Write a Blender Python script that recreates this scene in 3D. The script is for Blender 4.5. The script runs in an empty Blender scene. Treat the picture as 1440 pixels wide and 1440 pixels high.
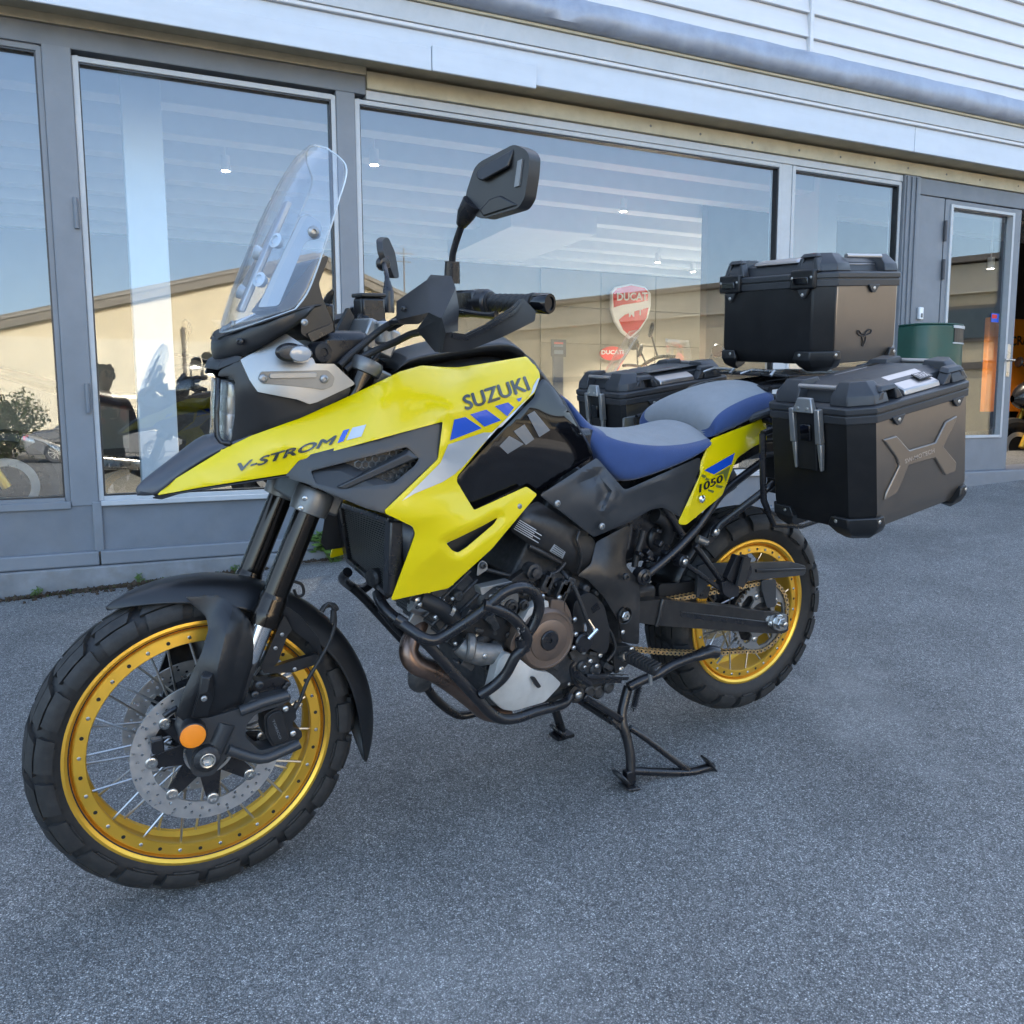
import bpy, bmesh, math, random
import numpy as np
from mathutils import Vector, Matrix
from mathutils.bvhtree import BVHTree
from mathutils.geometry import delaunay_2d_cdt

random.seed(7)
rng = np.random.default_rng(11)
scene = bpy.context.scene
C = scene.collection

# ------------------------------------------------------------------ camera
# world frame: motorcycle stands along X (front towards -X), its left side faces -Y, asphalt at z = 0
CAM = np.array([-0.2726, -1.8452, 1.2143])
YAW, PITCH, ROLL, FPX = 0.52441, 0.20883, -0.00771, 1194.56
_fw = np.array([math.sin(YAW)*math.cos(PITCH), math.cos(YAW)*math.cos(PITCH), -math.sin(PITCH)])
_rt = np.array([math.cos(YAW), -math.sin(YAW), 0.0])
_up = np.cross(_rt, _fw)
_r = _rt*math.cos(ROLL) + _up*math.sin(ROLL)
_u = -_rt*math.sin(ROLL) + _up*math.cos(ROLL)
CM = np.array([_r, _u, _fw])
cd = bpy.data.cameras.new('camera')
cd.sensor_width = 36; cd.lens = 36*FPX/1440; cd.clip_start = 0.02; cd.clip_end = 800
cam = bpy.data.objects.new('camera', cd)
C.objects.link(cam)
cam.matrix_world = Matrix(((_r[0], _u[0], -_fw[0], CAM[0]), (_r[1], _u[1], -_fw[1], CAM[1]), (_r[2], _u[2], -_fw[2], CAM[2]), (0, 0, 0, 1)))
scene.camera = cam

# frame of the shop (true vertical): origin on the glass line, +y into the shop
_o = np.array([0.6727, 2.6662, 0.0022])
_ex = np.array([0.99522, -0.08861, -0.04102]); _ey = np.array([0.08508, 0.99307, -0.08103]); _ez = np.array([0.04792, 0.07715, 0.99587])
SHOP = Matrix(((_ex[0], _ey[0], _ez[0], _o[0]), (_ex[1], _ey[1], _ez[1], _o[1]), (_ex[2], _ey[2], _ez[2], _o[2]), (0, 0, 0, 1)))

# ------------------------------------------------------------------ sky and sun
SUN_EL, SUN_AZ_LOCAL = math.radians(31), math.radians(16)   # sun stands behind the shop
w = bpy.data.worlds.new('World'); scene.world = w; w.use_nodes = True
nt = w.node_tree; nt.nodes.clear()
sky = nt.nodes.new('ShaderNodeTexSky'); sky.sky_type = 'NISHITA'; sky.sun_disc = False
bg = nt.nodes.new('ShaderNodeBackground'); bg.inputs['Strength'].default_value = 0.15
wo = nt.nodes.new('ShaderNodeOutputWorld')
nt.links.new(sky.outputs[0], bg.inputs[0]); nt.links.new(bg.outputs[0], wo.inputs[0])
_sd = Vector((math.sin(SUN_AZ_LOCAL)*math.cos(SUN_EL), math.cos(SUN_AZ_LOCAL)*math.cos(SUN_EL), math.sin(SUN_EL)))
_sd = (SHOP.to_3x3() @ _sd).normalized()                    # direction towards the sun, world frame
sky.sun_elevation = math.asin(_sd.z); sky.sun_rotation = math.atan2(_sd.x, _sd.y)
sky.altitude = 0; sky.air_density = 1.0; sky.dust_density = 3.0; sky.ozone_density = 0.5
sl = bpy.data.lights.new('sun', 'SUN'); sl.energy = 4.0; sl.angle = math.radians(0.53); sl.color = (1.0, 0.93, 0.82)
so = bpy.data.objects.new('sun', sl); C.objects.link(so)
so.rotation_euler = _sd.to_track_quat('Z', 'Y').to_euler()
so.location = (0, 20, 20)
scene.view_settings.view_transform = 'Standard'; scene.view_settings.look = 'None'
scene.view_settings.gamma = 1.0; scene.view_settings.use_curve_mapping = False
scene.view_settings.exposure = 2.6
scene.render.engine = 'CYCLES'
scene.cycles.use_denoising = True
scene.cycles.max_bounces = 8; scene.cycles.transparent_max_bounces = 16
scene.cycles.diffuse_bounces = 4; scene.cycles.glossy_bounces = 4; scene.cycles.transmission_bounces = 6
scene.cycles.sample_clamp_indirect = 6.0
scene.cycles.caustics_reflective = False; scene.cycles.caustics_refractive = False

# ------------------------------------------------------------------ measuring helpers
def ray(px, py):
    return CM.T @ np.array([(px-720)/FPX, -(py-720)/FPX, 1.0])
def P(px, py, Y):
    """point of the lateral plane y = Y that the photograph shows at (px, py)"""
    d = ray(px, py); t = (Y-CAM[1])/d[1]
    return Vector(CAM + t*d)
def W(px, py, dep=0.0):
    """(x, z) in the shop frame of the photograph's point on the plane local y = dep"""
    d = ray(px, py); t = (_ey @ (_o-CAM) + dep)/(_ey @ d); q = CAM + t*d - _o
    return float(q @ _ex), float(q @ _ez)
CR = {1:(0,780,.375), 2:(180,440,.3472), 3:(280,180,.3611), 4:(500,480,.2778), 5:(500,720,.2778), 6:(740,680,.30545), 7:(740,480,.29167),
      8:(980,330,.3194), 9:(940,700,.2222), 10:(280,760,.2222), 11:(440,380,.18056), 12:(620,700,.19444), 13:(820,660,.18056),
      14:(740,840,.20833), 15:(1040,500,.23611), 16:(800,480,.19444), 17:(120,860,.25), 0:(0,0,1)}
def K(k, s):
    """measured outline 'x,y x,y ...' of detail view k -> photograph pixels (third value = lateral y, kept)"""
    a, b, m = CR[k]; out = []
    for t in s.split():
        v = [float(e) for e in t.split(',')]
        out.append((a+v[0]*m, b+v[1]*m) + tuple(v[2:]))
    return out
def P3(pts, Y=None):
    return [P(p[0], p[1], p[2] if len(p) > 2 else Y) for p in pts]

# ------------------------------------------------------------------ materials
MATS = {}
def nodes_of(name):
    m = bpy.data.materials.new(name); m.use_nodes = True
    return m, m.node_tree, m.node_tree.nodes['Principled BSDF']
def mat(name, col, rough=0.5, metal=0.0, coat=0.0, var=0.0, vscale=8.0, bump=0.0, bscale=200.0, rvar=0.0, spec=0.5, dust=0.0, dustcol=(0.32, 0.29, 0.25), stretch=None, sheen=0.0):
    m, t, b = nodes_of(name)
    N, L = t.nodes, t.links
    b.inputs['Base Color'].default_value = (*col, 1); b.inputs['Roughness'].default_value = rough
    b.inputs['Metallic'].default_value = metal; b.inputs['Coat Weight'].default_value = coat; b.inputs['Coat Roughness'].default_value = 0.04
    b.inputs['Specular IOR Level'].default_value = spec
    if sheen: b.inputs['Sheen Weight'].default_value = sheen
    tc = N.new('ShaderNodeTexCoord'); vec = tc.outputs['Object']
    if stretch:
        mp = N.new('ShaderNodeMapping'); mp.inputs['Scale'].default_value = stretch
        L.new(vec, mp.inputs['Vector']); vec = mp.outputs[0]
    colout = None
    if var or rvar or dust:
        n = N.new('ShaderNodeTexNoise'); n.inputs['Scale'].default_value = vscale; n.inputs['Detail'].default_value = 6
        n.inputs['Roughness'].default_value = 0.62
        L.new(vec, n.inputs['Vector'])
        if var:
            r = N.new('ShaderNodeMapRange'); r.inputs[1].default_value = 0.3; r.inputs[2].default_value = 0.7
            r.inputs[3].default_value = 1-var; r.inputs[4].default_value = 1+var
            L.new(n.outputs['Fac'], r.inputs[0])
            mx = N.new('ShaderNodeMix'); mx.data_type = 'RGBA'; mx.blend_type = 'MULTIPLY'; mx.inputs[0].default_value = 1
            mx.inputs[6].default_value = (*col, 1); L.new(r.outputs[0], mx.inputs[7]); colout = mx.outputs[2]
        if rvar:
            r2 = N.new('ShaderNodeMapRange'); r2.inputs[1].default_value = 0.3; r2.inputs[2].default_value = 0.7
            r2.inputs[3].default_value = max(0.02, rough-rvar); r2.inputs[4].default_value = min(1, rough+rvar)
            L.new(n.outputs['Fac'], r2.inputs[0]); L.new(r2.outputs[0], b.inputs['Roughness'])
        if dust:
            n2 = N.new('ShaderNodeTexNoise'); n2.inputs['Scale'].default_value = vscale*3.1; n2.inputs['Detail'].default_value = 8
            L.new(tc.outputs['Object'], n2.inputs['Vector'])
            r3 = N.new('ShaderNodeMapRange'); r3.inputs[1].default_value = 0.45; r3.inputs[2].default_value = 0.75
            r3.inputs[3].default_value = 0; r3.inputs[4].default_value = dust
            L.new(n2.outputs['Fac'], r3.inputs[0])
            mx2 = N.new('ShaderNodeMix'); mx2.data_type = 'RGBA'
            L.new(r3.outputs[0], mx2.inputs[0]); mx2.inputs[7].default_value = (*dustcol, 1)
            if colout is not None: L.new(colout, mx2.inputs[6])
            else: mx2.inputs[6].default_value = (*col, 1)
            colout = mx2.outputs[2]
    if colout is not None: L.new(colout, b.inputs['Base Color'])
    if bump:
        n3 = N.new('ShaderNodeTexNoise'); n3.inputs['Scale'].default_value = bscale; n3.inputs['Detail'].default_value = 3
        L.new(tc.outputs['Object'], n3.inputs['Vector'])
        bp = N.new('ShaderNodeBump'); bp.inputs['Strength'].default_value = bump; bp.inputs['Distance'].default_value = 0.002
        L.new(n3.outputs['Fac'], bp.inputs['Height']); L.new(bp.outputs[0], b.inputs['Normal'])
    MATS[name] = m
    return m
def emis(name, col, s):
    m, t, b = nodes_of(name)
    b.inputs['Base Color'].default_value = (*col, 1); b.inputs['Emission Color'].default_value = (*col, 1); b.inputs['Emission Strength'].default_value = s
    MATS[name] = m; return m
def glass(name, base=0.1, tint=(1, 1, 1), gtint=(1, 1, 1), rough=0.0):
    """thin clear sheet: Fresnel mirror over straight-through transmission"""
    m = bpy.data.materials.new(name); m.use_nodes = True; t = m.node_tree; t.nodes.clear(); N, L = t.nodes, t.links
    o = N.new('ShaderNodeOutputMaterial'); mx = N.new('ShaderNodeMixShader'); tr = N.new('ShaderNodeBsdfTransparent'); gl = N.new('ShaderNodeBsdfGlossy')
    tr.inputs[0].default_value = (*tint, 1); gl.inputs['Color'].default_value = (*gtint, 1); gl.inputs['Roughness'].default_value = rough
    fr = N.new('ShaderNodeFresnel'); ge = N.new('ShaderNodeNewGeometry'); io = N.new('ShaderNodeMapRange')   # thin sheet: same reflectance from both sides
    io.inputs[3].default_value = 1.5; io.inputs[4].default_value = 1/1.5; L.new(ge.outputs['Backfacing'], io.inputs[0]); L.new(io.outputs[0], fr.inputs['IOR'])
    r = N.new('ShaderNodeMapRange'); r.inputs[1].default_value = 0; r.inputs[2].default_value = 1; r.inputs[3].default_value = base; r.inputs[4].default_value = 1
    L.new(fr.outputs[0], r.inputs[0]); L.new(r.outputs[0], mx.inputs[0]); L.new(tr.outputs[0], mx.inputs[1]); L.new(gl.outputs[0], mx.inputs[2])
    L.new(mx.outputs[0], o.inputs[0]); MATS[name] = m; return m

mat('yellow', (0.70, 0.54, 0.0012), 0.26, coat=0.25, spec=0.35)
mat('plastic', (0.0105, 0.0108, 0.012), 0.39, var=0.25, vscale=14, bump=0.05, bscale=900, rvar=0.06)
mat('plastic_grey', (0.029, 0.031, 0.034), 0.40, var=0.12, vscale=10, bump=0.05, bscale=900, rvar=0.05)
mat('nose_grey', (0.045, 0.050, 0.062), 0.32, var=0.08, vscale=8, bump=0.02, bscale=700)
mat('gloss_black', (0.003, 0.003, 0.004), 0.04)
mat('satin_black', (0.010, 0.010, 0.012), 0.30, var=0.2, vscale=25, rvar=0.08, dust=0.02)
mat('frame_grey', (0.034, 0.032, 0.031), 0.34, metal=0.45, var=0.12, vscale=18, rvar=0.06, bump=0.03, bscale=900, dust=0.04)
mat('cast_dark', (0.015, 0.0155, 0.0175), 0.5, metal=0.2, var=0.3, vscale=30, bump=0.12, bscale=500, dust=0.16)
mat('engine_dark', (0.042, 0.043, 0.045), 0.5, metal=0.3, var=0.35, vscale=30, bump=0.18, bscale=300, dust=0.25, dustcol=(0.16, 0.15, 0.14))
mat('alloy_dirty', (0.24, 0.235, 0.225), 0.5, metal=0.7, var=0.3, vscale=22, rvar=0.1, dust=0.35, dustcol=(0.10, 0.09, 0.085))
mat('bronze', (0.17, 0.125, 0.098), 0.42, metal=0.65, var=0.1, vscale=20, rvar=0.06, bump=0.03, bscale=700)
mat('silver', (0.30, 0.30, 0.295), 0.38, metal=0.75, var=0.05, vscale=20, rvar=0.06)
mat('silver_plate', (0.55, 0.54, 0.51), 0.45, metal=0.35, var=0.08, vscale=16, dust=0.15, dustcol=(0.25, 0.23, 0.2))
mat('chrome', (0.75, 0.75, 0.75), 0.12, metal=1.0)
mat('steel', (0.50, 0.49, 0.47), 0.30, metal=1.0, var=0.12, vscale=30, rvar=0.08)
mat('disc_steel', (0.58, 0.56, 0.54), 0.34, metal=0.85, var=0.08, vscale=40, rvar=0.08)
mat('gold', (0.86, 0.50, 0.065), 0.38, metal=0.8, var=0.05, vscale=9, rvar=0.05)
mat('gold_chain', (0.62, 0.42, 0.20), 0.40, metal=0.8, var=0.2, vscale=60, dust=0.08, dustcol=(0.06, 0.05, 0.04))
mat('fork_tube', (0.040, 0.035, 0.031), 0.16, metal=0.9, var=0.06, vscale=12)
mat('clamp_grey', (0.16, 0.16, 0.155), 0.4, metal=0.7, var=0.06, vscale=25)
mat('rubber', (0.007, 0.007, 0.0074), 0.62, var=0.25, vscale=22, bump=0.10, bscale=260, dust=0.06, dustcol=(0.13, 0.125, 0.115))
mat('rubber_worn_lit', (0.0145, 0.0142, 0.0138), 0.68, var=0.3, vscale=18, bump=0.10, bscale=260, dust=0.22, dustcol=(0.075, 0.070, 0.064))  # scuffed tread blocks, lightened too so the grooves read as shaded depth
mat('rubber_clean', (0.012, 0.012, 0.013), 0.55, bump=0.05, bscale=400)
mat('orange_lens', (0.95, 0.26, 0.006), 0.18, coat=0.6, bump=0.5, bscale=900)
mat('lens_white', (0.30, 0.31, 0.32), 0.10, coat=1.0, bump=0.06, bscale=150)
mat('seat_blue', (0.016, 0.042, 0.135), 0.82, var=0.07, vscale=30, bump=0.25, bscale=1300, sheen=0.25)
mat('seat_grey', (0.215, 0.225, 0.235), 0.75, var=0.06, vscale=30, bump=0.22, bscale=1300, sheen=0.1)
mat('decal_blue', (0.010, 0.075, 0.47), 0.25, coat=0.6)
mat('decal_silver', (0.42, 0.44, 0.46), 0.28, metal=0.35, coat=0.5)
mat('decal_grey', (0.13, 0.135, 0.14), 0.35, coat=0.4)
mat('decal_dark', (0.020, 0.026, 0.020), 0.3, coat=0.5)
mat('decal_olive', (0.15, 0.16, 0.035), 0.3, coat=0.4)
mat('decal_white', (0.55, 0.56, 0.56), 0.4)
mat('case_alu', (0.205, 0.178, 0.152), 0.36, metal=0.88, var=0.03, vscale=30, rvar=0.03, bump=0.02, bscale=1400)
mat('case_black_shade', (0.010, 0.010, 0.011), 0.42, metal=0.3, var=0.15, vscale=12, rvar=0.06, dust=0.015)  # own black of latches and emblem; painted shade on the case fronts
mat('case_plastic', (0.027, 0.028, 0.031), 0.42, var=0.10, vscale=18, bump=0.05, bscale=700, rvar=0.05)
mat('lid_alu', (0.40, 0.37, 0.35), 0.34, metal=0.85, rvar=0.05, vscale=20)
mat('copper_pipe', (0.20, 0.135, 0.105), 0.33, metal=0.85, var=0.35, vscale=12, rvar=0.1, dust=0.25, dustcol=(0.09, 0.075, 0.065))
mat('screen_edge', (0.5, 0.55, 0.58), 0.08, coat=1)
mat('paper', (0.62, 0.62, 0.60), 0.7)
mat('label_black', (0.012, 0.012, 0.013), 0.35)
glass('windscreen', 0.03, tint=(0.93, 0.95, 0.97))
glass('lamp_glass', 0.03, tint=(0.95, 0.96, 0.97))

# ------------------------------------------------------------------ mesh helpers
def empty(name, label=None, cat=None, group=None, loc=(0, 0, 0), matrix=None, parent=None):
    o = bpy.data.objects.new(name, None); C.objects.link(o); o.empty_display_size = 0.1
    if matrix is not None: o.matrix_world = matrix
    else: o.location = loc
    if parent is not None: o.parent = parent
    return tag(o, label, cat, group)
def tag(o, label=None, cat=None, group=None, kind=None):
    if label: o['label'] = label
    if cat: o['category'] = cat
    if group: o['group'] = group
    if kind: o['kind'] = kind
    return o
class MB:
    """collects vertices and faces of one mesh"""
    def __init__(s): s.v = []; s.f = []; s.m = []; s.mi = 0
    def add(s, vs, fs):
        b = len(s.v); s.v += [tuple(v) for v in vs]; s.f += [tuple(b+i for i in f) for f in fs]; s.m += [s.mi]*len(fs); return s
    def box(s, x0, x1, y0, y1, z0, z1, M=None):
        vs = [Vector((x, y, z)) for x in (x0, x1) for y in (y0, y1) for z in (z0, z1)]
        if M is not None: vs = [M @ v for v in vs]
        return s.add(vs, [(0, 1, 3, 2), (4, 6, 7, 5), (0, 4, 5, 1), (2, 3, 7, 6), (0, 2, 6, 4), (1, 5, 7, 3)])
    def prism(s, pts, d):
        """closed solid between a loop of 3D points and the same loop moved by d"""
        n = len(pts); d = Vector(d); a = [Vector(p) for p in pts]; b = [p+d for p in a]
        return s.add(a+b, [tuple(range(n))[::-1], tuple(range(n, 2*n))] + [(i, (i+1) % n, n+(i+1) % n, n+i) for i in range(n)])
    def tube(s, pts, r, n=10, cap=True, smooth_n=0, closed=False):
        pts = [Vector(p) for p in pts]
        if smooth_n: pts = smooth_path(pts, smooth_n, closed)
        m = len(pts); rr = r if hasattr(r, '__len__') else [r]*m
        if len(rr) != m: rr = np.interp(np.linspace(0, 1, m), np.linspace(0, 1, len(rr)), rr)
        ref = None; rings = []
        for i, p in enumerate(pts):
            if closed: t = (pts[(i+1) % m]-pts[i-1]).normalized()
            else: t = (pts[min(i+1, m-1)]-pts[max(i-1, 0)]).normalized()
            if ref is None:
                ref = t.orthogonal().normalized()
            else:
                ref = (ref - t*ref.dot(t)).normalized()
            b = t.cross(ref)
            rings.append([p + (ref*math.cos(2*math.pi*k/n)+b*math.sin(2*math.pi*k/n))*rr[i] for k in range(n)])
        vs = [v for ring in rings for v in ring]; fs = []
        for i in range(m if closed else m-1):
            j = (i+1) % m
            for k in range(n): fs.append((i*n+k, i*n+(k+1) % n, j*n+(k+1) % n, j*n+k))
        if cap and not closed: fs.append(tuple(range(n))[::-1]); fs.append(tuple((m-1)*n+k for k in range(n)))
        return s.add(vs, fs)
    def lathe(s, prof, c=(0, 0, 0), axis=(0, -1, 0), n=32, closed=False, caps=True, a0=0.0, a1=None):
        """prof = [(radius, height along axis)]"""
        ax = Vector(axis).normalized(); u = ax.orthogonal().normalized()
        if abs(ax.y) > .99: u = Vector((1, 0, 0))
        w_ = ax.cross(u); c = Vector(c); m = len(prof)
        full = a1 is None; steps = n if full else n+1; span = 2*math.pi if full else a1-a0
        vs = []
        for k in range(steps):
            a = a0 + span*k/n; d = u*math.cos(a)+w_*math.sin(a)
            for (r, h) in prof: vs.append(c + d*r + ax*h)
        fs = []
        for k in range(n):
            k2 = (k+1) % steps
            for i in range(m if closed else m-1):
                j = (i+1) % m; fs.append((k*m+i, k*m+j, k2*m+j, k2*m+i))
        if caps and not closed and full:
            if prof[0][0] > 1e-5: fs.append(tuple(k*m for k in range(n)))
            if prof[-1][0] > 1e-5: fs.append(tuple(k*m+m-1 for k in range(n))[::-1])
        return s.add(vs, fs)
    def sheet(s, rows, closed=False):
        """grid of 3D points -> quads"""
        n = len(rows[0]); vs = [p for r in rows for p in r]
        fs = [(i*n+j, i*n+j+1, (i+1)*n+j+1, (i+1)*n+j) for i in range(len(rows)-1) for j in range(n-1)]
        if closed: fs += [(i*n+n-1, i*n, (i+1)*n, (i+1)*n+n-1) for i in range(len(rows)-1)]
        return s.add(vs, fs)
    def mirror(s):
        o = MB(); o.v = [(x, -y, z) for x, y, z in s.v]; o.f = [f[::-1] for f in s.f]; o.m = list(s.m); return o
    def build(s, name, m, parent=None, smooth=None, bevel=0, bseg=2, solid=0, subsurf=0, kind=None, fix=True, angle=35):
        me = bpy.data.meshes.new(name); me.from_pydata(s.v, [], s.f)
        for mm in (m if isinstance(m, (list, tuple)) else [m]):
            me.materials.append(MATS[mm] if isinstance(mm, str) else mm)
        if any(s.m): me.polygons.foreach_set('material_index', s.m)
        if fix:
            bm = bmesh.new(); bm.from_mesh(me); bmesh.ops.remove_doubles(bm, verts=bm.verts, dist=1e-6)
            bmesh.ops.recalc_face_normals(bm, faces=bm.faces); bm.to_mesh(me); bm.free()
        me.update()
        if smooth or smooth is None:
            me.polygons.foreach_set('use_smooth', [True]*len(me.polygons))
            me.set_sharp_from_angle(angle=math.radians(angle))
        o = bpy.data.objects.new(name, me); C.objects.link(o)
        if parent is not None: o.parent = parent
        if subsurf:
            md = o.modifiers.new('s', 'SUBSURF'); md.levels = subsurf; md.render_levels = subsurf
        if solid:
            md = o.modifiers.new('t', 'SOLIDIFY'); md.thickness = solid; md.offset = -1
        if bevel:
            md = o.modifiers.new('b', 'BEVEL'); md.width = bevel; md.segments = bseg; md.limit_method = 'ANGLE'; md.angle_limit = math.radians(30)
        if kind: o['kind'] = kind
        return o
def smooth_path(pts, k, closed=False):
    """Catmull-Rom through the points"""
    n = len(pts); out = []
    rngi = range(n if closed else n-1)
    for i in rngi:
        if closed: p0, p1, p2, p3 = pts[i-1], pts[i], pts[(i+1) % n], pts[(i+2) % n]
        else: p0, p1, p2, p3 = pts[max(i-1, 0)], pts[i], pts[i+1], pts[min(i+2, n-1)]
        for j in range(k):
            t = j/k
            out.append(0.5*((2*p1)+(p2-p0)*t+(2*p0-5*p1+4*p2-p3)*t*t+(3*p1-p0-3*p2+p3)*t**3))
    if not closed: out.append(pts[-1])
    return out
def dens(loop, step, closed=True):
    out = []; n = len(loop)
    for i in range(n if closed else n-1):
        a, b = loop[i], loop[(i+1) % n]; L = math.hypot(b[0]-a[0], b[1]-a[1]); k = max(1, int(math.ceil(L/step)))
        for j in range(k): out.append((a[0]+(b[0]-a[0])*j/k, a[1]+(b[1]-a[1])*j/k))
    if not closed: out.append(loop[-1][:2])
    return out
def round_loop(loop, r, seg=3):
    """round the corners of a 2D loop by about r"""
    out = []; n = len(loop)
    for i in range(n):
        p = np.array(loop[i][:2]); a = np.array(loop[i-1][:2]); b = np.array(loop[(i+1) % n][:2])
        da, db = np.linalg.norm(a-p), np.linalg.norm(b-p)
        if da < 1e-6 or db < 1e-6: continue
        k = min(r, da*.45, db*.45); p0 = p+(a-p)/da*k; p1 = p+(b-p)/db*k
        for j in range(seg+1):
            t = j/seg; out.append(tuple((1-t)**2*p0+2*t*(1-t)*p+t*t*p1))
    return out
def inside(pts, loop):
    x, y = pts[:, 0], pts[:, 1]; r = np.zeros(len(pts), bool); n = len(loop)
    for i in range(n):
        x1, y1 = loop[i][:2]; x2, y2 = loop[(i+1) % n][:2]
        c = ((y1 > y) != (y2 > y))
        with np.errstate(divide='ignore', invalid='ignore'):
            r ^= c & (x < (x2-x1)*(y-y1)/(y2-y1+1e-30)+x1)
    return r
def edge_dist(pts, loops):
    d = np.full(len(pts), 1e9)
    for loop in loops:
        n = len(loop)
        for i in range(n):
            a = np.array(loop[i][:2]); b = np.array(loop[(i+1) % n][:2]); ab = b-a; L = ab@ab+1e-12
            t = np.clip(((pts-a)@ab)/L, 0, 1); d = np.minimum(d, np.linalg.norm(pts-(a+t[:, None]*ab), axis=1))
    return d
def fill(outline, step, holes=(), lines=(), extra=()):
    """triangulated 2D region: (points, triangles)"""
    lp = [dens(outline, step)] + [dens(h, step) for h in holes]
    ln = [dens(l, step, closed=False) for l in lines]
    V = []; E = []
    for l in lp:
        b = len(V); V += l; E += [(b+i, b+(i+1) % len(l)) for i in range(len(l))]
    for l in ln:
        b = len(V); V += l; E += [(b+i, b+i+1) for i in range(len(l)-1)]
    a = np.array(outline)[:, :2]; x0, y0 = a.min(0); x1, y1 = a.max(0)
    gx = np.arange(x0+step*.5, x1, step); gy = np.arange(y0+step*.5, y1, step*.87)
    G = np.array([(x+(step*.5 if j % 2 else 0), y) for j, y in enumerate(gy) for x in gx]) if len(gx) and len(gy) else np.zeros((0, 2))
    if len(G):
        k = inside(G, lp[0])
        for h in lp[1:]: k &= ~inside(G, h)
        G = G[k]
        if len(G): G = G[edge_dist(G, lp) > step*.55]
        if len(G) and ln:
            d = np.full(len(G), 1e9)
            for l in ln:
                q = np.array(l); d = np.minimum(d, np.sqrt(((G[:, None]-q[None])**2).sum(-1)).min(1))
            G = G[d > step*.5]
    V = [Vector(v[:2]) for v in V] + [Vector(g) for g in G] + [Vector(e[:2]) for e in extra]
    r = delaunay_2d_cdt(V, E, [], 0, 1e-5)
    pts = np.array([tuple(v) for v in r[0]]); tri = [tuple(f) for f in r[2]]
    cen = np.array([pts[list(f)].mean(0) for f in tri])
    k = inside(cen, lp[0])
    for h in lp[1:]: k &= ~inside(cen, h)
    return pts, [t for t, kk in zip(tri, k) if kk], lp
def tps(ctrl):
    c = np.array(ctrl, float); X = c[:, :2]/100; n = len(c)
    if n == 1: return lambda q: np.full(len(q), c[0, 2])
    if n == 2:
        d = X[1]-X[0]; return lambda q: c[0, 2]+(c[1, 2]-c[0, 2])*((q/100-X[0])@d)/(d@d)
    U = lambda r: np.where(r > 1e-9, r*r*np.log(r+1e-12), 0)
    Km = U(np.linalg.norm(X[:, None]-X[None], axis=-1))+np.eye(n)*1e-2
    A = np.zeros((n+3, n+3)); A[:n, :n] = Km; A[:n, n] = 1; A[:n, n+1:] = X; A[n, :n] = 1; A[n+1:, :n] = X.T
    A += np.diag([0]*n+[1e-9]*3)
    s = np.linalg.lstsq(A, np.concatenate([c[:, 2], [0, 0, 0]]), rcond=None)[0]
    return lambda q: U(np.linalg.norm((q/100)[:, None]-X[None], axis=-1))@s[:n]+s[n]+(q/100)@s[n+1:]
SURF = {}
def edge_bevel(o, w_):
    if w_:
        md = o.modifiers.new('b', 'BEVEL'); md.width = w_; md.segments = 2; md.limit_method = 'ANGLE'; md.angle_limit = math.radians(55)
def tents(pts, specs):
    """crisp styling folds: tent-shaped ridges along measured lines (view, line, height, half-width)"""
    d = np.zeros(len(pts))
    for k_, l_, a_, w_ in specs:
        q = np.array(dens(K(k_, l_), 3, closed=False)); D2 = ((pts[:, None]-q[None])**2).sum(-1); kk = D2.argmin(1); dd = np.sqrt(D2.min(1)); t_ = kk/max(1, len(q)-1)
        d += a_*np.clip(1-dd/w_, 0, 1)*np.clip(np.minimum(t_, 1-t_)/.22, .15, 1)
    return d
def skin(name, outline, ctrl, m, parent, step=7, holes=(), lines=(), roll=0.0, rollw=6, thick=0.004, mirror=True, bump=None, rnd=4, angle=40, edge=.0014):
    """smooth body panel: outline measured in the photograph, lateral depth from control points, edge turned in"""
    outline = round_loop(outline, rnd) if rnd else list(outline)
    holes = [round_loop(h, rnd) if rnd else h for h in holes]
    pts, tri, lp = fill(outline, step, holes, lines)
    f = tps(ctrl); Y = f(pts)
    if bump is not None: Y = Y + bump(pts)
    mb = MB(); mb.add([P(p[0], p[1], y) for p, y in zip(pts, Y)], [t for t in tri])
    # faces towards -Y
    fs = []
    for t in mb.f:
        a, b, c = (Vector(mb.v[i]) for i in t)
        n = (b-a).cross(c-a); view = (a-Vector(CAM)); fs.append(t if n.dot(view) < 0 else t[::-1])
    mb.f = fs
    o = mb.build(name, m, parent, solid=thick, fix=False, angle=angle); edge_bevel(o, edge)
    SURF[o.name] = BVHTree.FromPolygons(mb.v, mb.f)
    o2 = None
    if mirror: o2 = mb.mirror().build(name, m, parent, solid=thick, fix=False, angle=angle); edge_bevel(o2, edge)
    return o, o2
def project(o, px, py, off):
    d = Vector(ray(px, py)).normalized(); bv = SURF[o.name]; h = bv.ray_cast(Vector(CAM), d)
    if h[0] is None:
        best = None
        for r in (4, 8, 16, 30):
            for a in range(12):
                d2 = Vector(ray(px+r*math.cos(a*.5236), py+r*math.sin(a*.5236))).normalized(); h2 = bv.ray_cast(Vector(CAM), d2)
                if h2[0] is not None: best = h2; break
            if best: break
        if best is None: return None
        t = (best[0].y-CAM[1])/d.y; return Vector(CAM)+d*(t-off)
    return h[0]-d*off
def decal(name, outline, o, m, off=0.0017, step=4, holes=(), mirror=None, lift_holes=None):
    pts, tri, _ = fill(outline, step, holes)
    vs = [project(o, p[0], p[1], off) for p in pts]
    ok = [v is not None for v in vs]
    mb = MB(); mb.add([v if v is not None else (0, 0, 0) for v in vs], [t for t in tri if all(ok[i] for i in t)])
    r = mb.build(name, m, o, fix=False)
    if mirror is not None: mb.mirror().build(name, m, mirror, fix=False)
    return r
_font_cache = {}
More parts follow.
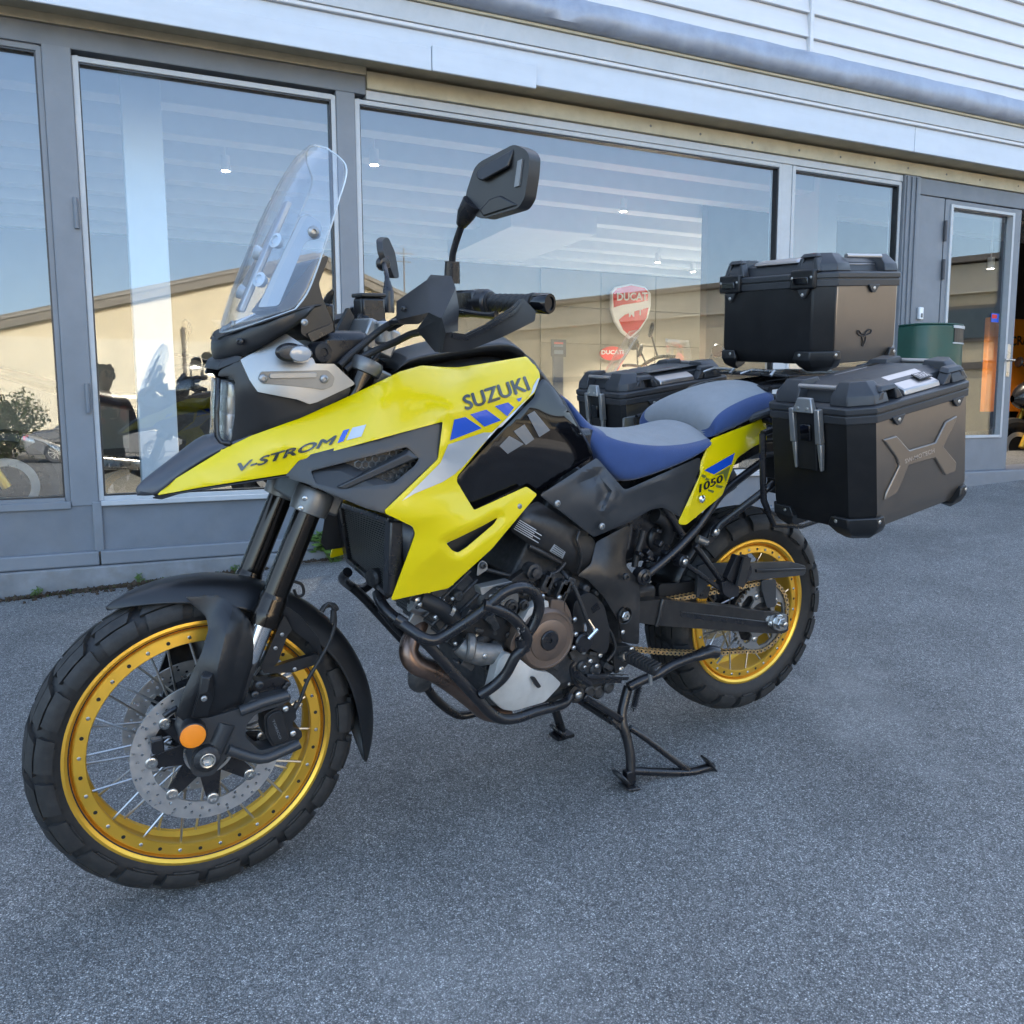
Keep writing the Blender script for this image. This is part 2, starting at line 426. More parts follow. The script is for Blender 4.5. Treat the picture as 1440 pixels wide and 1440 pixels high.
def text_mesh(txt, bold=0.0, ext=0.0):
    """unit text: (verts2d scaled to 0..1 box, triangles)"""
    key = (txt, bold)
    if key in _font_cache: return _font_cache[key]
    cu = bpy.data.curves.new('t', 'FONT'); cu.body = txt; cu.size = 1; cu.offset = bold; cu.resolution_u = 3; cu.fill_mode = 'FRONT'
    o = bpy.data.objects.new('t', cu); C.objects.link(o)
    dg = bpy.context.evaluated_depsgraph_get(); me = o.evaluated_get(dg).to_mesh()
    me.calc_loop_triangles()
    v = np.array([tuple(x.co)[:2] for x in me.vertices]); t = [tuple(x.vertices) for x in me.loop_triangles]
    o.evaluated_get(dg).to_mesh_clear(); bpy.data.objects.remove(o); bpy.data.curves.remove(cu)
    a, b = v.min(0), v.max(0); v = (v-a)/(b-a)
    _font_cache[key] = (v, t); return v, t
def text_on(name, txt, quad, o, m, off=0.0024, bold=0.02, slant=0.0, heavy=((0, 0),)):
    """lettering laid on a panel; quad = TL, TR, BR, BL in photograph pixels"""
    v, t = text_mesh(txt, bold); TL, TR, BR, BL = [np.array(q[:2]) for q in quad]
    mb = MB()
    for q_, (dx, dy) in enumerate(heavy):
        vs = []
        for (x, y) in v:
            x = x+(y-.5)*slant
            p = (BL*(1-x)+BR*x)*(1-y)+(TL*(1-x)+TR*x)*y
            vs.append(project(o, p[0]+dx, p[1]+dy, off+.00012*q_))
        mb.add([q if q is not None else (0, 0, 0) for q in vs], [k for k in t if all(vs[i] is not None for i in k)])
    return mb.build(name, m, o, fix=False, smooth=False)
def text_quad(name, txt, quad3, m, parent, bold=0.02, off=None, depth=0.0):
    """lettering on a flat quad of 3D points TL, TR, BR, BL"""
    v, t = text_mesh(txt, bold); TL, TR, BR, BL = [Vector(q) for q in quad3]
    n = (TR-TL).cross(BL-TL).normalized()*-1
    sh = n*off if off else Vector((0, 0, 0))
    mb = MB(); mb.add([((BL*(1-x)+BR*x)*(1-y)+(TL*(1-x)+TR*x)*y)+sh for x, y in v], t)
    return mb.build(name, m, parent, fix=False, smooth=False, solid=depth)
def plate(name, outline, Y, m, parent, thick=0.01, bevel=0.0015, rnd=3, holes=(), step=1e9, ctrl=None, mirror=False, dirn=(0, 1, 0), fixn=True):
    """flat or slightly curved plate of real thickness; outline in photograph pixels"""
    outline = round_loop(outline, rnd) if rnd else outline
    holes = [round_loop(h, rnd) if rnd else h for h in holes]
    pts, tri, lp = fill(outline, step if step < 1e8 else 400, holes)
    f = tps(ctrl) if ctrl else None
    Ys = f(pts) if f else np.full(len(pts), Y)
    V = [P(p[0], p[1], y) for p, y in zip(pts, Ys)]; n = len(V); D = Vector(dirn).normalized()*thick
    cnt = {}
    for t in tri:
        for i in range(3):
            e = (t[i], t[(i+1) % 3]); cnt[e] = 1
    side = [(a, b) for (a, b) in cnt if (b, a) not in cnt]
    mb = MB(); mb.add(V+[v+D for v in V], [t for t in tri]+[tuple(i+n for i in t[::-1]) for t in tri]+[(a, a+n, b+n, b) for a, b in side])
    o = mb.build(name, m, parent, bevel=bevel, angle=30)
    SURF[o.name] = BVHTree.FromPolygons(mb.v, mb.f)
    if mirror: mb.mirror().build(name, m, parent, bevel=bevel, angle=30)
    return o
def facet(name, pts, faces, m, parent, thick=0.006, bevel=0.002, mirror=False, dirn=(0, 1, 0)):
    """angular shell: (px, py, Y) corners and faces"""
    V = [P(*p) for p in pts]; n = len(V); D = Vector(dirn).normalized()*thick
    cnt = {}
    for f in faces:
        for i in range(len(f)): cnt[(f[i], f[(i+1) % len(f)])] = 1
    side = [(a, b) for (a, b) in cnt if (b, a) not in cnt]
    mb = MB(); mb.add(V+[v+D for v in V], [tuple(f) for f in faces]+[tuple(i+n for i in f[::-1]) for f in faces]+[(a, a+n, b+n, b) for a, b in side])
    o = mb.build(name, m, parent, bevel=bevel, angle=25)
    SURF[o.name] = BVHTree.FromPolygons(mb.v, mb.f)
    if mirror: mb.mirror().build(name, m, parent, bevel=bevel, angle=25)
    return o
def bar(mb, a, b, w_, h, up=(0, 0, 1)):
    """rectangular bar from a to b"""
    a, b = Vector(a), Vector(b); t = (b-a).normalized(); s = t.cross(Vector(up)).normalized(); u = s.cross(t)
    vs = [p+s*i*w_/2+u*j*h/2 for p in (a, b) for i, j in ((-1, -1), (1, -1), (1, 1), (-1, 1))]
    mb.add(vs, [(3, 2, 1, 0), (4, 5, 6, 7), (0, 1, 5, 4), (1, 2, 6, 5), (2, 3, 7, 6), (3, 0, 4, 7)])
_bolt = {}
def bolt(at, r, parent, m='steel', axis=(0, -1, 0), name='bolt', h=0.5):
    """button-head bolt with hex socket, one shared mesh"""
    key = (m, h)
    if key not in _bolt:
        mb = MB(); mb.lathe([(1.0, -.3), (1.0, .25*h*2), (.8, .42*h*2), (.45, .5*h*2), (.42, .1), (0.0, .1)], axis=(0, 0, 1), n=12)
        o = mb.build(name, m, None, angle=40); _bolt[key] = o.data; bpy.data.objects.remove(o)
    o = bpy.data.objects.new(name, _bolt[key]); C.objects.link(o)
    q = Vector(axis).to_track_quat('Z', 'Y')
    o.matrix_world = Matrix.LocRotScale(Vector(at), q, Vector((r, r, r)))
    if parent is not None: o.parent = parent
    return o
# ================================================================== ground
def asphalt():
    m, t, b = nodes_of('asphalt'); N, L = t.nodes, t.links
    tc = N.new('ShaderNodeTexCoord'); v = tc.outputs['Object']
    vo = N.new('ShaderNodeTexVoronoi'); vo.inputs['Scale'].default_value = 330; L.new(v, vo.inputs['Vector'])
    vo2 = N.new('ShaderNodeTexVoronoi'); vo2.inputs['Scale'].default_value = 90; L.new(v, vo2.inputs['Vector'])
    n1 = N.new('ShaderNodeTexNoise'); n1.inputs['Scale'].default_value = 1.1; n1.inputs['Detail'].default_value = 11; n1.inputs['Roughness'].default_value = .7; L.new(v, n1.inputs['Vector'])
    n2 = N.new('ShaderNodeTexNoise'); n2.inputs['Scale'].default_value = 60; n2.inputs['Detail'].default_value = 4; L.new(v, n2.inputs['Vector'])
    # stones: most grey, a few pale
    sp = N.new('ShaderNodeSeparateColor'); L.new(vo.outputs['Color'], sp.inputs[0])
    cr = N.new('ShaderNodeValToRGB'); e = cr.color_ramp.elements
    e[0].position = 0.0; e[0].color = (.130, .127, .121, 1); e[1].position = 1.0; e[1].color = (.66, .645, .61, 1)
    for pos, c in ((.42, .215), (.70, .290), (.90, .39)):
        x = e.new(pos); x.color = (c, c*.98, c*.935, 1)
    L.new(sp.outputs[0], cr.inputs[0])
    sp2 = N.new('ShaderNodeSeparateColor'); L.new(vo2.outputs['Color'], sp2.inputs[0])
    r2 = N.new('ShaderNodeMapRange'); r2.inputs[3].default_value = .84; r2.inputs[4].default_value = 1.16; L.new(sp2.outputs[1], r2.inputs[0])
    m1 = N.new('ShaderNodeMix'); m1.data_type = 'RGBA'; m1.blend_type = 'MULTIPLY'; m1.inputs[0].default_value = 1
    L.new(cr.outputs[0], m1.inputs[6]); L.new(r2.outputs[0], m1.inputs[7])
    r1 = N.new('ShaderNodeMapRange'); r1.inputs[1].default_value = .3; r1.inputs[2].default_value = .72; r1.inputs[3].default_value = .68; r1.inputs[4].default_value = 1.32; L.new(n1.outputs['Fac'], r1.inputs[0])
    m2 = N.new('ShaderNodeMix'); m2.data_type = 'RGBA'; m2.blend_type = 'MULTIPLY'; m2.inputs[0].default_value = 1
    L.new(m1.outputs[2], m2.inputs[6]); L.new(r1.outputs[0], m2.inputs[7])
    # dark binder between stones
    rd = N.new('ShaderNodeMapRange'); rd.inputs[1].default_value = .25; rd.inputs[2].default_value = .62; rd.inputs[3].default_value = 1; rd.inputs[4].default_value = .48; L.new(vo.outputs['Distance'], rd.inputs[0])
    m3 = N.new('ShaderNodeMix'); m3.data_type = 'RGBA'; m3.blend_type = 'MULTIPLY'; m3.inputs[0].default_value = 1
    L.new(m2.outputs[2], m3.inputs[6]); L.new(rd.outputs[0], m3.inputs[7]); # pale scuffed patches and a few dark stains, each with its own outline
    n4 = N.new('ShaderNodeTexNoise'); n4.inputs['Scale'].default_value = .75; n4.inputs['Detail'].default_value = 10; n4.inputs['Roughness'].default_value = .68; n4.inputs['Distortion'].default_value = .6; L.new(v, n4.inputs['Vector'])
    r4 = N.new('ShaderNodeMapRange'); r4.inputs[1].default_value = .55; r4.inputs[2].default_value = .70; r4.inputs[3].default_value = 0; r4.inputs[4].default_value = .30; L.new(n4.outputs['Fac'], r4.inputs[0])
    m4 = N.new('ShaderNodeMix'); m4.data_type = 'RGBA'; L.new(r4.outputs[0], m4.inputs[0]); L.new(m3.outputs[2], m4.inputs[6]); m4.inputs[7].default_value = (.40, .385, .36, 1)
    r5 = N.new('ShaderNodeMapRange'); r5.inputs[1].default_value = .30; r5.inputs[2].default_value = .42; r5.inputs[3].default_value = .72; r5.inputs[4].default_value = 1; L.new(n4.outputs['Fac'], r5.inputs[0])
    m5 = N.new('ShaderNodeMix'); m5.data_type = 'RGBA'; m5.blend_type = 'MULTIPLY'; m5.inputs[0].default_value = 1; L.new(m4.outputs[2], m5.inputs[6]); L.new(r5.outputs[0], m5.inputs[7])
    L.new(m5.outputs[2], b.inputs['Base Color'])
    b.inputs['Roughness'].default_value = .8
    ad = N.new('ShaderNodeMath'); ad.operation = 'ADD'; L.new(vo.outputs['Distance'], ad.inputs[0]); L.new(n2.outputs['Fac'], ad.inputs[1])
    bp = N.new('ShaderNodeBump'); bp.inputs['Strength'].default_value = .55; bp.inputs['Distance'].default_value = .004; bp.invert = True
    L.new(ad.outputs[0], bp.inputs['Height']); L.new(bp.outputs[0], b.inputs['Normal'])
    MATS['asphalt'] = m
asphalt()
def ground_z(x, y):
    """asphalt falls away from the shop, then runs level"""
    p = np.array([x, y, 0.0])-_o; ly = float(p @ _ey)
    t = min(1, max(0, (-5.2-ly)/5.0)); t = t*t*(3-2*t)
    zl = (-0.66-float(p @ _ez))/_ez[2]
    return t*zl
gx = sorted(set([round(v, 3) for v in np.concatenate([np.linspace(-14, 14, 29), np.array([-400, -200, -100, -60, -40, -25, 25, 40, 60, 100, 200, 400])])]))
gy = sorted(set([round(v, 3) for v in np.concatenate([np.linspace(-12, 8, 41), np.array([-400, -200, -100, -60, -40, -30, -24, -18, -15, 14, 30, 100])])]))
g = MB(); g.sheet([[Vector((x, y, ground_z(x, y))) for x in gx] for y in gy])
tag(g.build('ground', 'asphalt'), kind='structure')

# ================================================================== shop building (children in the shop frame)
mat('wall_grey', (0.135, 0.150, 0.170), 0.5, var=0.15, vscale=4, rvar=0.08, bump=0.10, bscale=160, dust=0.22, dustcol=(0.20, 0.20, 0.19))
mat('wall_grey2', (0.165, 0.178, 0.195), 0.5, var=0.08, vscale=6, bump=0.06, bscale=160, dust=0.08, dustcol=(0.22, 0.21, 0.20))
mat('wall_foot', (0.175, 0.182, 0.19), 0.6, var=0.22, vscale=7, bump=0.15, bscale=90, dust=0.45, dustcol=(0.14, 0.125, 0.105))
mat('frame_white', (0.42, 0.43, 0.435), 0.42, var=0.06, vscale=9, dust=0.12, dustcol=(0.28, 0.27, 0.25))
mat('fascia', (0.50, 0.535, 0.58), 0.45, var=0.05, vscale=4, bump=0.03, bscale=60, dust=0.10, dustcol=(0.33, 0.33, 0.33), stretch=(0.4, 3, 3))
mat('soffit_cream', (0.42, 0.37, 0.26), 0.6, var=0.12, vscale=6, dust=0.2, dustcol=(0.22, 0.19, 0.12))
mat('lead', (0.27, 0.30, 0.36), 0.45, metal=0.25, var=0.22, vscale=5, rvar=0.1, bump=0.25, bscale=25, dust=0.25, dustcol=(0.36, 0.37, 0.39))
mat('siding', (0.56, 0.555, 0.555), 0.42, var=0.05, vscale=3, bump=0.03, bscale=30, dust=0.08, dustcol=(0.42, 0.42, 0.42), stretch=(0.3, 4, 4))
mat('inner_white', (0.62, 0.64, 0.66), 0.6, var=0.03)
mat('inner_panel', (0.22, 0.195, 0.15), 0.5, var=0.06, vscale=3)
mat('inner_floor', (0.22, 0.21, 0.20), 0.35, var=0.12, vscale=4)
mat('inner_brown', (0.10, 0.075, 0.055), 0.6, var=0.2, vscale=3)
mat('inner_dark', (0.05, 0.05, 0.055), 0.6)
mat('sign_red', (0.55, 0.012, 0.018), 0.25, coat=0.6)
mat('sign_white', (0.75, 0.75, 0.75), 0.35)
mat('bin_green', (0.003, 0.052, 0.036), 0.38, var=0.1, vscale=9, rvar=0.08)
mat('poster_orange', (0.80, 0.22, 0.012), 0.45, var=0.05)
glass('pane', 0.03, tint=(0.93, 0.965, 0.98), gtint=(0.92, 0.96, 1.0))

shop = empty('shop_building', 'grey shop front with large reflecting windows and pale fascia behind the motorcycle', 'building', matrix=SHOP)
def lbox(name, x0, x1, y0, y1, z0, z1, m, parent=None, bevel=0.003, **k):
    return MB().box(x0, x1, y0, y1, z0, z1).build(name, m, parent if parent is not None else shop, bevel=bevel, smooth=False, **k)
ZT, ZS = 2.462, 0.385
XA0 = W(79, 380)[0]; XA1 = W(119, 380)[0]      # left post
XB0 = W(474, 300)[0]; XB1 = W(500, 300)[0]     # second post
XC0 = W(1093, 300)[0]; XC1 = W(1108, 300)[0]   # mullion
XD = W(1257, 300)[0]; XE = W(1279, 400)[0]; XF = W(1317, 400)[0]; XG = W(1420, 400)[0]
XL, XR = -7.0, 10.5
FR = 0.024
# window panes with frames
def window(x0, x1, z0, z1, hinge=None, fw=FR, m='frame_white'):
    f = MB(); d0, d1 = -0.035, 0.05
    f.box(x0, x0+fw, d0, d1, z0, z1); f.box(x1-fw, x1, d0, d1, z0, z1); f.box(x0+fw, x1-fw, d0, d1, z1-fw, z1); f.box(x0+fw, x1-fw, d0-.006, d1, z0, z0+fw)
    fo = f.build('window_frame', m, shop, bevel=0.003, smooth=False)
    gsk = MB(); e = 0.008; a0, a1, b0, b1 = x0+fw, x1-fw, z0+fw, z1-fw
    gsk.box(a0, a0+e, -.028, .02, b0, b1); gsk.box(a1-e, a1, -.028, .02, b0, b1); gsk.box(a0+e, a1-e, -.028, .02, b1-e, b1); gsk.box(a0+e, a1-e, -.028, .02, b0, b0+e)
    gsk.build('gasket', 'label_black', fo, smooth=False)
    MB().box(a0+e, a1-e, -0.004, 0.004, b0+e, b1-e).build('pane', 'pane', fo, smooth=False)
    return fo
wl = window(XL, XA0-1.85, ZS, ZT+.02); wl2 = window(XA0-1.80, XA0, ZS, ZT+.02, m='wall_grey2')
w1 = window(XA1, XB0, ZS, ZT); w2 = window(XB1, XC0, ZS, ZT); w3 = window(XC1, XD+.03, ZS, ZT)
for x0, x1, d in ((XA0, XA1, -.05), (XB0, XB1, -.045), (XC0, XC1, -.03), (XA0-1.85, XA0-1.80, -.05)):
    lbox('post', x0, x1, d, .08, ZS-.02, ZT+.03, 'wall_grey2' if x0 != XC0 else 'frame_white', bevel=.005)
# hinges of the casement on the left post
for pz in (300, 560):
    hx, hz = W(104 if pz == 300 else 128, pz, -.05)
    h = MB(); h.lathe([(.011, -.07), (.011, .07)], c=(XA1-.02, -.062, hz), axis=(0, 0, 1), n=10); h.build('hinge', 'wall_grey', shop)
# plinth: panels, ledges, skirting
ZL1 = W(146, 774, -.07)[1]; ZL2 = W(144, 796, -.10)[1]
def plinth(x0, x1):
    lbox('plinth_panel', x0, x1, -.045, .08, ZL1-.01, ZS-.002, 'wall_grey', bevel=.006)
    lbox('ledge', x0, x1, -.085, .06, ZL2+.002, ZL1, 'wall_grey2', bevel=.008)
plinth(XL, XA1-.012); plinth(XA1-.006, XD+.05)
lbox('sill', XL, XA0, -.06, .05, ZS-.03, ZS+.006, 'wall_grey2', bevel=.004)
lbox('sill', XA1+.01, XD+.05, -.075, .05, ZS-.022, ZS+.004, 'frame_white', bevel=.004)
lbox('skirting', XL, XD+.05, -.105, .08, -.45, ZL2, 'wall_foot', bevel=.008)
lbox('panel_stop', XA1-.03, XA1+.012, -.06, .0, ZL1-.01, ZS+.0, 'wall_grey2', bevel=.004)
# head band over the windows
lbox('head_rail', XL, XB1+.06, -.05, .08, ZT+.022, ZT+.115, 'wall_grey', bevel=.004)
lbox('head_rail', XB1+.062, XD+.06, -.04, .08, ZT+.004, ZT+.05, 'frame_white', bevel=.004)
# canopy: soffit beam, fascia boards, second board, lead gutter
z_s0 = W(1300, 240, -.06)[1]
lbox('soffit_beam', XB1+.064, XR, -.062, .08, ZT+.052, ZT+.14, 'soffit_cream', bevel=.004)
lbox('soffit_beam', XL, XB1+.062, -.062, .08, ZT+.117, ZT+.16, 'soffit_cream', bevel=.004)
zf0 = W(1200, 200, -.22)[1]; zf1 = W(1200, 163, -.22)[1]; zg0 = W(1200, 131, -.27)[1]; zg1 = W(1200, 84, -.34)[1]
za0 = W(300, 48, -.24)[1]; za1 = W(300, 12, -.24)[1]
XJ = W(752, 120, -.24)[0]; XJ2 = W(606, 90, -.24)[0]
zs = ZT+.158
lbox('soffit', XL, XR, -.215, .08, zs, zs+.02, 'soffit_cream', bevel=.003)
for i, (x0, x1) in enumerate(((XL, -2.2), (-2.196, XJ2-1.9), (XJ2-1.896, 4.6), (4.604, XR))):
    lbox('fascia_board', x0, x1, -.240, -.217, zf0, zf1, 'fascia', bevel=.004)
for x0, x1 in ((XL, XJ2-.003), (XJ2, XJ)):
    lbox('fascia_board', x0, x1, -.262 if x1 == XJ else -.258, -.243, za0, za1+(.012 if x1 == XJ else 0), 'fascia', bevel=.004)
lbox('fascia_trim', XL, XR, -.262, -.2, zf1+.001, zf1+.022, 'siding', bevel=.004)
lbox('upper_board', XL, XR, -.27, -.19, zf1+.023, zg0, 'soffit_cream' if False else 'frame_white', bevel=.003)
lbox('moss_edge', XL, XR, -.285, -.19, zg0+.001, zg0+.016, 'soffit_cream', bevel=.003)
# lead gutter: dented sheet rolled over the edge
gm = MB(); rows = []
n = 150
for i in range(n+1):
    x = XL+(XR-XL)*i/n; r = []
    for j, (yy, zz) in enumerate(((-.20, zg0+.018), (-.30, zg0+.018), (-.335, zg0+.035), (-.35, zg0+.08), (-.345, zg1-.02), (-.32, zg1), (-.2, zg1+.03), (0.02, zg1+.10))):
        a = .006*math.sin(x*9.1+j)+.006*math.sin(x*23+2*j)+.007*random.uniform(-1, 1)
        r.append(Vector((x, yy+(a if 1 < j < 7 else 0), zz+(a*.8 if 1 < j < 7 else 0))))
    rows.append(r)
gm.sheet(rows); gm.build('lead_gutter', 'lead', shop, solid=.004, angle=60)
# siding boards of the upper wall, each leaning out a little at its lower edge
zb = zg1+.10; hb = .155; yb = .03
XV = W(1140, 20, 0)[0]
for r in range(13):
    for (x0, x1) in ((XL, XV-.006), (XV+.012, XR)):
        b = MB(); z0, z1 = zb+r*hb, zb+(r+1)*hb
        b.add([(x0, yb-.035, z0), (x1, yb-.035, z0), (x1, yb-.010, z1-.002), (x0, yb-.010, z1-.002), (x0, yb+.02, z0), (x1, yb+.02, z0), (x1, yb+.02, z1-.002), (x0, yb+.02, z1-.002)],
              [(0, 1, 2, 3), (5, 4, 7, 6), (0, 4, 5, 1), (3, 2, 6, 7), (0, 3, 7, 4), (1, 5, 6, 2)])
        b.build('siding_board', 'siding', shop, bevel=.004, smooth=False)
lbox('joint_strip', XV-.012, XV+.018, yb-.048, yb-.0, zb, zb+13*hb, 'siding', bevel=.003)
# shell of the building: upper wall, roof, sides, back
lbox('upper_wall', XL, XR, .055, .25, ZT+.18, 7.0, 'siding', bevel=0)
lbox('roof', XL, XR, .05, 11.0, 7.002, 7.2, 'lead', bevel=0)
lbox('rear_wall', XL, XR, 9.0, 9.2, -.6, 7.0, 'inner_white', bevel=0)
lbox('end_wall', XL-.2, XL-.002, -.05, 9.2, -.8, 7.0, 'wall_grey', bevel=0)
lbox('end_wall', XR+.002, XR+.2, -.05, 9.2, -.8, 7.0, 'wall_grey', bevel=0)
# ---- entrance: side panel, door, opening beside it
ZD = ZT-.01
lbox('trim_column', XD+.032, XE, -.06, .08, -.1, ZT+.05, 'wall_grey2', bevel=.004)
for i in range(3):
    xx = XD+.045+i*(XE-XD-.04)/3.2
    lbox('trim_ridge', xx, xx+.018, -.072, -.058, -.1, ZT+.04, 'wall_grey', bevel=.003)
lbox('side_panel', XE, XF, -.035, .06, .1, ZD-.06, 'wall_grey2', bevel=.003)
lbox('door_head', XE, XR, -.045, .08, ZD-.057, ZT+.05, 'wall_grey', bevel=.006)
lbox('threshold', XD+.06, XR, -.16, .3, -.2, W(1390, 662, -.14)[1], 'wall_grey2', bevel=.01)
door = lbox('door', XF+.012, XF+.014, -.01, .03, .28, ZD-.075, 'wall_grey2', bevel=0)
zdb = W(1370, 664, -.03)[1]; zgb = W(1370, 612, -.03)[1]; zgt = W(1370, 297, -.03)[1]; xg0 = W(1327, 400)[0]; xg1 = W(1411, 400)[0]
dm = MB(); dm.box(XF+.006, xg0-.02, -.04, .03, zdb, ZD-.065); dm.box(xg1+.02, XG+.035, -.04, .03, zdb, ZD-.065); dm.box(xg0-.02, xg1+.02, -.04, .03, zdb, zgb-.02); dm.box(xg0-.02, xg1+.02, -.04, .03, zgt+.02, ZD-.065)
bpy.data.objects.remove(door); door = dm.build('door', 'wall_grey2', shop, bevel=.003, smooth=False)
db = MB(); e = .022
db.box(xg0-e, xg0, -.052, .0, zgb-e, zgt+e); db.box(xg1, xg1+e, -.052, .0, zgb-e, zgt+e); db.box(xg0, xg1, -.052, .0, zgb-e, zgb); db.box(xg0, xg1, -.052, .0, zgt, zgt+e)
db.build('glazing_bead', 'frame_white', door, bevel=.003, smooth=False)
MB().box(xg0, xg1, -.004, .004, zgb, zgt).build('pane', 'pane', door, smooth=False)
for py_ in (323, 378, 560):
    hz = W(1315, py_, -.05)[1]; MB().lathe([(.012, -.075), (.012, .075)], c=(XF+.002, -.052, hz), axis=(0, 0, 1), n=10).build('hinge', 'inner_dark', door)
hx, hz = W(1384, 505, -.1)
hm = MB(); hm.box(xg1+.028, xg1+.07, -.05, -.038, hz-.13, hz+.13); hm.tube([(xg1+.05, -.05, hz), (xg1+.05, -.10, hz), (xg1-.06, -.10, hz)], .01, 8); hm.build('handle', 'steel', door, bevel=.002)
sx, sz = W(1399, 447, -.005)
st = MB(); st.box(sx-.045, sx+.045, -.0075, -.0045, sz-.035, sz+.035); st.build('sticker', 'decal_blue', door, smooth=False)
MB().box(sx-.04, sx+.02, -.009, -.0076, sz-.005, sz+.025).build('sticker_print', 'sign_red', door, smooth=False)
bx, bz = W(1293, 441, -.04)
MB().box(bx-.022, bx+.022, -.06, -.036, bz-.045, bz+.045).build('door_bell', 'sign_white', shop, bevel=.005)
MB().box(bx-.008, bx+.008, -.066, -.058, bz-.03, bz-.0).build('bell_button', 'clamp_grey', shop, bevel=.002)
lbox('door_jamb', XG+.04, XG+.06, .0, .06, .1, ZD-.06, 'wall_grey', bevel=.002)
lbox('front_wall', XG+1.15, XR, -.04, .1, -.2, ZT+.05, 'wall_grey2', bevel=.004)
# ---- inside: ceiling with slats, columns, back wall, floor
fl = lbox('interior_floor', XL, XR, .1, 9.0, -.05, .10, 'inner_floor', bevel=0)
lbox('interior_ceiling', XL, XR, .09, 9.0, 2.86, 2.9, 'inner_white', bevel=0)
for i in range(11):
    y = .55+i*.62
    lbox('ceiling_beam', XL, 2.95 if 4 <= i <= 6 else XR, y, y+.16, 2.70, 2.858, 'inner_white', bevel=.004)
    if 4 <= i <= 6: lbox('ceiling_beam', 3.9, XR, y, y+.16, 2.70, 2.858, 'inner_white', bevel=.004)
lbox('ceiling_duct', 2.95, 3.9, 2.9, 4.6, 2.56, 2.856, 'inner_white', bevel=.01)
YB = 5.6
for (a, b, Yc) in ((176, 232, .75), (1153, 1180, 1.1)):
    x0 = W(a, 250, Yc)[0]; x1 = W(b, 250, Yc)[0]; lbox('column', x0, x1, Yc, Yc+.3, .1, 2.86, 'inner_white', bevel=.006)
xs = [W(v, 430, YB)[0] for v in (760, 845, 922, 993, 1060)]; zr = [W(880, v, YB)[1] for v in (590, 486, 436, 386, 360)]
bwall = lbox('inner_wall', XL, XR, YB+.03, YB+.15, .1, 2.86, 'inner_panel', bevel=0)
for i in range(4):
    for j in range(4):
        if xs[i+1]-xs[i] > .05 and zr[j+1]-zr[j] > .05:
            lbox('wall_panel', xs[i]+.006, xs[i+1]-.006, YB, YB+.028, max(.1, zr[j])+.006, zr[j+1]-.006, 'inner_panel', parent=shop, bevel=.003)
lbox('dimming_panel', XE-.1, XR, 2.3, 2.4, .1, 2.86, 'inner_brown', bevel=0)  # added dark panel that dims the view through the door
for (a_, b_) in ((1058, 198), (1124, 211), (1182, 222), (1230, 231), (1277, 238), (1331, 247), (1378, 254), (1432, 262), (985, 184), (915, 172)):
    x_, z_ = W(a_, b_, -.062); bolt((x_, -.0625, ZT+.095), .008, shop, 'clamp_grey', axis=(0, -1, 0), name='soffit_screw', h=.3)
# ceiling spotlights (lit)
def spot(px, py, Yc, power, warm=True, tilt=0):
    x, z = W(px, py, Yc); z = min(z, 2.6)
    e = empty('ceiling_spotlight', None, None, loc=(0, 0, 0)); e.parent = shop; e.location = (x, Yc, z)
    MB().lathe([(.030, .1), (.032, .0), (.034, 0), (.034, .11), (.0, .11)], axis=(0, 0, 1), n=16).build('housing', 'sign_white', e)
    MB().lathe([(.03, .012), (.0, .012)], axis=(0, 0, 1), n=16).build('lamp', 'lamp_on', e)
    MB().lathe([(.006, .1), (.006, 2.86-z)], axis=(0, 0, 1), n=8).build('stem', 'sign_white', e)
    l = bpy.data.lights.new('spot', 'SPOT'); l.energy = power; l.spot_size = 1.9; l.spot_blend = .8; l.color = (1, .86, .68); l.shadow_soft_size = .04
    lo = bpy.data.objects.new('spot_light', l); C.objects.link(lo); lo.parent = e; lo.location = (0, 0, -.02)
    return e
emis('lamp_on', (1, .9, .75), 30)
spots = [(877, 262, 2.1, 150, 'lit white ceiling spotlight inside the shop, highest of the bright ones', 'x'), (925, 350, 4.2, 190, 'small lit ceiling spotlight above the red shield sign', 'x'),
         (526, 215, 1.6, 70, 'white ceiling spotlight behind the large window near the grey post', 'x'), (1091, 290, 2.6, 150, 'lit ceiling spotlight close to the window mullion', 'x'),
         (975, 352, 4.6, 190, 'lit ceiling spotlight with warm glow beside the mullion, over the back wall', 'x'), (745, 328, 4.0, 110, 'ceiling spotlight with warm glow behind the round mirror head', 'x'),
         (315, 186, 2.2, 70, 'tiny lit ceiling spotlight seen through the window above the windscreen', 'x'), (1393, 378, 1.2, 30, 'warm lit spotlight seen through the glass door', 'x')]
for (a, b, c, pw, lab, _) in spots:
    e = spot(a, b, c, pw); tag(e, lab, 'spotlight', 'ceiling spotlights in the shop')
    M_ = e.matrix_world.copy(); e.parent = None; e.matrix_world = SHOP @ Matrix.Translation(e.location)
# tube lights
for (a, b, lab) in (((1235, 311), (1247, 304), 'short lit ceiling tube seen through the narrow window'), ((1339, 321), (1354, 314), 'short lit ceiling tube seen through the glass door')):
    Yc = 3.0; x0, z0 = W(*a, Yc); x1, z1 = W(*b, Yc)
    m_ = MB(); m_.tube([SHOP @ Vector((x0, Yc, 2.62)), SHOP @ Vector((x0+.02, Yc+.85, 2.62))], .02, 8)
    t_ = m_.build('tube_light', 'lamp_on'); tag(t_, lab, 'tube light', 'ceiling tubes in the shop')
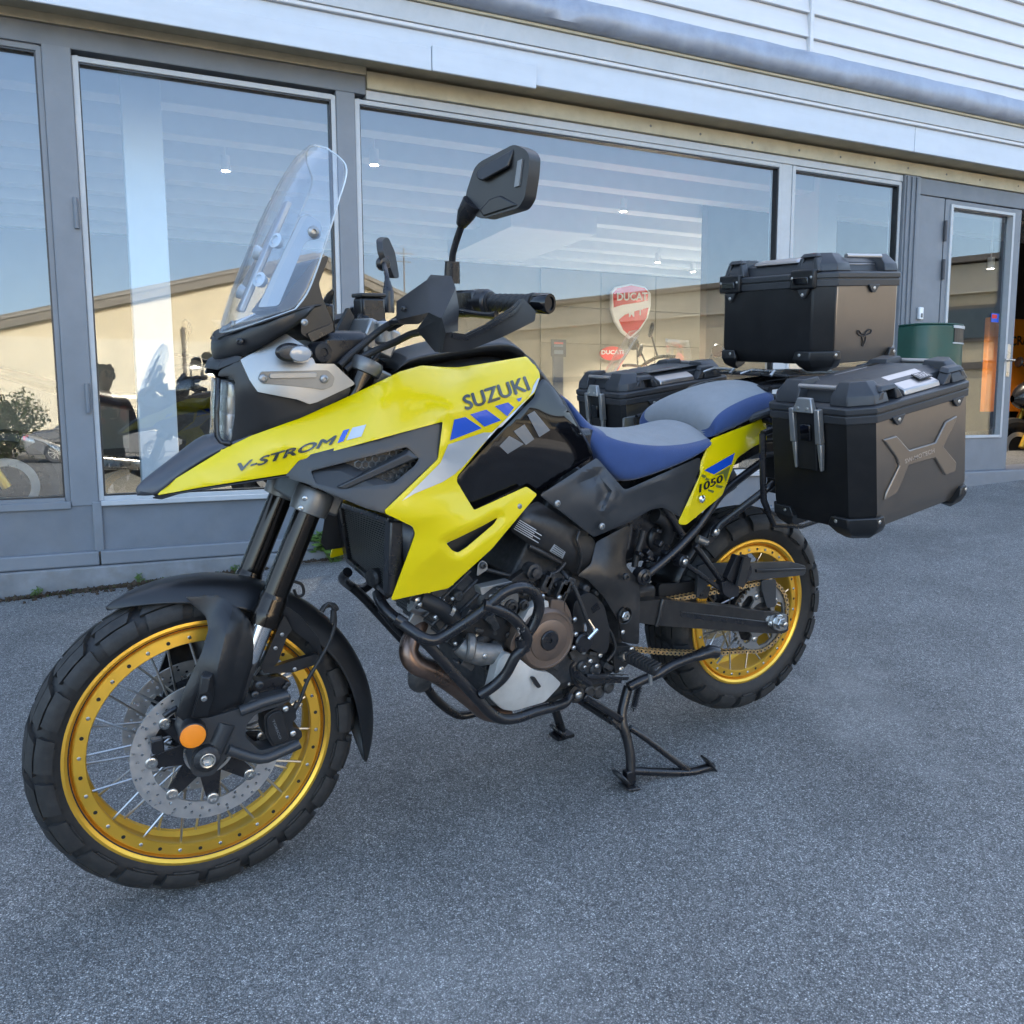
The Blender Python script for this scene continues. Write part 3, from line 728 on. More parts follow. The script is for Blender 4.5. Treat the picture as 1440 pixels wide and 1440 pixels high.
# shield sign on the back wall
SS = empty('shield_sign', 'large red and white shield sign reading DUCATI on the shop wall', 'sign', matrix=SHOP @ Matrix.Translation((0, YB-.10, 0)))
def shop_pts(pts, dep): return [Vector((W(p[0], p[1], dep)[0], 0, W(p[0], p[1], dep)[1])) for p in pts]
k6 = (700, 300, .25)
def k(s): return [(700+float(t.split(',')[0])*.25, 300+float(t.split(',')[1])*.25) for t in s.split()]
sh = k('640,440 665,412 750,395 830,412 862,450 862,520 845,590 800,660 745,706 700,670 660,610 640,540')
sb = MB(); sb.prism(shop_pts(sh, YB-.10), (0, .05, 0)); sb.build('sign_body', 'sign_white', SS, bevel=.008)
upr = k('648,450 672,422 750,405 825,420 852,452 852,488 800,500 700,515 652,530')
b_ = MB(); b_.prism([p+Vector((0, -.006, 0)) for p in shop_pts(upr, YB-.10)], (0, .012, 0)); b_.build('upper_field', 'sign_red', SS, bevel=.002)
lowr = k('680,600 715,570 790,545 848,530 835,590 792,652 745,692 705,655')
b_ = MB(); b_.prism([p+Vector((0, -.006, 0)) for p in shop_pts(lowr, YB-.10)], (0, .012, 0)); b_.build('lower_field', 'sign_red', SS, bevel=.002)
tq = shop_pts(k('668,448 850,445 850,490 668,492'), YB-.10)
text_quad('lettering', 'DUCATI', [p+Vector((0, -.012, 0)) for p in tq], 'sign_white', SS, bold=.03)
tq = shop_pts(k('735,548 765,545 765,582 735,585'), YB-.10); text_quad('emblem', 'M', [p+Vector((0, -.012, 0)) for p in tq], 'sign_white', SS)
tq = shop_pts(k('785,540 812,537 812,572 785,575'), YB-.10); text_quad('emblem', 'T', [p+Vector((0, -.012, 0)) for p in tq], 'sign_white', SS)
S2 = empty('oval_sign', 'small red oval sign reading DUCATI low on the shop wall', 'sign', matrix=SHOP @ Matrix.Translation((0, YB-.06, 0)))
ov = [(861+17*math.cos(a*math.pi/12), 497+10*math.sin(a*math.pi/12)) for a in range(24)]
b_ = MB(); b_.prism(shop_pts(ov, YB-.06), (0, .03, 0)); b_.build('sign_body', 'sign_red', S2, bevel=.004)
tq = shop_pts(k('582,770 706,768 706,792 582,794'), YB-.06); text_quad('lettering', 'DUCATI', [p+Vector((0, -.006, 0)) for p in tq], 'sign_white', S2, bold=.03)
# orange poster wall seen beside the door, price card on a stand
PO = empty('orange_display', 'tall orange display panel with black lettering seen beside the glass door', 'display panel', matrix=SHOP @ Matrix.Translation((0, 1.6, 0)))
xp0 = W(1392, 450, 1.6)[0]; zp1 = W(1425, 448, 1.6)[1]; zp0 = W(1425, 515, 1.6)[1]
MB().box(xp0, xp0+1.3, 0, .06, zp0-.5, zp1).build('panel_body', 'poster_orange', PO, bevel=.01)
tq = shop_pts([(1420, 474), (1447, 470), (1447, 484), (1420, 487)], 1.6)
text_quad('lettering', 'CRA', [p+Vector((0, -.004, 0)) for p in tq], 'label_black', PO, bold=.03)
pc = MB(); x0, z0 = W(775, 477, .9); x1, z1 = W(796, 502, .9)
PC = empty('price_card', 'black price card on a stand behind the large window', 'price card', matrix=SHOP @ Matrix.Translation((0, .9, 0)))
MB().box(x0, x1, 0, .004, z1, z0).build('card', 'label_black', PC)
MB().box(x0+.02, x1-.02, .005, .02, .1, z1).build('stand', 'inner_dark', PC)
MB().box((x0+x1)/2-.18, (x0+x1)/2+.18, -.02, .2, .1, .115).build('base', 'inner_dark', PC)
for i, (a, b) in enumerate(((.15, .12), (.32, .1), (.62, .22))):
    MB().box(x0+(x1-x0)*.2, x1-(x1-x0)*.2, -.0016, -.0004, z0-(z0-z1)*(a+b), z0-(z0-z1)*a).build('print', 'decal_grey' if i else 'sign_red', PC, smooth=False)
# green litter bin beside the door
bx0 = W(1282, 470, -.18)[0]; bx1 = W(1347, 470, -.18)[0]; bz1 = W(1300, 455, -.30)[1]; bz0 = bz1-.62
BN = empty('litter_bin', 'green half round litter bin with white edged slot by the door', 'litter bin', matrix=SHOP @ Matrix.Translation(((bx0+bx1)/2, -.045, bz0)))
r_ = (bx1-bx0)/2; H_ = bz1-bz0
arc = [Vector((r_*math.cos(math.pi*i/18), -.27*abs(math.sin(math.pi*i/18))**.42, 0)) for i in range(19)]
bm_ = MB(); bm_.prism(arc, (0, 0, H_)); bm_.build('bin_body', 'bin_green', BN, bevel=.008)
bm_ = MB(); bm_.prism([v*1.0+Vector((0, -.002, H_+.0005)) for v in arc], (0, 0, .012)); bm_.build('lid', 'bin_green', BN, bevel=.004)
def afr(a0_, a1_, z0_, z1_, off, name, m, n_=8):
    """curved patch on the bin's front, between two angles"""
    mb_ = MB(); rows_ = []
    for zz in (z0_, z1_): rows_.append([Vector(((r_+off)*math.cos(math.pi*(a0_+(a1_-a0_)*q_/n_)), -(.27+off)*abs(math.sin(math.pi*(a0_+(a1_-a0_)*q_/n_)))**.42, zz)) for q_ in range(n_+1)])
    mb_.sheet(rows_); return mb_.build(name, m, BN, solid=.006, smooth=False)
afr(.10, .46, H_*.80, H_*.965, .004, 'slot', 'label_black'); afr(.08, .48, H_*.965, H_*.998, .008, 'slot_frame', 'frame_white'); afr(.04, .10, H_*.79, H_*.965, .008, 'slot_frame', 'frame_white', 3); afr(.08, .48, H_*.785, H_*.80, .008, 'slot_frame', 'frame_white')
MB().box(-r_*.9, r_*.9, .001, .03, .02, H_*.7).build('bracket', 'inner_dark', BN, smooth=False)
# ================================================================== across the yard (seen as reflections in the glass; all in the shop frame)
mat('render_cream', (0.54, 0.46, 0.32), 0.75, var=0.06, vscale=0.6, bump=0.05, bscale=8, dust=0.06)
mat('render_pale', (0.60, 0.54, 0.42), 0.75, var=0.06, vscale=0.6, dust=0.05)
mat('trim_brown', (0.13, 0.115, 0.10), 0.6, var=0.15, vscale=2)
mat('roof_grey', (0.18, 0.17, 0.16), 0.7, var=0.2, vscale=1.5)
mat('far_glass', (0.04, 0.06, 0.08), 0.06, spec=0.8)
mat('car_silver', (0.17, 0.175, 0.185), 0.3, metal=0.6, coat=0.8)
mat('car_dark', (0.05, 0.053, 0.06), 0.3, metal=0.5, coat=0.8)
mat('bark', (0.09, 0.065, 0.045), 0.85, var=0.3, vscale=20)
mat('leaf', (0.050, 0.062, 0.018), 0.6, var=0.45, vscale=1.2)
mat('leaf2', (0.075, 0.135, 0.022), 0.5, var=0.3, vscale=30)
GZ = -0.66
def lmesh(e, mb, name, m, **k): return mb.build(name, m, e, **k)
# cream warehouse with its gable towards the shop
D = 34.0
wh = empty('warehouse', 'cream gabled warehouse across the yard mirrored in the shop windows', 'building', matrix=SHOP @ Matrix.Translation((0, -D, 0)))
ap = W(445, 368, D); le = W(-150, 489, D); re_ = W(605, 442, D)
poly = [(le[0], GZ-.5), (re_[0], GZ-.5), (re_[0], re_[1]), ap, (le[0], le[1])]
b = MB(); b.prism([Vector((x, 0, z)) for x, z in poly], (0, -18, 0)); b.build('wall', 'render_cream', wh, smooth=False)
b = MB()
for (p, q) in (((le[0]-.4, le[1]-.1), ap), (ap, (re_[0]+.5, re_[1]-.18))):
    bar(b, (p[0], .15, p[1]+.12), (q[0], .15, q[1]+.12), .5, .20, up=(0, 1, 0))
b.build('roof_trim', 'trim_brown', wh, smooth=False)
b = MB()
for (p, q) in (((le[0]-.4, le[1]-.1), ap), (ap, (re_[0]+.5, re_[1]-.18))):
    b.add([(p[0], .3, p[1]+.3), (q[0], .3, q[1]+.3), (q[0], -18.3, q[1]+.3), (p[0], -18.3, p[1]+.3)], [(0, 1, 2, 3)])
b.build('roof', 'roof_grey', wh, smooth=False, solid=.1)
for px_ in (258, 345):
    x = W(px_, 480, D)[0]; MB().lathe([(.07, GZ), (.07, le[1]+1.1)], c=(x, .12, 0), axis=(0, 0, 1), n=8).build('downpipe', 'trim_brown', wh)
zl = W(200, 478, D)[1]
MB().box(le[0], re_[0], .0, .06, GZ, zl).build('wall_band', 'render_pale', wh, smooth=False)
x0 = W(330, 540, D)[0]; MB().box(x0, x0+3.6, .02, .1, GZ, GZ+3.4).build('gate', 'trim_brown', wh, smooth=False)
# long flat building to the right
lb = empty('long_building', 'long low cream building with brown roof edge mirrored in the large window', 'building', matrix=SHOP)
A = W(640, 446, 31.5); B = W(1010, 405, 20.0)
A = Vector((A[0], -31.5, 0)); B = Vector((B[0], -20.0, 0)); dirv = (B-A).normalized(); ZE = W(690, 440, 30)[1]
E_ = A+dirv*46; nb = Vector((dirv.y, -dirv.x, 0)); nb = nb if nb.y < 0 else -nb
def wallbox(name, s0, s1, out0, out1, z0, z1, m, parent=lb):
    p = [A+dirv*s0-nb*out0, A+dirv*s1-nb*out0, A+dirv*s1-nb*out1, A+dirv*s0-nb*out1]
    mb = MB(); mb.prism([Vector((q.x, q.y, z0)) for q in p], (0, 0, z1-z0)); return mb.build(name, m, parent, smooth=False)
wallbox('wall', 0, 46, -9, 0, GZ-.6, ZE-.05, 'render_cream')
wallbox('roof_edge', -.3, 46.3, -9.3, .35, ZE-.02, ZE+.14, 'trim_brown')
wallbox('upper_band', 0, 46, .001, .12, ZE-.9, ZE-.06, 'render_pale')
for i in range(7):
    f = wallbox('window', 14+i*4.5, 17.6+i*4.5, .002, .06, ZE-2.3, ZE-1.25, 'trim_brown'); wallbox('window_pane', 14.1+i*4.5, 17.5+i*4.5, .061, .075, ZE-2.2, ZE-1.35, 'far_glass', parent=f)
wallbox('band', 0, 46, .002, .07, ZE-3.1, ZE-2.9, 'trim_brown')
for i in range(5):
    wallbox('door', 8+i*8, 10.8+i*8, .002, .07, GZ, GZ+2.7, 'roof_grey')
# antenna mast
px0, pz0 = W(572, 345, 36); MB().lathe([(.05, GZ), (.035, pz0)], c=(0, 0, 0), axis=(0, 0, 1), n=6).build('pole', 'trim_brown', empty('antenna_mast', 'thin antenna mast rising beyond the warehouse roof', 'antenna', matrix=SHOP @ Matrix.Translation((px0, -36.5, 0))))
an = [o for o in C.objects if o.name.startswith('antenna_mast')][0]
mb = MB(); bar(mb, (-.5, 0, pz0-.3), (.5, 0, pz0-.3), .04, .04); bar(mb, (-.35, 0, pz0-.7), (.35, 0, pz0-.7), .04, .04); mb.build('crossbar', 'trim_brown', an)
# parked car
def car(x0, y0, length, m, label):
    c = empty('parked_car', label, 'car', matrix=SHOP @ Matrix.Translation((x0, y0, GZ)))
    s = length/4.4
    prof = [(0, .45), (.05, .75), (.25, .92), (.75, .98), (1.25, 1.38), (1.75, 1.46), (2.35, 1.42), (3.05, .98), (3.9, .86), (4.3, .68), (4.4, .42), (4.3, .25), (.1, .25)]
    rows = []
    for yy, sc, zz in ((-.86, .97, -.03), (-.80, 1, 0), (-.3, 1, .03), (.3, 1, .03), (.80, 1, 0), (.86, .97, -.03)):
        rows.append([Vector((x*s, yy*(1-.20*max(0, (z-.95)/.5)), z+(zz if z > .5 else 0))) for x, z in prof])
    b = MB(); b.sheet(rows, closed=True); n = len(prof); b.add(rows[0], [tuple(range(n))]); b.add(rows[-1], [tuple(range(n))[::-1]]); b.build('body', m, c, bevel=.03, bseg=2)
    for sd in (-1, 1):
        yy = .84*sd
        def wy(z): return sd*.868*(1-.20*max(0, (z-.95)/.5))
        for pts in ([(.95, 1.02), (1.33, 1.34), (1.78, 1.40), (1.80, 1.0)], [(1.86, 1.0), (1.84, 1.40), (2.3, 1.37), (2.85, 1.0)]):
            mb = MB(); mb.prism([Vector((x*s, wy(z), z)) for x, z in pts], (0, -.02*sd, 0)); mb.build('side_window', 'far_glass', c, smooth=False)
        mb = MB(); mb.box(1.55*s, 1.75*s, min(yy, yy+.04*sd), max(yy, yy+.04*sd), .82, .85); mb.build('door_handle', 'chrome', c)
        for wx in (.82, 3.5):
            we = empty('wheel', parent=c); we.location = (wx*s, .80*sd, .32)
            MB().lathe([(.20, -.09), (.30, -.1), (.32, -.08), (.32, .08), (.30, .1), (.20, .09)], axis=(0, sd, 0), n=28).build('tyre', 'rubber_clean', we)
            r = MB(); r.lathe([(.215, .085), (.2, .1), (.185, .06), (0, .05)], axis=(0, sd, 0), n=28)
            for a in range(10):
                an_ = a*math.pi/5; d = Vector((math.cos(an_), 0, math.sin(an_))); bar(r, d*.03+Vector((0, .08*sd, 0)), d*.2+Vector((0, .095*sd, 0)), .02, .035, up=(0, 1, 0))
            r.build('rim', 'silver_plate', we)
    MB().box(-.015, .05, -.75, -.45, .68, .82).build('tail_lamp', 'sign_red', c, bevel=.02); MB().box(-.015, .05, .45, .75, .68, .82).build('tail_lamp', 'sign_red', c, bevel=.02)
    return c
car(W(38, 640, 25)[0], -25.0, 4.45, 'car_silver', 'silver grey saloon car parked across the yard, mirrored in the left windows')
# bushes and a tree
def leaves(mb, c, rx, rz, n, size, m=0):
    for _ in range(n):
        v = rng.normal(size=3); v /= np.linalg.norm(v); rr = rng.uniform(.25, 1)**.5
        lump = 1+.25*math.sin(v[0]*7+v[2]*5)+.15*math.sin(v[1]*11)
        p = Vector((c[0]+v[0]*rx*rr*lump, c[1]+v[1]*rx*rr*lump, c[2]+v[2]*rz*rr*lump))
        a = Vector(rng.normal(size=3)).normalized(); b_ = a.orthogonal().normalized(); s = size*rng.uniform(.6, 1.3)
        mb.add([p-a*s, p+b_*s*.5, p+a*s, p-b_*s*.5], [(0, 1, 2, 3)])
for (px_, py_, Dd, rx, rz, hgt, lab) in ((8, 595, 27.5, 1.0, 1.1, 1.9, 'olive green tree at the yard edge mirrored in the leftmost pane'), (-60, 590, 29, 1.2, 1.3, 2.2, 'olive green tree beyond the leftmost pane, farther from the car')):
    x, z = W(px_, py_, Dd)
    t_ = empty('yard_tree', lab, 'tree', 'trees at the yard edge', matrix=SHOP @ Matrix.Translation((x, -Dd, GZ)))
    mb = MB(); mb.tube([(0, 0, -.1), (.05, 0, .5), (0, .05, 1.2), (.1, 0, hgt)], [.12, .09, .07, .02], 8)
    for a in range(5): mb.tube([(0, 0, .6+a*.2), (.6*math.cos(a*2.1), .6*math.sin(a*2.1), 1.2+a*.25)], [.04, .012], 6)
    mb.build('trunk', 'bark', t_)
    mb = MB(); leaves(mb, (0, 0, hgt*.55), rx, rz, 3800, .07); mb.build('crown', 'leaf', t_, smooth=False, fix=False)

# ---- motorcycles on show inside the shop (simple, dim behind glass)
def display_bike(lx, ly, rot, col, label, scr=True):
    m_ = 'show_'+str(col); 
    if m_ not in MATS: mat(m_, {'red': (.5, .01, .014), 'black': (.012, .012, .014), 'white': (.5, .5, .5)}[col], .25, coat=.7)
    e = empty('display_motorcycle', label, 'motorcycle', 'motorcycles on show inside the shop', matrix=SHOP @ Matrix.Translation((lx, ly, .102)) @ Matrix.Rotation(rot, 4, 'Z') @ Matrix.Rotation(math.radians(-7), 4, 'X'))
    for cx in (0, 1.48):
        we = empty('wheel', parent=e); we.location = (cx, 0, .315)
        mb = MB(); mb.lathe([(.215, -.05), (.26, -.065), (.30, -.045), (.315, 0), (.30, .045), (.26, .065), (.215, .05)], axis=(0, -1, 0), n=36); mb.build('tyre', 'rubber_clean', we)
        mb = MB(); mb.lathe([(.222, -.05), (.205, -.045), (.20, .045), (.222, .05)], axis=(0, -1, 0), n=36)
        for k_ in range(5):
            a = k_*2*math.pi/5; d = Vector((math.cos(a), 0, math.sin(a))); bar(mb, d*.03, d*.21, .035, .028, up=(0, 1, 0))
        mb.build('rim', 'satin_black', we)
        for sd in ((-1, 1) if cx == 0 else (1,)):
            mb = MB(); mb.lathe([(.16, .062), (.16, .068), (.115, .068), (.115, .062)], axis=(0, sd, 0), n=36, closed=True); mb.build('brake_disc', 'disc_steel', we)
    mb = MB()
    for sd in (-.1, .1): mb.tube([(0, sd, .315), (.36, sd, 1.02)], .027, 10)
    mb.build('fork', 'gold', e)
    mb = MB(); mb.tube([(.62, -.38, 1.07), (.5, -.33, 1.08), (.40, -.12, 1.05), (.40, .12, 1.05), (.5, .33, 1.08), (.62, .38, 1.07)], .014, 8, smooth_n=4); mb.tube([(.5, -.3, 1.08), (.44, -.36, 1.25)], .007, 6); mb.tube([(.5, .3, 1.08), (.44, .36, 1.25)], .007, 6); mb.build('handlebar', 'satin_black', e)
    for sd in (-1, 1):
        mb = MB(); mb.lathe([(0, .02), (.05, .015), (.06, 0), (.05, -.012), (0, -.014)], c=(.44, .40*sd, 1.27), axis=(-1, 0, .2), n=16); mb.build('mirror', 'satin_black', e)
    def ring(x, w_, z0, z1): return [Vector((x, w_*math.cos(a*math.pi/6), (z0+z1)/2+(z1-z0)/2*math.sin(a*math.pi/6))) for a in range(12)]
    mb = MB(); mb.sheet([ring(.30, .07, .82, .95), ring(.42, .17, .74, 1.03), ring(.60, .20, .74, 1.08), ring(.80, .16, .74, 1.0), ring(.9, .09, .74, .88)], closed=True); mb.build('tank', m_, e, subsurf=1)
    mb = MB(); mb.sheet([ring(.85, .10, .72, .86), ring(1.1, .14, .74, .84), ring(1.4, .13, .82, .92), ring(1.75, .07, .93, 1.0), ring(1.9, .03, .98, 1.01)], closed=True); mb.build('seat', 'plastic', e, subsurf=1)
    mb = MB(); mb.sheet([ring(.0, .03, .78, .86), ring(.06, .12, .72, .98), ring(.25, .18, .66, 1.05), ring(.5, .20, .60, .95)], closed=True); mb.build('fairing', m_, e, subsurf=1)
    mb = MB(); mb.box(.5, .95, -.14, .14, .3, .74); mb.tube([(.95, 0, .42), (1.48, .1, .315)], .04, 8); mb.tube([(.95, 0, .42), (1.48, -.1, .315)], .04, 8); mb.build('engine', 'engine_dark', e, bevel=.03)
    mb = MB(); mb.tube([(.9, .16, .4), (1.3, .2, .45), (1.7, .22, .6)], [.03, .05, .055], 12); mb.build('exhaust', 'steel', e)
    if scr:
        rows = [[Vector((.08+.22*t+.10*s_*s_, .15*s_*(1-.25*t), .98+.36*t)) for s_ in np.linspace(-1, 1, 9)] for t in np.linspace(0, 1, 6)]
        mb = MB(); mb.sheet(rows); mb.build('windscreen', 'windscreen', e, solid=.003)
    return e
x = W(262, 640, 1.7)[0]; display_bike(x+.55, 1.75, math.radians(200), 'black', 'black display motorcycle behind the window with the pale column')
x = W(40, 640, 1.0)[0]; display_bike(x-.1, 1.0, math.radians(178), 'black', 'black display motorcycle behind the leftmost pane', scr=False)
x = W(835, 520, 1.1)[0]; display_bike(x, 1.15, math.radians(-28), 'red', 'red display motorcycle with screen below the shield sign')
x = W(985, 520, 1.7)[0]; display_bike(x-.1, 1.9, math.radians(-150), 'red', 'red display motorcycle farther back beside the mullion')
x = W(1432, 590, 1.0)[0]; display_bike(x, 1.0, math.radians(-15), 'black', 'black display motorcycle just inside the open entrance', scr=False)

# ---- the person taking the picture (mirrored in the window)
mat('jacket', (0.035, 0.012, 0.014), 0.7, var=0.3, vscale=10); mat('jacket_red', (0.28, 0.02, 0.02), 0.7)
mat('trousers', (0.012, 0.013, 0.016), 0.8, var=0.2, vscale=20); mat('skin_tone', (0.50, 0.29, 0.20), 0.5); mat('hair', (0.010, 0.008, 0.007), 0.5, bump=0.6, bscale=120)
_f2 = Vector((float(_fw @ _ex), float(_fw @ _ey), 0)).normalized(); _s2 = Vector((_f2.y, -_f2.x, 0))
cl = Vector((-0.5908, -4.6588, 0.8137)); gl_ = -0.415
pe = empty('person', 'person in dark red jacket and black trousers holding up a phone, mirrored in the window', 'person', matrix=SHOP @ Matrix.Translation((cl.x-_f2.x*.47+_s2.x*.16, cl.y-_f2.y*.47+_s2.y*.16, gl_)) @ Matrix.Rotation(math.atan2(-_f2.x, _f2.y), 4, 'Z'))
# person's own frame: +y = looking direction, x = right
ph = cl.z-gl_
def blob(mb, pts, r, n=14): mb.tube(pts, r, n, smooth_n=3)
def rm(o, vs=.012):
    md = o.modifiers.new('r', 'REMESH'); md.mode = 'VOXEL'; md.voxel_size = vs; md.use_smooth_shade = True
    sm = o.modifiers.new('sm', 'SMOOTH'); sm.iterations = 5; sm.factor = .6
b = MB()
blob(b, [(0, 0, 1.38), (0, .01, 1.46), (0, .02, 1.52)], [.055, .05, .055])
b.lathe([(0, -.115), (.045, -.105), (.066, -.06), (.076, 0), (.078, .04), (.065, .085), (.03, .112), (0, .118)], c=(0, .035, 1.585), axis=(0, 0, 1), n=18)
b.lathe([(0, .03), (.014, .0), (.016, -.02), (0, -.022)], c=(0, .115, 1.575), axis=(0, .6, .4), n=8)
for sd in (-1, 1):
    b.lathe([(0, -.02), (.012, -.01), (.014, .01), (0, .02)], c=(.077*sd, .03, 1.585), axis=(0, 0, 1), n=8)
    h0 = Vector((.075*sd-.15, .36, ph-.02))
    blob(b, [h0+Vector((0, -.08, -.02)), h0, h0+Vector((-.01*sd, .03, .02))], [.027, .034, .03])
    for k_, (dx, ln) in enumerate(((-.028, .065), (-.01, .078), (.008, .075), (.025, .06))):
        q0 = h0+Vector((dx, .03, .015)); b.tube([q0, q0+Vector((0, .02, .03)), q0+Vector((-.02*sd, .025, ln))], .008, 7)
    b.tube([h0+Vector((-.03*sd, .0, .0)), h0+Vector((-.05*sd, .03, .03))], .009, 7)
o = b.build('body', 'skin_tone', pe); rm(o, .008)
b = MB(); b.lathe([(0, .135), (.05, .125), (.085, .09), (.096, .03), (.09, -.03), (.07, -.07), (.0, -.08)], c=(0, .005, 1.60), axis=(0, 0, 1), n=20)
for _ in range(60):
    a = rng.uniform(0, 6.28); z = rng.uniform(-.02, .12); r = .095*math.sqrt(max(.05, 1-(max(z, 0)/.14)**2)); p = Vector((r*math.cos(a), r*math.sin(a)+.005, 1.6+z)); b.tube([p*1.0, p+Vector((math.cos(a)*.02, math.sin(a)*.02, .02))], [.02, .006], 5)
b.build('hair', 'hair', pe)
b = MB(); blob(b, [(0, 0, .86), (0, 0, 1.0), (0, .01, 1.2), (0, .0, 1.34), (0, .005, 1.40)], [.16, .155, .165, .15, .07])
for sd in (-1, 1): blob(b, [(.12*sd, 0, 1.36), (.20*sd, 0, 1.32), (.24*sd, .06, 1.15), (.20*sd-.06, .18, 1.06), (.10*sd-.15, .33, ph-.05)], [.07, .068, .058, .05, .036])
o = b.build('jacket', 'jacket', pe); rm(o, .014)
b = MB(); b.tube([(0, -.02, 1.40), (0, .0, 1.44)], [.085, .072], 16); b.build('collar', 'jacket_red', pe)
for sd in (-1, 1):
    b = MB(); b.tube([(.13*sd, .12, 1.30), (.12*sd, .14, 1.2), (.10*sd, .15, 1.12)], [.03, .045, .03], 8); b.build('chest_panel', 'jacket_red', pe)
b = MB(); blob(b, [(0, 0, .96), (0, 0, .84)], [.15, .155])
for sd in (-1, 1): blob(b, [(.085*sd, 0, .86), (.10*sd, .02, .48), (.10*sd, -.01, .08)], [.095, .068, .052])
o = b.build('trousers', 'trousers', pe); rm(o, .014)
for sd in (-1, 1):
    b = MB(); b.tube([(.10*sd, -.07, .045), (.10*sd, .05, .05), (.11*sd, .17, .03)], [.045, .05, .03], 10, smooth_n=3); b.build('shoe', 'rubber_clean', pe)
phn = empty('phone', 'dark phone held up in both hands of the mirrored person', 'phone', matrix=SHOP @ Matrix.Translation((cl.x-_f2.x*.035, cl.y-_f2.y*.035, cl.z)) @ Matrix.Rotation(math.atan2(-_f2.x, _f2.y), 4, 'Z'))
MB().box(-.075, .075, -.012, -.003, -.045, .038).build('phone_body', 'satin_black', phn, bevel=.004)
MB().box(-.07, .07, -.0135, -.0122, -.04, .034).build('screen', 'far_glass', phn, smooth=False)
# ================================================================== the motorcycle
bike = empty('motorcycle', 'yellow and black adventure motorcycle on its centre stand with gold spoked wheels', 'motorcycle')
FA = Vector((0, 0, .345)); RA = Vector((1.595, 0, .369))

# ---------------------------------------------------------------- wheels
def tyre_mesh(prof, h, N, blocks, n=96):
    """carcass lathe plus raised tread blocks; prof from centre to bead [(r, y)]"""
    mb = MB(); full = [(r, -y) for r, y in prof[::-1]]+[(r, y) for r, y in prof[1:]]
    mb.lathe(full, axis=(0, 1, 0), n=n, caps=False)
    pr = np.array(prof); seg = np.sqrt((np.diff(pr, axis=0)**2).sum(1)); s = np.concatenate([[0], np.cumsum(seg)]); S = s[-1]
    def surf(t):
        d = abs(t)*S; r = np.interp(d, s, pr[:, 0]); y = np.interp(d, s, pr[:, 1])
        r2 = np.interp(min(S, d+.002), s, pr[:, 0]); y2 = np.interp(min(S, d+.002), s, pr[:, 1]); r1 = np.interp(max(0, d-.002), s, pr[:, 0]); y1 = np.interp(max(0, d-.002), s, pr[:, 1])
        tr, ty = r2-r1, y2-y1; l = math.hypot(tr, ty)+1e-9; nr, ny = ty/l, -tr/l
        sg = 1 if t >= 0 else -1
        return r, y*sg, nr, ny*sg
    pit = 2*math.pi/N
    for k in range(N):
        for (t0, t1, a0, a1, sk, hh) in blocks:
            nu, nv = 2, 4; top = []; bot = []
            for j in range(nv+1):
                t = t0+(t1-t0)*j/nv; r, y, nr, ny = surf(t)
                for i in range(nu+1):
                    a = (k+a0+(a1-a0)*i/nu+sk*(t-t0))*pit
                    ed = .0012 if (j in (0, nv) or i in (0, nu)) else 0
                    R1, Y1 = r+nr*(hh*h-ed), y+ny*(hh*h-ed); R0, Y0 = r-nr*.003, y-ny*.003
                    top.append((R1*math.cos(a), Y1, R1*math.sin(a))); bot.append((R0*math.cos(a), Y0, R0*math.sin(a)))
            m_ = nu+1; q = len(top); fs = [(j*m_+i, j*m_+i+1, (j+1)*m_+i+1, (j+1)*m_+i) for j in range(nv) for i in range(nu)]
            bd = [i for i in range(m_)]+[j*m_+nu for j in range(1, nv+1)]+[nv*m_+i for i in range(nu-1, -1, -1)]+[j*m_ for j in range(nv-1, 0, -1)]
            fs += [(bd[i], bd[(i+1) % len(bd)], q+bd[(i+1) % len(bd)], q+bd[i]) for i in range(len(bd))]
            mb.mi = 1; mb.add(top+bot, fs); mb.mi = 0
    return mb
def rim_prof(R, hw, ring0, ring1):
    """closed cross-section (r, y) of a tubeless spoked rim with outer spoke flanges"""
    half = [(R, -hw), (R-.002, -hw-.003), (R-.008, -hw-.004), (R-.014, -hw+.001), (R-.017, -hw+.010), (ring1+.002, -hw+.013), (ring1, -hw+.006), (ring1-.003, -hw+.003), (ring0+.002, -hw+.001), (ring0, -hw+.004), (ring0+.001, -hw+.014), (ring0+.010, -hw+.022)]
    return half+[(r, -y) for r, y in half[::-1]]
_unit = MB(); _unit.lathe([(1, 0), (1, 1)], axis=(0, 0, 1), n=6); _sp = _unit.build('spoke', 'steel'); SPOKE = _sp.data; bpy.data.objects.remove(_sp)
def spoke(a, b, r, parent):
    o = bpy.data.objects.new('spoke', SPOKE); C.objects.link(o); o.parent = parent
    d = Vector(b)-Vector(a); o.matrix_local = Matrix.LocRotScale(Vector(a), d.to_track_quat('Z', 'Y'), Vector((r, r, d.length)))
def disc_mesh(r0, r1, th, yc, nholes, rows, spokes=None):
    c = lambda r, n, ph=0: [(1000*r*math.cos(2*math.pi*i/n+ph), 1000*r*math.sin(2*math.pi*i/n+ph)) for i in range(n)]
    holes = [c(r0, 60)]
    for (rr, n, ph, hr) in rows:
        for i in range(n):
            a = 2*math.pi*(i+ph)/n; holes.append([(1000*(rr*math.cos(a)+hr*math.cos(q*math.pi/3.5)), 1000*(rr*math.sin(a)+hr*math.sin(q*math.pi/3.5))) for q in range(7)])
    pts, tri, lp = fill(c(r1, 90), 60, holes)
    n = len(pts); mb = MB(); cnt = {}
    for t in tri:
        for i in range(3): cnt[(t[i], t[(i+1) % 3])] = 1
    mb.add([(p[0]/1000, yc-th/2, p[1]/1000) for p in pts]+[(p[0]/1000, yc+th/2, p[1]/1000) for p in pts], list(tri)+[tuple(i+n for i in t[::-1]) for t in tri]+[(a, a+n, b+n, b) for (a, b) in cnt if (b, a) not in cnt])
    return mb
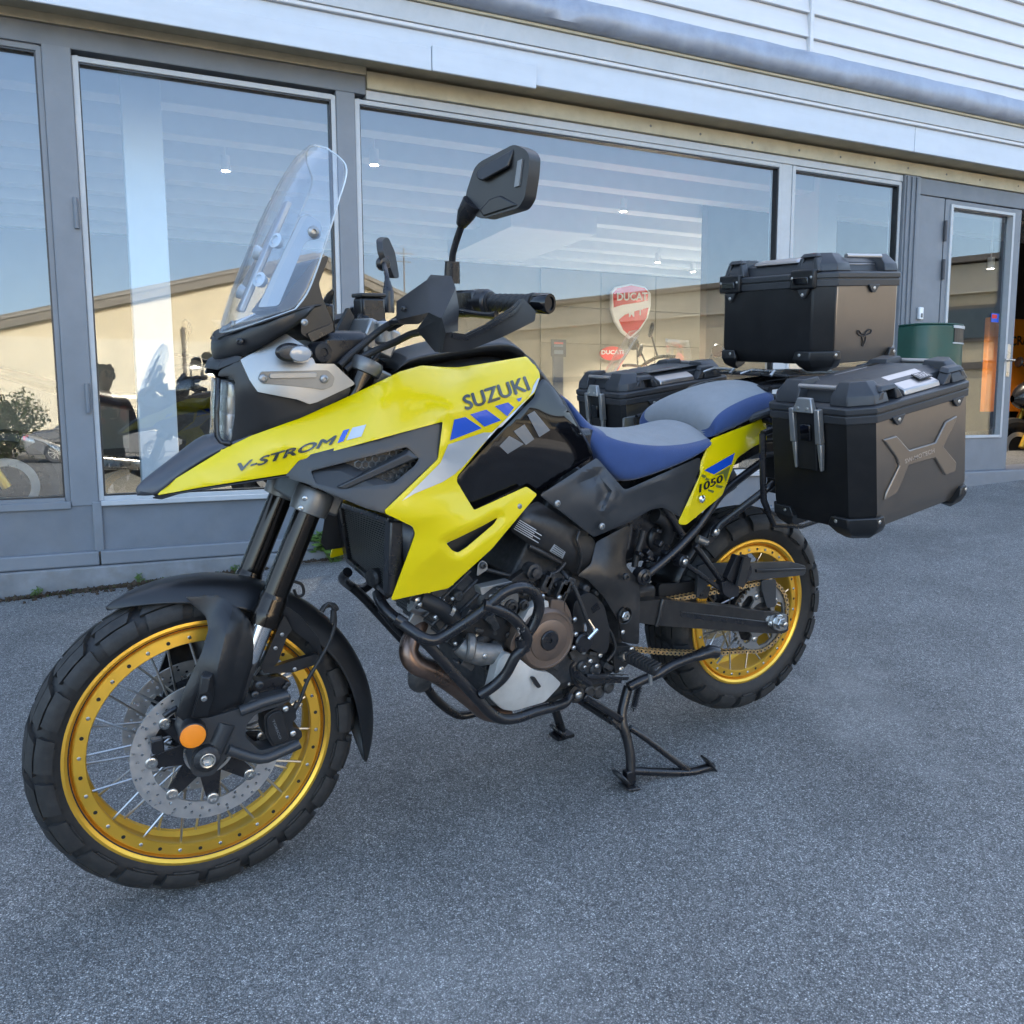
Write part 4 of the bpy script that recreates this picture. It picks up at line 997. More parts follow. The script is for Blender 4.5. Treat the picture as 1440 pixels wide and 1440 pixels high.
def spider(r_in, r_hub, r_out, n, th, yc, arm=.35):
    out = []
    for i in range(n):
        a = 2*math.pi*i/n
        for da, r in ((-.5, r_hub), (-.5*arm, r_out*.86), (-.28*arm, r_out), (.28*arm, r_out), (.5*arm, r_out*.86)):
            out.append((1000*r*math.cos(a+da*2*math.pi/n), 1000*r*math.sin(a+da*2*math.pi/n)))
    hole = [(1000*r_in*math.cos(2*math.pi*i/24), 1000*r_in*math.sin(2*math.pi*i/24)) for i in range(24)]
    pts, tri, lp = fill(out, 200, [hole]); k_ = len(pts); mb = MB(); cnt = {}
    for t in tri:
        for i in range(3): cnt[(t[i], t[(i+1) % 3])] = 1
    mb.add([(p[0]/1000, yc-th/2, p[1]/1000) for p in pts]+[(p[0]/1000, yc+th/2, p[1]/1000) for p in pts], list(tri)+[tuple(i+k_ for i in t[::-1]) for t in tri]+[(a, a+k_, b+k_, b) for (a, b) in cnt if (b, a) not in cnt])
    return mb
def make_wheel(loc, R, hw, ring0, ring1, prof, h, N, blocks, hub, nsp=36):
    w_ = empty('wheel', parent=bike); w_.location = loc
    tyre_mesh(prof, h, N, blocks).build('tyre', ['rubber', 'rubber_worn_lit'], w_, angle=40)
    MB().lathe(rim_prof(R, hw, ring0, ring1), axis=(0, 1, 0), n=96, closed=True).build('rim', 'gold', w_, angle=28)
    nip = MB(); hol = MB(); rm_ = (ring0+ring1)/2
    for i in range(nsp):
        a = 2*math.pi*(i+.3)/nsp; d = Vector((math.cos(a), 0, math.sin(a)))
        for sd in (-1, 1):
            c_ = d*rm_+Vector((0, sd*(hw-.0018), 0))
            if (i+(sd > 0)) % 2: nip.lathe([(.0042, -.002), (.0042, .0015), (.0028, .0028), (0, .003)], c=c_, axis=(0, sd, 0), n=9)
            else: hol.lathe([(.0042, -.002), (.0042, .0006), (0, .0006)], c=c_, axis=(0, sd, 0), n=9)
    nip.build('nipples', 'steel', w_, kind='stuff'); hol.build('nipple_holes', 'label_black', w_, kind='stuff')
    for i in range(nsp):
        sd = -1 if i % 2 else 1; a = 2*math.pi*(i+.3)/nsp; cr = (1 if (i//2) % 2 else -1)*.95
        spoke((ring0*1.005*math.cos(a), sd*(hw-.012), ring0*1.005*math.sin(a)), (hub*math.cos(a+cr), sd*.032, hub*math.sin(a+cr)), .0029, w_)
    return w_
fprof = [(.3415, 0), (.340, .014), (.334, .029), (.323, .041), (.306, .0465), (.288, .0445), (.272, .0365), (.264, .034)]
fbl = [(.43, .68, .04, .80, .25, 1.0), (-.68, -.43, .54, 1.30, -.25, 1.0), (.22, .395, .12, .84, .9, 1.0), (-.395, -.22, .62, 1.34, -.9, 1.0), (.02, .19, .0, .80, 1.2, .92), (-.19, -.02, .5, 1.30, -1.2, .92), (.665, .72, .20, .72, .2, .5), (-.72, -.665, .7, 1.22, -.2, .5)]
fw = make_wheel(FA, .281, .037, .232, .259, [(r-.0045, y) if i < 4 else (r, y) for i, (r, y) in enumerate(fprof)], .0112, 21, fbl, .036)
rprof = [(.315, 0), (.3135, .025), (.307, .048), (.293, .068), (.272, .0765), (.250, .072), (.232, .062), (.222, .056)]
rbl = [(.40, .67, .04, .78, .2, 1.0), (-.67, -.40, .54, 1.28, -.2, 1.0), (.19, .37, .08, .80, .8, 1.0), (-.37, -.19, .58, 1.30, -.8, 1.0), (.015, .16, .0, .80, .9, .9), (-.16, -.015, .5, 1.30, -.9, .9), (.645, .70, .2, .7, .2, .5), (-.70, -.645, .7, 1.2, -.2, .5)]
rw = make_wheel(RA, .2295, .060, .186, .209, [(r-.0045, y) if i < 4 else (r, y) for i, (r, y) in enumerate(rprof)], .0120, 20, rbl, .055)
# front hub and discs
MB().lathe([(.015, -.075), (.03, -.07), (.034, -.045), (.045, -.038), (.046, -.03), (.028, -.022), (.026, .022), (.046, .03), (.045, .038), (.034, .045), (.03, .07), (.015, .075)], axis=(0, 1, 0), n=28).build('hub', 'cast_dark', fw)
for sd in (-1, 1):
    disc_mesh(.1165, .155, .0048, .068*sd, 0, ((.1225, 16, 0, .0036), (.1315, 24, .3, .0036), (.1405, 24, .75, .0036), (.149, 16, .5, .0032))).build('brake_disc', 'disc_steel', fw, smooth=False)
    spider(.032, .058, .120, 8, .006, .064*sd).build('disc_carrier', 'satin_black', fw, smooth=False)
    rg = MB()
    for i in range(8):
        a = 2*math.pi*i/8; rg.lathe([(.0125, -.004), (.0125, .0042), (.0105, .0054), (.0070, .0054), (.005, .001), (0, .001)], c=(.114*math.cos(a), .068*sd, .114*math.sin(a)), axis=(0, sd, 0), n=16)
    rg.build('disc_bobbins', 'steel', fw, kind='stuff')
    bs = MB()
    for i in range(6):
        a = 2*math.pi*(i+.5)/6; bs.lathe([(.007, 0), (.007, .006), (.0, .007)], c=(.045*math.cos(a), .066*sd, .045*math.sin(a)), axis=(0, sd, 0), n=8)
    bs.build('disc_bolts', 'steel', fw, kind='stuff')
MB().lathe([(.052, -.002), (.052, .002), (.046, .002), (.046, -.002)], c=(0, -.072, 0), axis=(0, -1, 0), n=40, closed=True).build('sensor_ring', 'steel', fw)
# rear hub, disc, sprocket
MB().lathe([(.02, -.09), (.05, -.085), (.06, -.05), (.062, -.035), (.04, -.025), (.04, .025), (.062, .035), (.06, .05), (.03, .08)], axis=(0, 1, 0), n=28).build('hub', 'cast_dark', rw)
disc_mesh(.09, .13, .005, .085, 0, ((.105, 16, 0, .004), (.118, 16, .5, .004))).build('brake_disc', 'disc_steel', rw, smooth=False)
SPY = -.105
teeth = []
NT = 45; SR = .108
for i in range(NT):
    for f, r in ((0, SR-.005), (.25, SR-.004), (.42, SR+.004), (.58, SR+.004), (.75, SR-.004)):
        a = 2*math.pi*(i+f)/NT; teeth.append((1000*r*math.cos(a), 1000*r*math.sin(a)))
hl = [[(1000*.045*math.cos(i*math.pi/12), 1000*.045*math.sin(i*math.pi/12)) for i in range(24)]]
for i in range(5):
    a0 = 2*math.pi*i/5; hl.append([(1000*r*math.cos(a0+d), 1000*r*math.sin(a0+d)) for d, r in ((-.42, .062), (-.46, .080), (-.3, .094), (0, .096), (.3, .094), (.46, .080), (.42, .062), (0, .058))])
pts, tri, lp = fill(teeth, 60, hl); k_ = len(pts); mb = MB(); cnt = {}
for t in tri:
    for i in range(3): cnt[(t[i], t[(i+1) % 3])] = 1
mb.add([(p[0]/1000, SPY-.0035, p[1]/1000) for p in pts]+[(p[0]/1000, SPY+.0035, p[1]/1000) for p in pts], list(tri)+[tuple(i+k_ for i in t[::-1]) for t in tri]+[(a, a+k_, b+k_, b) for (a, b) in cnt if (b, a) not in cnt])
mb.build('sprocket', 'silver', rw, smooth=False)
mb = MB(); mb.lathe([(.05, .0), (.052, .02), (.085, .028), (.085, .035), (.04, .05)], c=(0, SPY+.004, 0), axis=(0, 1, 0), n=30)
mb.build('sprocket_carrier', 'cast_dark', rw)
for i in range(5):
    a = 2*math.pi*(i+.5)/5; bolt((.07*math.cos(a), SPY-.004, .07*math.sin(a)), .009, rw, 'steel', name='sprocket_nut')

# ---------------------------------------------------------------- chain
ch = []
ctr = RA+Vector((0, SPY, 0)); sp_f = Vector((.985, SPY, .445)); rf = .040
def tang(c1, r1, c2, r2, up):
    d = c2-c1; L = math.hypot(d.x, d.z); a = math.atan2(d.z, d.x); b_ = math.acos((r1-r2)/L); s_ = 1 if up else -1
    n_ = a+s_*b_; return Vector((c1.x+r1*math.cos(n_), SPY, c1.z+r1*math.sin(n_))), Vector((c2.x+r2*math.cos(n_), SPY, c2.z+r2*math.sin(n_)))
t1, t2 = tang(sp_f, rf, ctr, SR, True); b1, b2 = tang(sp_f, rf, ctr, SR, False)
path = [t1.lerp(t2, i/24) for i in range(25)]
a0 = math.atan2(t2.z-ctr.z, t2.x-ctr.x); a1 = math.atan2(b2.z-ctr.z, b2.x-ctr.x)
path += [ctr+Vector((SR*math.cos(a0+(a1-a0)*i/20), 0, SR*math.sin(a0+(a1-a0)*i/20))) for i in range(1, 21)]
low = [b2.lerp(b1, i/24) for i in range(1, 25)]
path += [p-Vector((0, 0, .016*math.sin(math.pi*i/24))) for i, p in enumerate(low)]
a2 = math.atan2(b1.z-sp_f.z, b1.x-sp_f.x); a3 = math.atan2(t1.z-sp_f.z, t1.x-sp_f.x)
while a3 > a2: a3 -= 2*math.pi
path += [sp_f+Vector((rf*math.cos(a2+(a3-a2)*i/10), 0, rf*math.sin(a2+(a3-a2)*i/10))) for i in range(1, 10)]
path.append(path[0]); L_ = [0]
for i in range(1, len(path)): L_.append(L_[-1]+(path[i]-path[i-1]).length)
NL = int(round(L_[-1]/.0159)); NL += NL % 2
def at_len(s): 
    s = s % L_[-1]; xs_ = np.interp(s, L_, [p.x for p in path]); zs_ = np.interp(s, L_, [p.z for p in path]); return Vector((xs_, SPY, zs_))
gm_ = MB(); dk = MB()
for i in range(NL):
    p = at_len(L_[-1]*i/NL); q = at_len(L_[-1]*(i+1)/NL); d = (q-p).normalized(); u = Vector((-d.z, 0, d.x)); w2 = .0095 if i % 2 else .0068
    for sd in (-1, 1):
        yy = Vector((0, sd*w2, 0)); lo = []
        for (c_, s0) in ((q, 1), (p, -1)):
            for k_ in range(5):
                a = -math.pi/2+math.pi*k_/4; lo.append(c_+d*s0*math.cos(a)*.0070+u*s0*math.sin(a)*.0070+yy)
            lo.append((p+q)/2+u*s0*.0042+yy)
        gm_.prism(lo, (0, .0014*sd, 0))
    gm_.mi = 1; gm_.lathe([(.0030, -.0120), (.0030, .0120)], c=p, axis=(0, 1, 0), n=7); gm_.lathe([(.005, -.006), (.005, .006)], c=p, axis=(0, 1, 0), n=8); gm_.mi = 0
gm_.build('chain', ['gold_chain', 'satin_black'], bike, kind='stuff', angle=30)

# ---------------------------------------------------------------- fork, clamps, fender, brake
FD = Vector((.237, 0, .499)).normalized()      # fork direction, upwards
def fpt(z, y): return Vector((.139+(z-.644)*.475, y, z))
for sd in (-1, 1):
    y = .105*sd
    f = MB(); f.tube([fpt(.655, y), fpt(1.145, y)], .0275, 24); fk = f.build('fork_tube', 'fork_tube', bike)
    s_ = MB(); s_.lathe([(.0215, -.02), (.0315, -.018), (.0325, .0), (.0315, .012), (.0300, .016), (.0305, .040), (.0295, .043), (.0280, .05)], c=fpt(.632, y), axis=FD, n=28); s_.build('dust_seal', 'fork_tube', fk)
    s_ = MB(); s_.tube([fpt(.53, y), fpt(.64, y)], .0215, 20); s_.build('inner_tube', 'chrome', fk)
    s_ = MB(); s_.lathe([(.0275, -.014), (.0345, -.012), (.0365, -.002), (.0365, .010), (.034, .016), (.026, .018), (.024, .012), (0, .012)], c=fpt(1.143, y), axis=FD, n=30); s_.build('fork_cap', 'clamp_grey', fk)
    s_ = MB(); s_.lathe([(.0285, -.028), (.040, -.026), (.0415, -.01), (.0415, .02), (.039, .026), (.0285, .028)], c=fpt(.868, y), axis=FD, n=30); s_.build('clamp', 'clamp_grey', fk)
    if sd < 0:
        for dx in (-.008, .012): bolt(fpt(.868+dx, y)+Vector((-.03, -.030, .0)), .006, fk, 'steel', axis=(-.5, -.8, 0))
b = MB(); b.box(-.05, .05, -.10, .10, -.025, .025, Matrix.Translation(fpt(.868, 0)+Vector((.02, 0, 0))) @ Matrix.Rotation(.44, 4, 'Y')); b.box(-.05, .05, -.10, .10, -.018, .018, Matrix.Translation(fpt(1.13, 0)+Vector((.02, 0, 0))) @ Matrix.Rotation(.44, 4, 'Y')); b.build('triple_clamp', 'clamp_grey', bike, bevel=.006, kind='stuff')
b = MB(); b.tube([fpt(.85, 0)+Vector((.05, 0, 0)), fpt(1.16, 0)+Vector((.05, 0, 0))], .03, 16); b.build('steering_stem', 'satin_black', bike)
# fender arched over the tyre
rows = []
st = [(116.5, .366, .006, .002), (113, .370, .022, .008), (107, .372, .042, .018), (98, .373, .060, .030), (88, .373, .070, .042), (76, .372, .075, .050), (62, .371, .077, .052), (48, .372, .077, .052), (36, .375, .077, .050), (24, .380, .076, .048), (12, .386, .074, .050), (2, .392, .070, .050), (-8, .398, .058, .044), (-15, .403, .040, .030), (-20, .407, .022, .016), (-23.5, .410, .006, .004)]
for (an_, r, hw_, dr) in st:
    a = math.radians(an_); row = []
    for s_ in np.linspace(-1, 1, 13):
        q = abs(s_)**2.6; rr = r-dr*q-.006*s_*s_; y = hw_*math.copysign(abs(s_)**.85, s_); row.append(Vector((rr*math.cos(a), y, .345+rr*math.sin(a))))
    rows.append(row)
b = MB(); b.sheet(rows); fen = b.build('front_fender', 'plastic', bike, subsurf=2, solid=.003, angle=60)
b.build  # keep
stay = plate('fender_stay', K(10, '540,470 590,565 560,600 500,770 470,800 740,720 785,745 770,775 600,835 470,842 410,840 390,800 480,600'), -.098, 'plastic', bike, thick=.016, bevel=.003)
b = MB(); 
for (x_, y_) in ((525, 596), (483, 682), (605, 815)):
    bolt(P(280+x_*.2222, 760+y_*.2222, -.099), .0045, stay, 'silver')
fsp, _ = skin('fender_side', K(10, '-60,400 120,400 220,440 330,500 560,420 640,480 760,620 790,760 770,790 700,650 590,565 540,470 520,520 420,520 330,560 200,470 60,470'), [(280, 850, -.082), (400, 880, -.085), (440, 910, -.08), (460, 935, -.075)], 'plastic', bike, step=9, thick=.003, mirror=True)
# leg guard in front of the fork
gd_out = K(17, '560,-80 700,-90 800,-70 870,-10 930,60 1000,185 998,215 885,530 850,560 690,602 560,622 508,580 560,430 655,230 692,100 680,30')
gd, _ = skin('fork_guard', gd_out, [p for p in K(17, '560,-60,-.085 860,0,-.112 1000,200,-.112 880,540,-.118 700,600,-.122 520,580,-.122 690,100,-.105 600,340,-.12 800,250,-.150 790,120,-.138 760,430,-.150 740,300,-.150')], 'plastic', bike, step=4, thick=.004, mirror=True, bump=lambda pts: tents(pts, ((17, '840,-60 800,80 742,330 735,480', -.012, 22), (17, '700,60 650,300 600,480 560,600', -.004, 14), (17, '905,30 978,190 962,230 872,522 700,582', .005, 5))), angle=14, lines=[K(17, '838,-50 800,80 742,330 735,480'), K(17, '905,30 978,190 962,230 872,522 700,582')])
facet('guard_rib', K(17, '672,325,-.138 730,332,-.152 722,480,-.152 690,590,-.148 600,600,-.138 640,455,-.140 655,370,-.160 700,375,-.166 690,450,-.166 640,470,-.160'), [(0, 1, 7, 6), (1, 2, 8, 7), (2, 3, 4, 9, 8), (0, 6, 9, 5), (5, 9, 4), (6, 7, 8, 9)], 'plastic', gd, thick=.01, bevel=.0015)
bolt(P(120+668*.25, 860+490*.25, -.166), .006, gd, 'silver')
# axle carrier casting, axle, reflector
cast_o = K(17, '560,610 690,600 880,545 930,500 1150,458 1160,500 1100,530 960,575 905,640 900,710 985,785 1040,770 1195,718 1215,760 1000,852 930,850 800,812 760,870 720,920 640,935 600,915 590,840 600,780 540,740 520,680')
cas = plate('axle_carrier', cast_o, -.130, 'plastic_grey', bike, thick=.05, bevel=.007, rnd=5, mirror=True)
mb = MB()
mb.tube(P3(K(17, '870,560 1000,510 1140,470'), -.130), .0115, 12); mb.tube(P3(K(17, '800,775 980,828 1100,790 1205,742'), -.130), .0115, 12, smooth_n=3); mb.tube(P3(K(17, '790,620 700,820'), -.118), .022, 14); mb.build('carrier_arms', 'plastic_grey', cas)
ax = P(120+690*.25, 860+840*.25, -.152)
b = MB(); b.lathe([(.028, -.03), (.027, -.006), (.022, -.002), (.0155, .0), (.0150, -.006)], c=ax, axis=(0, -1, 0), n=24, caps=False); b.build('axle_end', 'cast_dark', cas)
b = MB(); b.lathe([(.0158, -.004), (.0158, .001), (.0145, .0015), (.0122, .0008)], c=ax, axis=(0, -1, 0), n=24, caps=False); b.lathe([(.0122, .0008), (.0115, -.012), (0, -.012)], c=ax, axis=(0, -1, 0), n=6, caps=False); b.build('axle_nut', 'steel', cas)
b = MB(); b.tube([FA+Vector((0, -.10, 0)), FA+Vector((0, .13, 0))], .012, 16); b.build('axle', 'steel', bike)
rc_ = P(120+605*.25, 860+697*.25, -.150)
b = MB(); b.lathe([(.028, -.02), (.0285, .0), (.0275, .004), (.0255, .005), (.0250, .002)], c=rc_, axis=(-.12, -1, 0), n=36, caps=False); rf_ = b.build('reflector', 'plastic', bike)
b = MB(); b.lathe([(.0252, .002), (.0252, .004), (.02, .0055), (0, .006)], c=rc_, axis=(-.12, -1, 0), n=36); b.build('reflector_lens', 'orange_lens', rf_)
# caliper
cal = plate('brake_caliper', K(17, '1005,585 1060,548 1115,520 1180,540 1190,600 1165,625 1170,650 1215,665 1222,705 1195,730 1055,765 1012,700'), -.125, 'plastic', bike, thick=.06, bevel=.006, rnd=6, mirror=True)
for (x_, y_) in ((1127, 548), (1168, 686)): bolt(P(120+x_*.25, 860+y_*.25, -.127), .0065, cal, 'steel')
for (x_, y_) in ((1125, 428), (1140, 408)): bolt(P(120+x_*.25, 860+y_*.25, -.108), .006, cal, 'cast_dark')
plate('caliper_bracket', K(17, '1040,380 1090,365 1160,400 1120,445 1040,460 960,480 930,440 950,385 1000,395'), -.100, 'satin_black', cal, thick=.03, bevel=.005)
tq = [P(120+x_*.25, 860+y_*.25, -.1332) for x_, y_ in ((1062, 605), (1105, 715), (1092, 720), (1050, 612))]
text_quad('caliper_mark', 'TOKICO', tq, 'decal_grey', cal, bold=.02)
plate('caliper_cover', K(17, '1020,600 1060,565 1110,560 1130,640 1150,720 1060,750 1030,700'), -.1325, 'plastic', cal, thick=.012, bevel=.004, rnd=8)
bolt(P(120+980*.25, 860+412*.25, -.120), .0085, cal, 'plastic_grey'); bolt(P(120+955*.25, 860+468*.25, -.115), .008, cal, 'plastic_grey')
for (x_, y_) in ((430, 640), ):
    pass
b = MB(); b.tube(P3(K(10, '600,1080 640,1010 690,880 760,760 820,650 858,540 860,470 845,420 815,400 790,430'), -.118), .0042, 8, smooth_n=4); hose = b.build('brake_hose', 'rubber_clean', bike)
b = MB(); b.tube(P3(K(10, '590,1085 625,1025'), -.118), .0068, 10); b.tube(P3(K(10, '850,440 846,520'), -.118), .0062, 10); b.tube(P3(K(10, '775,450 800,415 850,410 870,440'), -.11), .006, 8, smooth_n=3); b.build('hose_sleeve', 'rubber_clean', hose)
b = MB(); b.tube(P3(K(10, '600,260 650,280 660,340 620,350 600,310'), -.03), .0035, 7, smooth_n=4); b.build('sensor_cable', 'rubber_clean', bike)
b = MB(); b.tube(P3(K(17, '440,590 480,560 520,540'), -.09), .007, 8); b.box(-.012, .012, -.01, .01, -.015, .015, Matrix.Translation(P(120+405*.25, 860+750*.25, -.09))); b.build('speed_sensor', 'satin_black', bike, bevel=.003, kind='stuff')

# ---------------------------------------------------------------- bodywork
Yl = K(2, '118,738 300,706 645,652 692,597 1275,440 1258,592 1040,800') + K(4, '152,872 290,938 303,978 180,1312 470,1250 690,1050 920,775 865,735 600,855 512,710 516,682 690,470 905,262 935,180 928,148 865,76 700,104 520,132 440,130 335,122') + K(2, '1100,238 1040,268 900,335 700,425 500,497 400,545 160,692')
yc = K(2, '120,735,-.045 160,692,-.042 400,545,-.085 500,497,-.098 300,640,-.085 640,640,-.135 700,425,-.118 620,540,-.135 900,335,-.135 900,470,-.172 1040,268,-.140 1250,440,-.207 1100,400,-.190') + \
     K(4, '430,590,-.222 152,872,-.232 303,978,-.232 180,1310,-.205 470,1250,-.215 690,1050,-.226 920,775,-.205 865,735,-.200 600,855,-.222 512,700,-.215 690,470,-.198 905,262,-.168 935,180,-.150 865,76,-.118 520,132,-.120 335,122,-.118 480,330,-.216 700,250,-.190 600,160,-.160 250,200,-.152 120,300,-.185 420,800,-.236 480,1000,-.238 330,1150,-.222 620,930,-.232')
vent = K(4, '458,1022 520,995 640,935 722,890 700,925 560,1045 520,1070 490,1060')
FOLDS = [(4, '400,218 620,186 860,128 928,150', -.008, 46), (4, '500,290 500,396 432,600', -.006, 40), (4, '186,1300 330,1120 560,955 800,800 905,772', -.006, 34), (4, '152,874 300,905 430,880 600,858', -.005, 30), (2, '130,725 500,530 820,415', -.004, 44)]
def crease(pts):
    d = tents(pts, FOLDS)
    q = np.array(dens(vent, 3)); dd = np.sqrt(((pts[:, None]-q[None])**2).sum(-1)).min(1); return d+.010*np.clip(1-dd/11, 0, 1)
yel, yel2 = skin('side_fairing', Yl, yc, 'yellow', bike, step=5, holes=[vent], thick=.004, rnd=3, bump=crease, angle=25, lines=[K(k_, l_) for k_, l_, _, _ in FOLDS[:1]+FOLDS[2:3]])
plate('vent_back', K(4, '430,1050 720,860 740,900 560,1090 480,1100'), -.205, 'label_black', yel, thick=.004, bevel=0)
for q_, nm in ((K(4, '500,396 556,383 640,440 478,502'), 'b'), (K(4, '580,370 662,345 738,400 652,432'), 'b'), (K(4, '705,328 772,309 803,335 768,380'), 'b'), (K(4, '815,291 842,283 836,300 826,306'), 'b')):
    decal('stripe', q_, yel, 'decal_blue', mirror=yel2)
decal('stripe', K(4, '470,522 650,462 690,462 712,447 505,670 440,712 300,770 235,808 330,715 430,615'), yel, 'decal_silver', mirror=yel2)
decal('stripe', K(4, '720,440 740,432 800,370 870,290 890,262 900,225 920,190 932,185 905,255 690,462 540,630 522,660 600,570'), yel, 'decal_silver', mirror=yel2)
text_on('lettering', 'SUZUKI', K(4, '540,278 858,178 884,245 560,348'), yel, 'decal_dark', bold=0, heavy=((-.9, .2), (0, 0), (.9, -.2), (0, .9), (0, -.8)))
text_on('lettering', 'V-STROM', K(2, '440,612 838,498 830,530 438,645'), yel, 'decal_dark', bold=0, slant=.03, heavy=((-1.1, .3), (-.5, .1), (0, 0), (.6, -.2), (1.1, -.3), (0, .7), (0, -.6)))
decal('stripe', K(2, '872,476 897,469 872,520 848,527'), yel, 'decal_blue', mirror=yel2)
decal('stripe', K(2, '909,465 965,452 945,500 885,516'), yel, 'decal_silver', mirror=yel2)
bolt(P(500+830*.2778, 480+835*.2778, -.2115), .006, yel, 'silver')
# dark air duct panel with honeycomb
dp_o = K(2, '684,588 1285,428 1268,598 1038,812 960,790 720,690 640,668 640,650')
duct, duct2 = skin('air_duct', dp_o, K(2, '690,600,-.144 1270,445,-.204 1255,590,-.218 1040,800,-.228 720,690,-.162 645,655,-.136 1000,560,-.196 960,700,-.207'), 'plastic_grey', bike, step=7, holes=[K(2, '880,605 1130,543 1180,590 1160,620 1075,690 860,715 760,690 740,640')], mirror=True, rnd=3)
rec = plate('duct_recess', K(2, '700,620 1200,500 1230,580 1060,740 860,760 720,680'), -.17, 'label_black', duct, thick=.004, bevel=0, ctrl=K(2, '700,620,-.125 1200,500,-.165 1230,580,-.175 1060,740,-.185 720,680,-.13'))
hx = MB()
for i in range(13):
    for j in range(9):
        x_ = 890+i*28+(14 if j % 2 else 0); y_ = 545+j*23
        if not inside(np.array([[x_, y_]]), [(905, 605), (1125, 548), (1175, 590), (1160, 625), (1085, 680), (1040, 660)])[0]: continue
        pts = [P(180+(x_+15*math.cos(a*math.pi/3+.52))*.3472, 440+(y_+15*math.sin(a*math.pi/3+.52))*.3472, -.188) for a in range(6)]
        hx.tube(pts, .0017, 4, closed=True)
hx.build('honeycomb', 'clamp_grey', duct, kind='stuff')
facet('duct_bar', K(2, '1140,555,-.214 1180,588,-.216 880,715,-.196 850,705,-.190 1130,572,-.222 1160,590,-.222'), [(0, 4, 3), (4, 5, 2, 3), (0, 1, 5, 4), (1, 2, 5)], 'plastic_grey', duct, thick=.012, bevel=.002)
facet('duct_blade', K(2, '735,640,-.150 865,600,-.166 1060,690,-.205 1035,780,-.222 720,685,-.158 860,640,-.176 1000,700,-.21'), [(0, 1, 5), (1, 2, 6, 5), (2, 3, 6), (3, 4, 5, 6), (0, 5, 4)], 'plastic', duct, thick=.004, bevel=.0015)
# gloss black side panel under the tank
gl_o = K(4, '516,690 540,660 905,282 915,225 945,190 962,195 1010,245 1100,390 1196,562 1190,590 930,757 870,716 600,852 514,712')
glp, _ = skin('side_cover', gl_o, K(4, '516,690,-.198 600,850,-.194 905,282,-.162 945,190,-.142 1010,245,-.140 1196,562,-.146 1190,590,-.146 930,757,-.172 870,716,-.178 750,560,-.190 1000,450,-.166'), 'gloss_black', bike, step=7, rnd=3)
decal('stripe', K(4, '870,372 905,352 985,450 930,485'), glp, 'decal_grey'); decal('stripe', K(4, '800,455 855,420 905,495 862,525'), glp, 'decal_grey'); decal('stripe', K(4, '728,530 778,478 852,520 770,570'), glp, 'decal_grey')
# tank top cover and trim
def sym_loft(name, left, m, parent, rise, n=11, pw=2.0, skirt=0.0, **k):
    rows = []
    for (p, hgt) in zip(left, rise):
        r_ = [Vector((p.x, p.y*s_*-1, p.z+hgt*(1-abs(s_)**pw))) for s_ in np.linspace(-1, 1, n)]
        if skirt: r_ = [Vector((p.x, -p.y*.97, p.z-skirt))]+r_+[Vector((p.x, p.y*.97, p.z-skirt))]
        rows.append(r_)
    mb = MB(); mb.sheet(rows); return mb.build(name, m, parent, **k)
tl = P3(K(4, '225,148,-.110 280,100,-.108 400,86,-.110 520,66,-.112 700,36,-.110 800,30,-.108 850,52,-.105 885,80,-.10 950,190,-.085 1030,260,-.07'))
sym_loft('tank_cover', tl, 'plastic_grey', bike, [.005, .02, .03, .034, .036, .036, .03, .024, .014, .01], subsurf=1, solid=.004, skirt=.045)
def ring_(x_, w_, z0, z1): return [Vector((x_, w_*math.cos(a*math.pi/6), (z0+z1)/2+(z1-z0)/2*math.sin(a*math.pi/6))) for a in range(12)]
mb = MB(); mb.sheet([ring_(.40, .05, 1.0, 1.06), ring_(.48, .115, .90, 1.10), ring_(.60, .13, .86, 1.13), ring_(.75, .125, .86, 1.12), ring_(.88, .09, .84, 1.02), ring_(.98, .05, .84, .92)], closed=True); mb.build('fuel_tank', 'plastic', bike, subsurf=1)
tl2 = P3(K(4, '865,78,-.117 930,150,-.140 1010,245,-.138 1110,400,-.14 1200,570,-.152')); tl3 = P3(K(4, '855,60,-.105 905,100,-.118 990,215,-.118 1060,300,-.115 1190,530,-.13'))
b = MB(); b.sheet([tl2, tl3]); b.build('tank_trim', 'plastic_grey', bike, solid=.006)
ck = MB(); ck.lathe([(.05, 0), (.05, .006), (.04, .012), (0, .012)], c=P(500+600*.2778, 480+40*.2778, 0)+Vector((0, 0, .012)), axis=(0, 0, 1), n=30); ck.build('tank_cap', 'satin_black', bike)
# nose (beak) centre
nl = P3(K(2, '32,742,0 40,728,-.012 90,690,-.028 170,640,-.040 260,575,-.050 340,520,-.058 410,530,-.080 500,492,-.096'))
nr = P3(K(2, '60,742,-.006 120,738,-.044 140,715,-.045 220,650,-.055 300,600,-.066 370,560,-.078 430,532,-.088 510,494,-.100'))
rows = []
for a, b_ in zip(nl, nr):
    zc = a.z+.006; row = []
    row.append(b_); row.append(a.lerp(b_, .5)+Vector((0, -.002, .002))); row.append(a); row.append(Vector((a.x, a.y*.45, zc+.004))); row.append(Vector((a.x, 0, zc+.006)))
    row += [Vector((p.x, -p.y, p.z)) for p in row[:4][::-1]]; rows.append(row)
mb = MB(); mb.sheet(rows); mb.build('nose', 'nose_grey', bike, solid=.003, subsurf=1)
# underside of the nose
mb = MB(); mb.sheet([[Vector((p.x, p.y, p.z-.002)), Vector((p.x+.02, 0, p.z-.012)), Vector((p.x, -p.y, p.z-.002))] for p in P3(K(2, '100,742,-.035 300,708,-.10 640,655,-.14 800,690,-.13'))]); mb.build('nose_underside', 'plastic', bike, solid=.003)
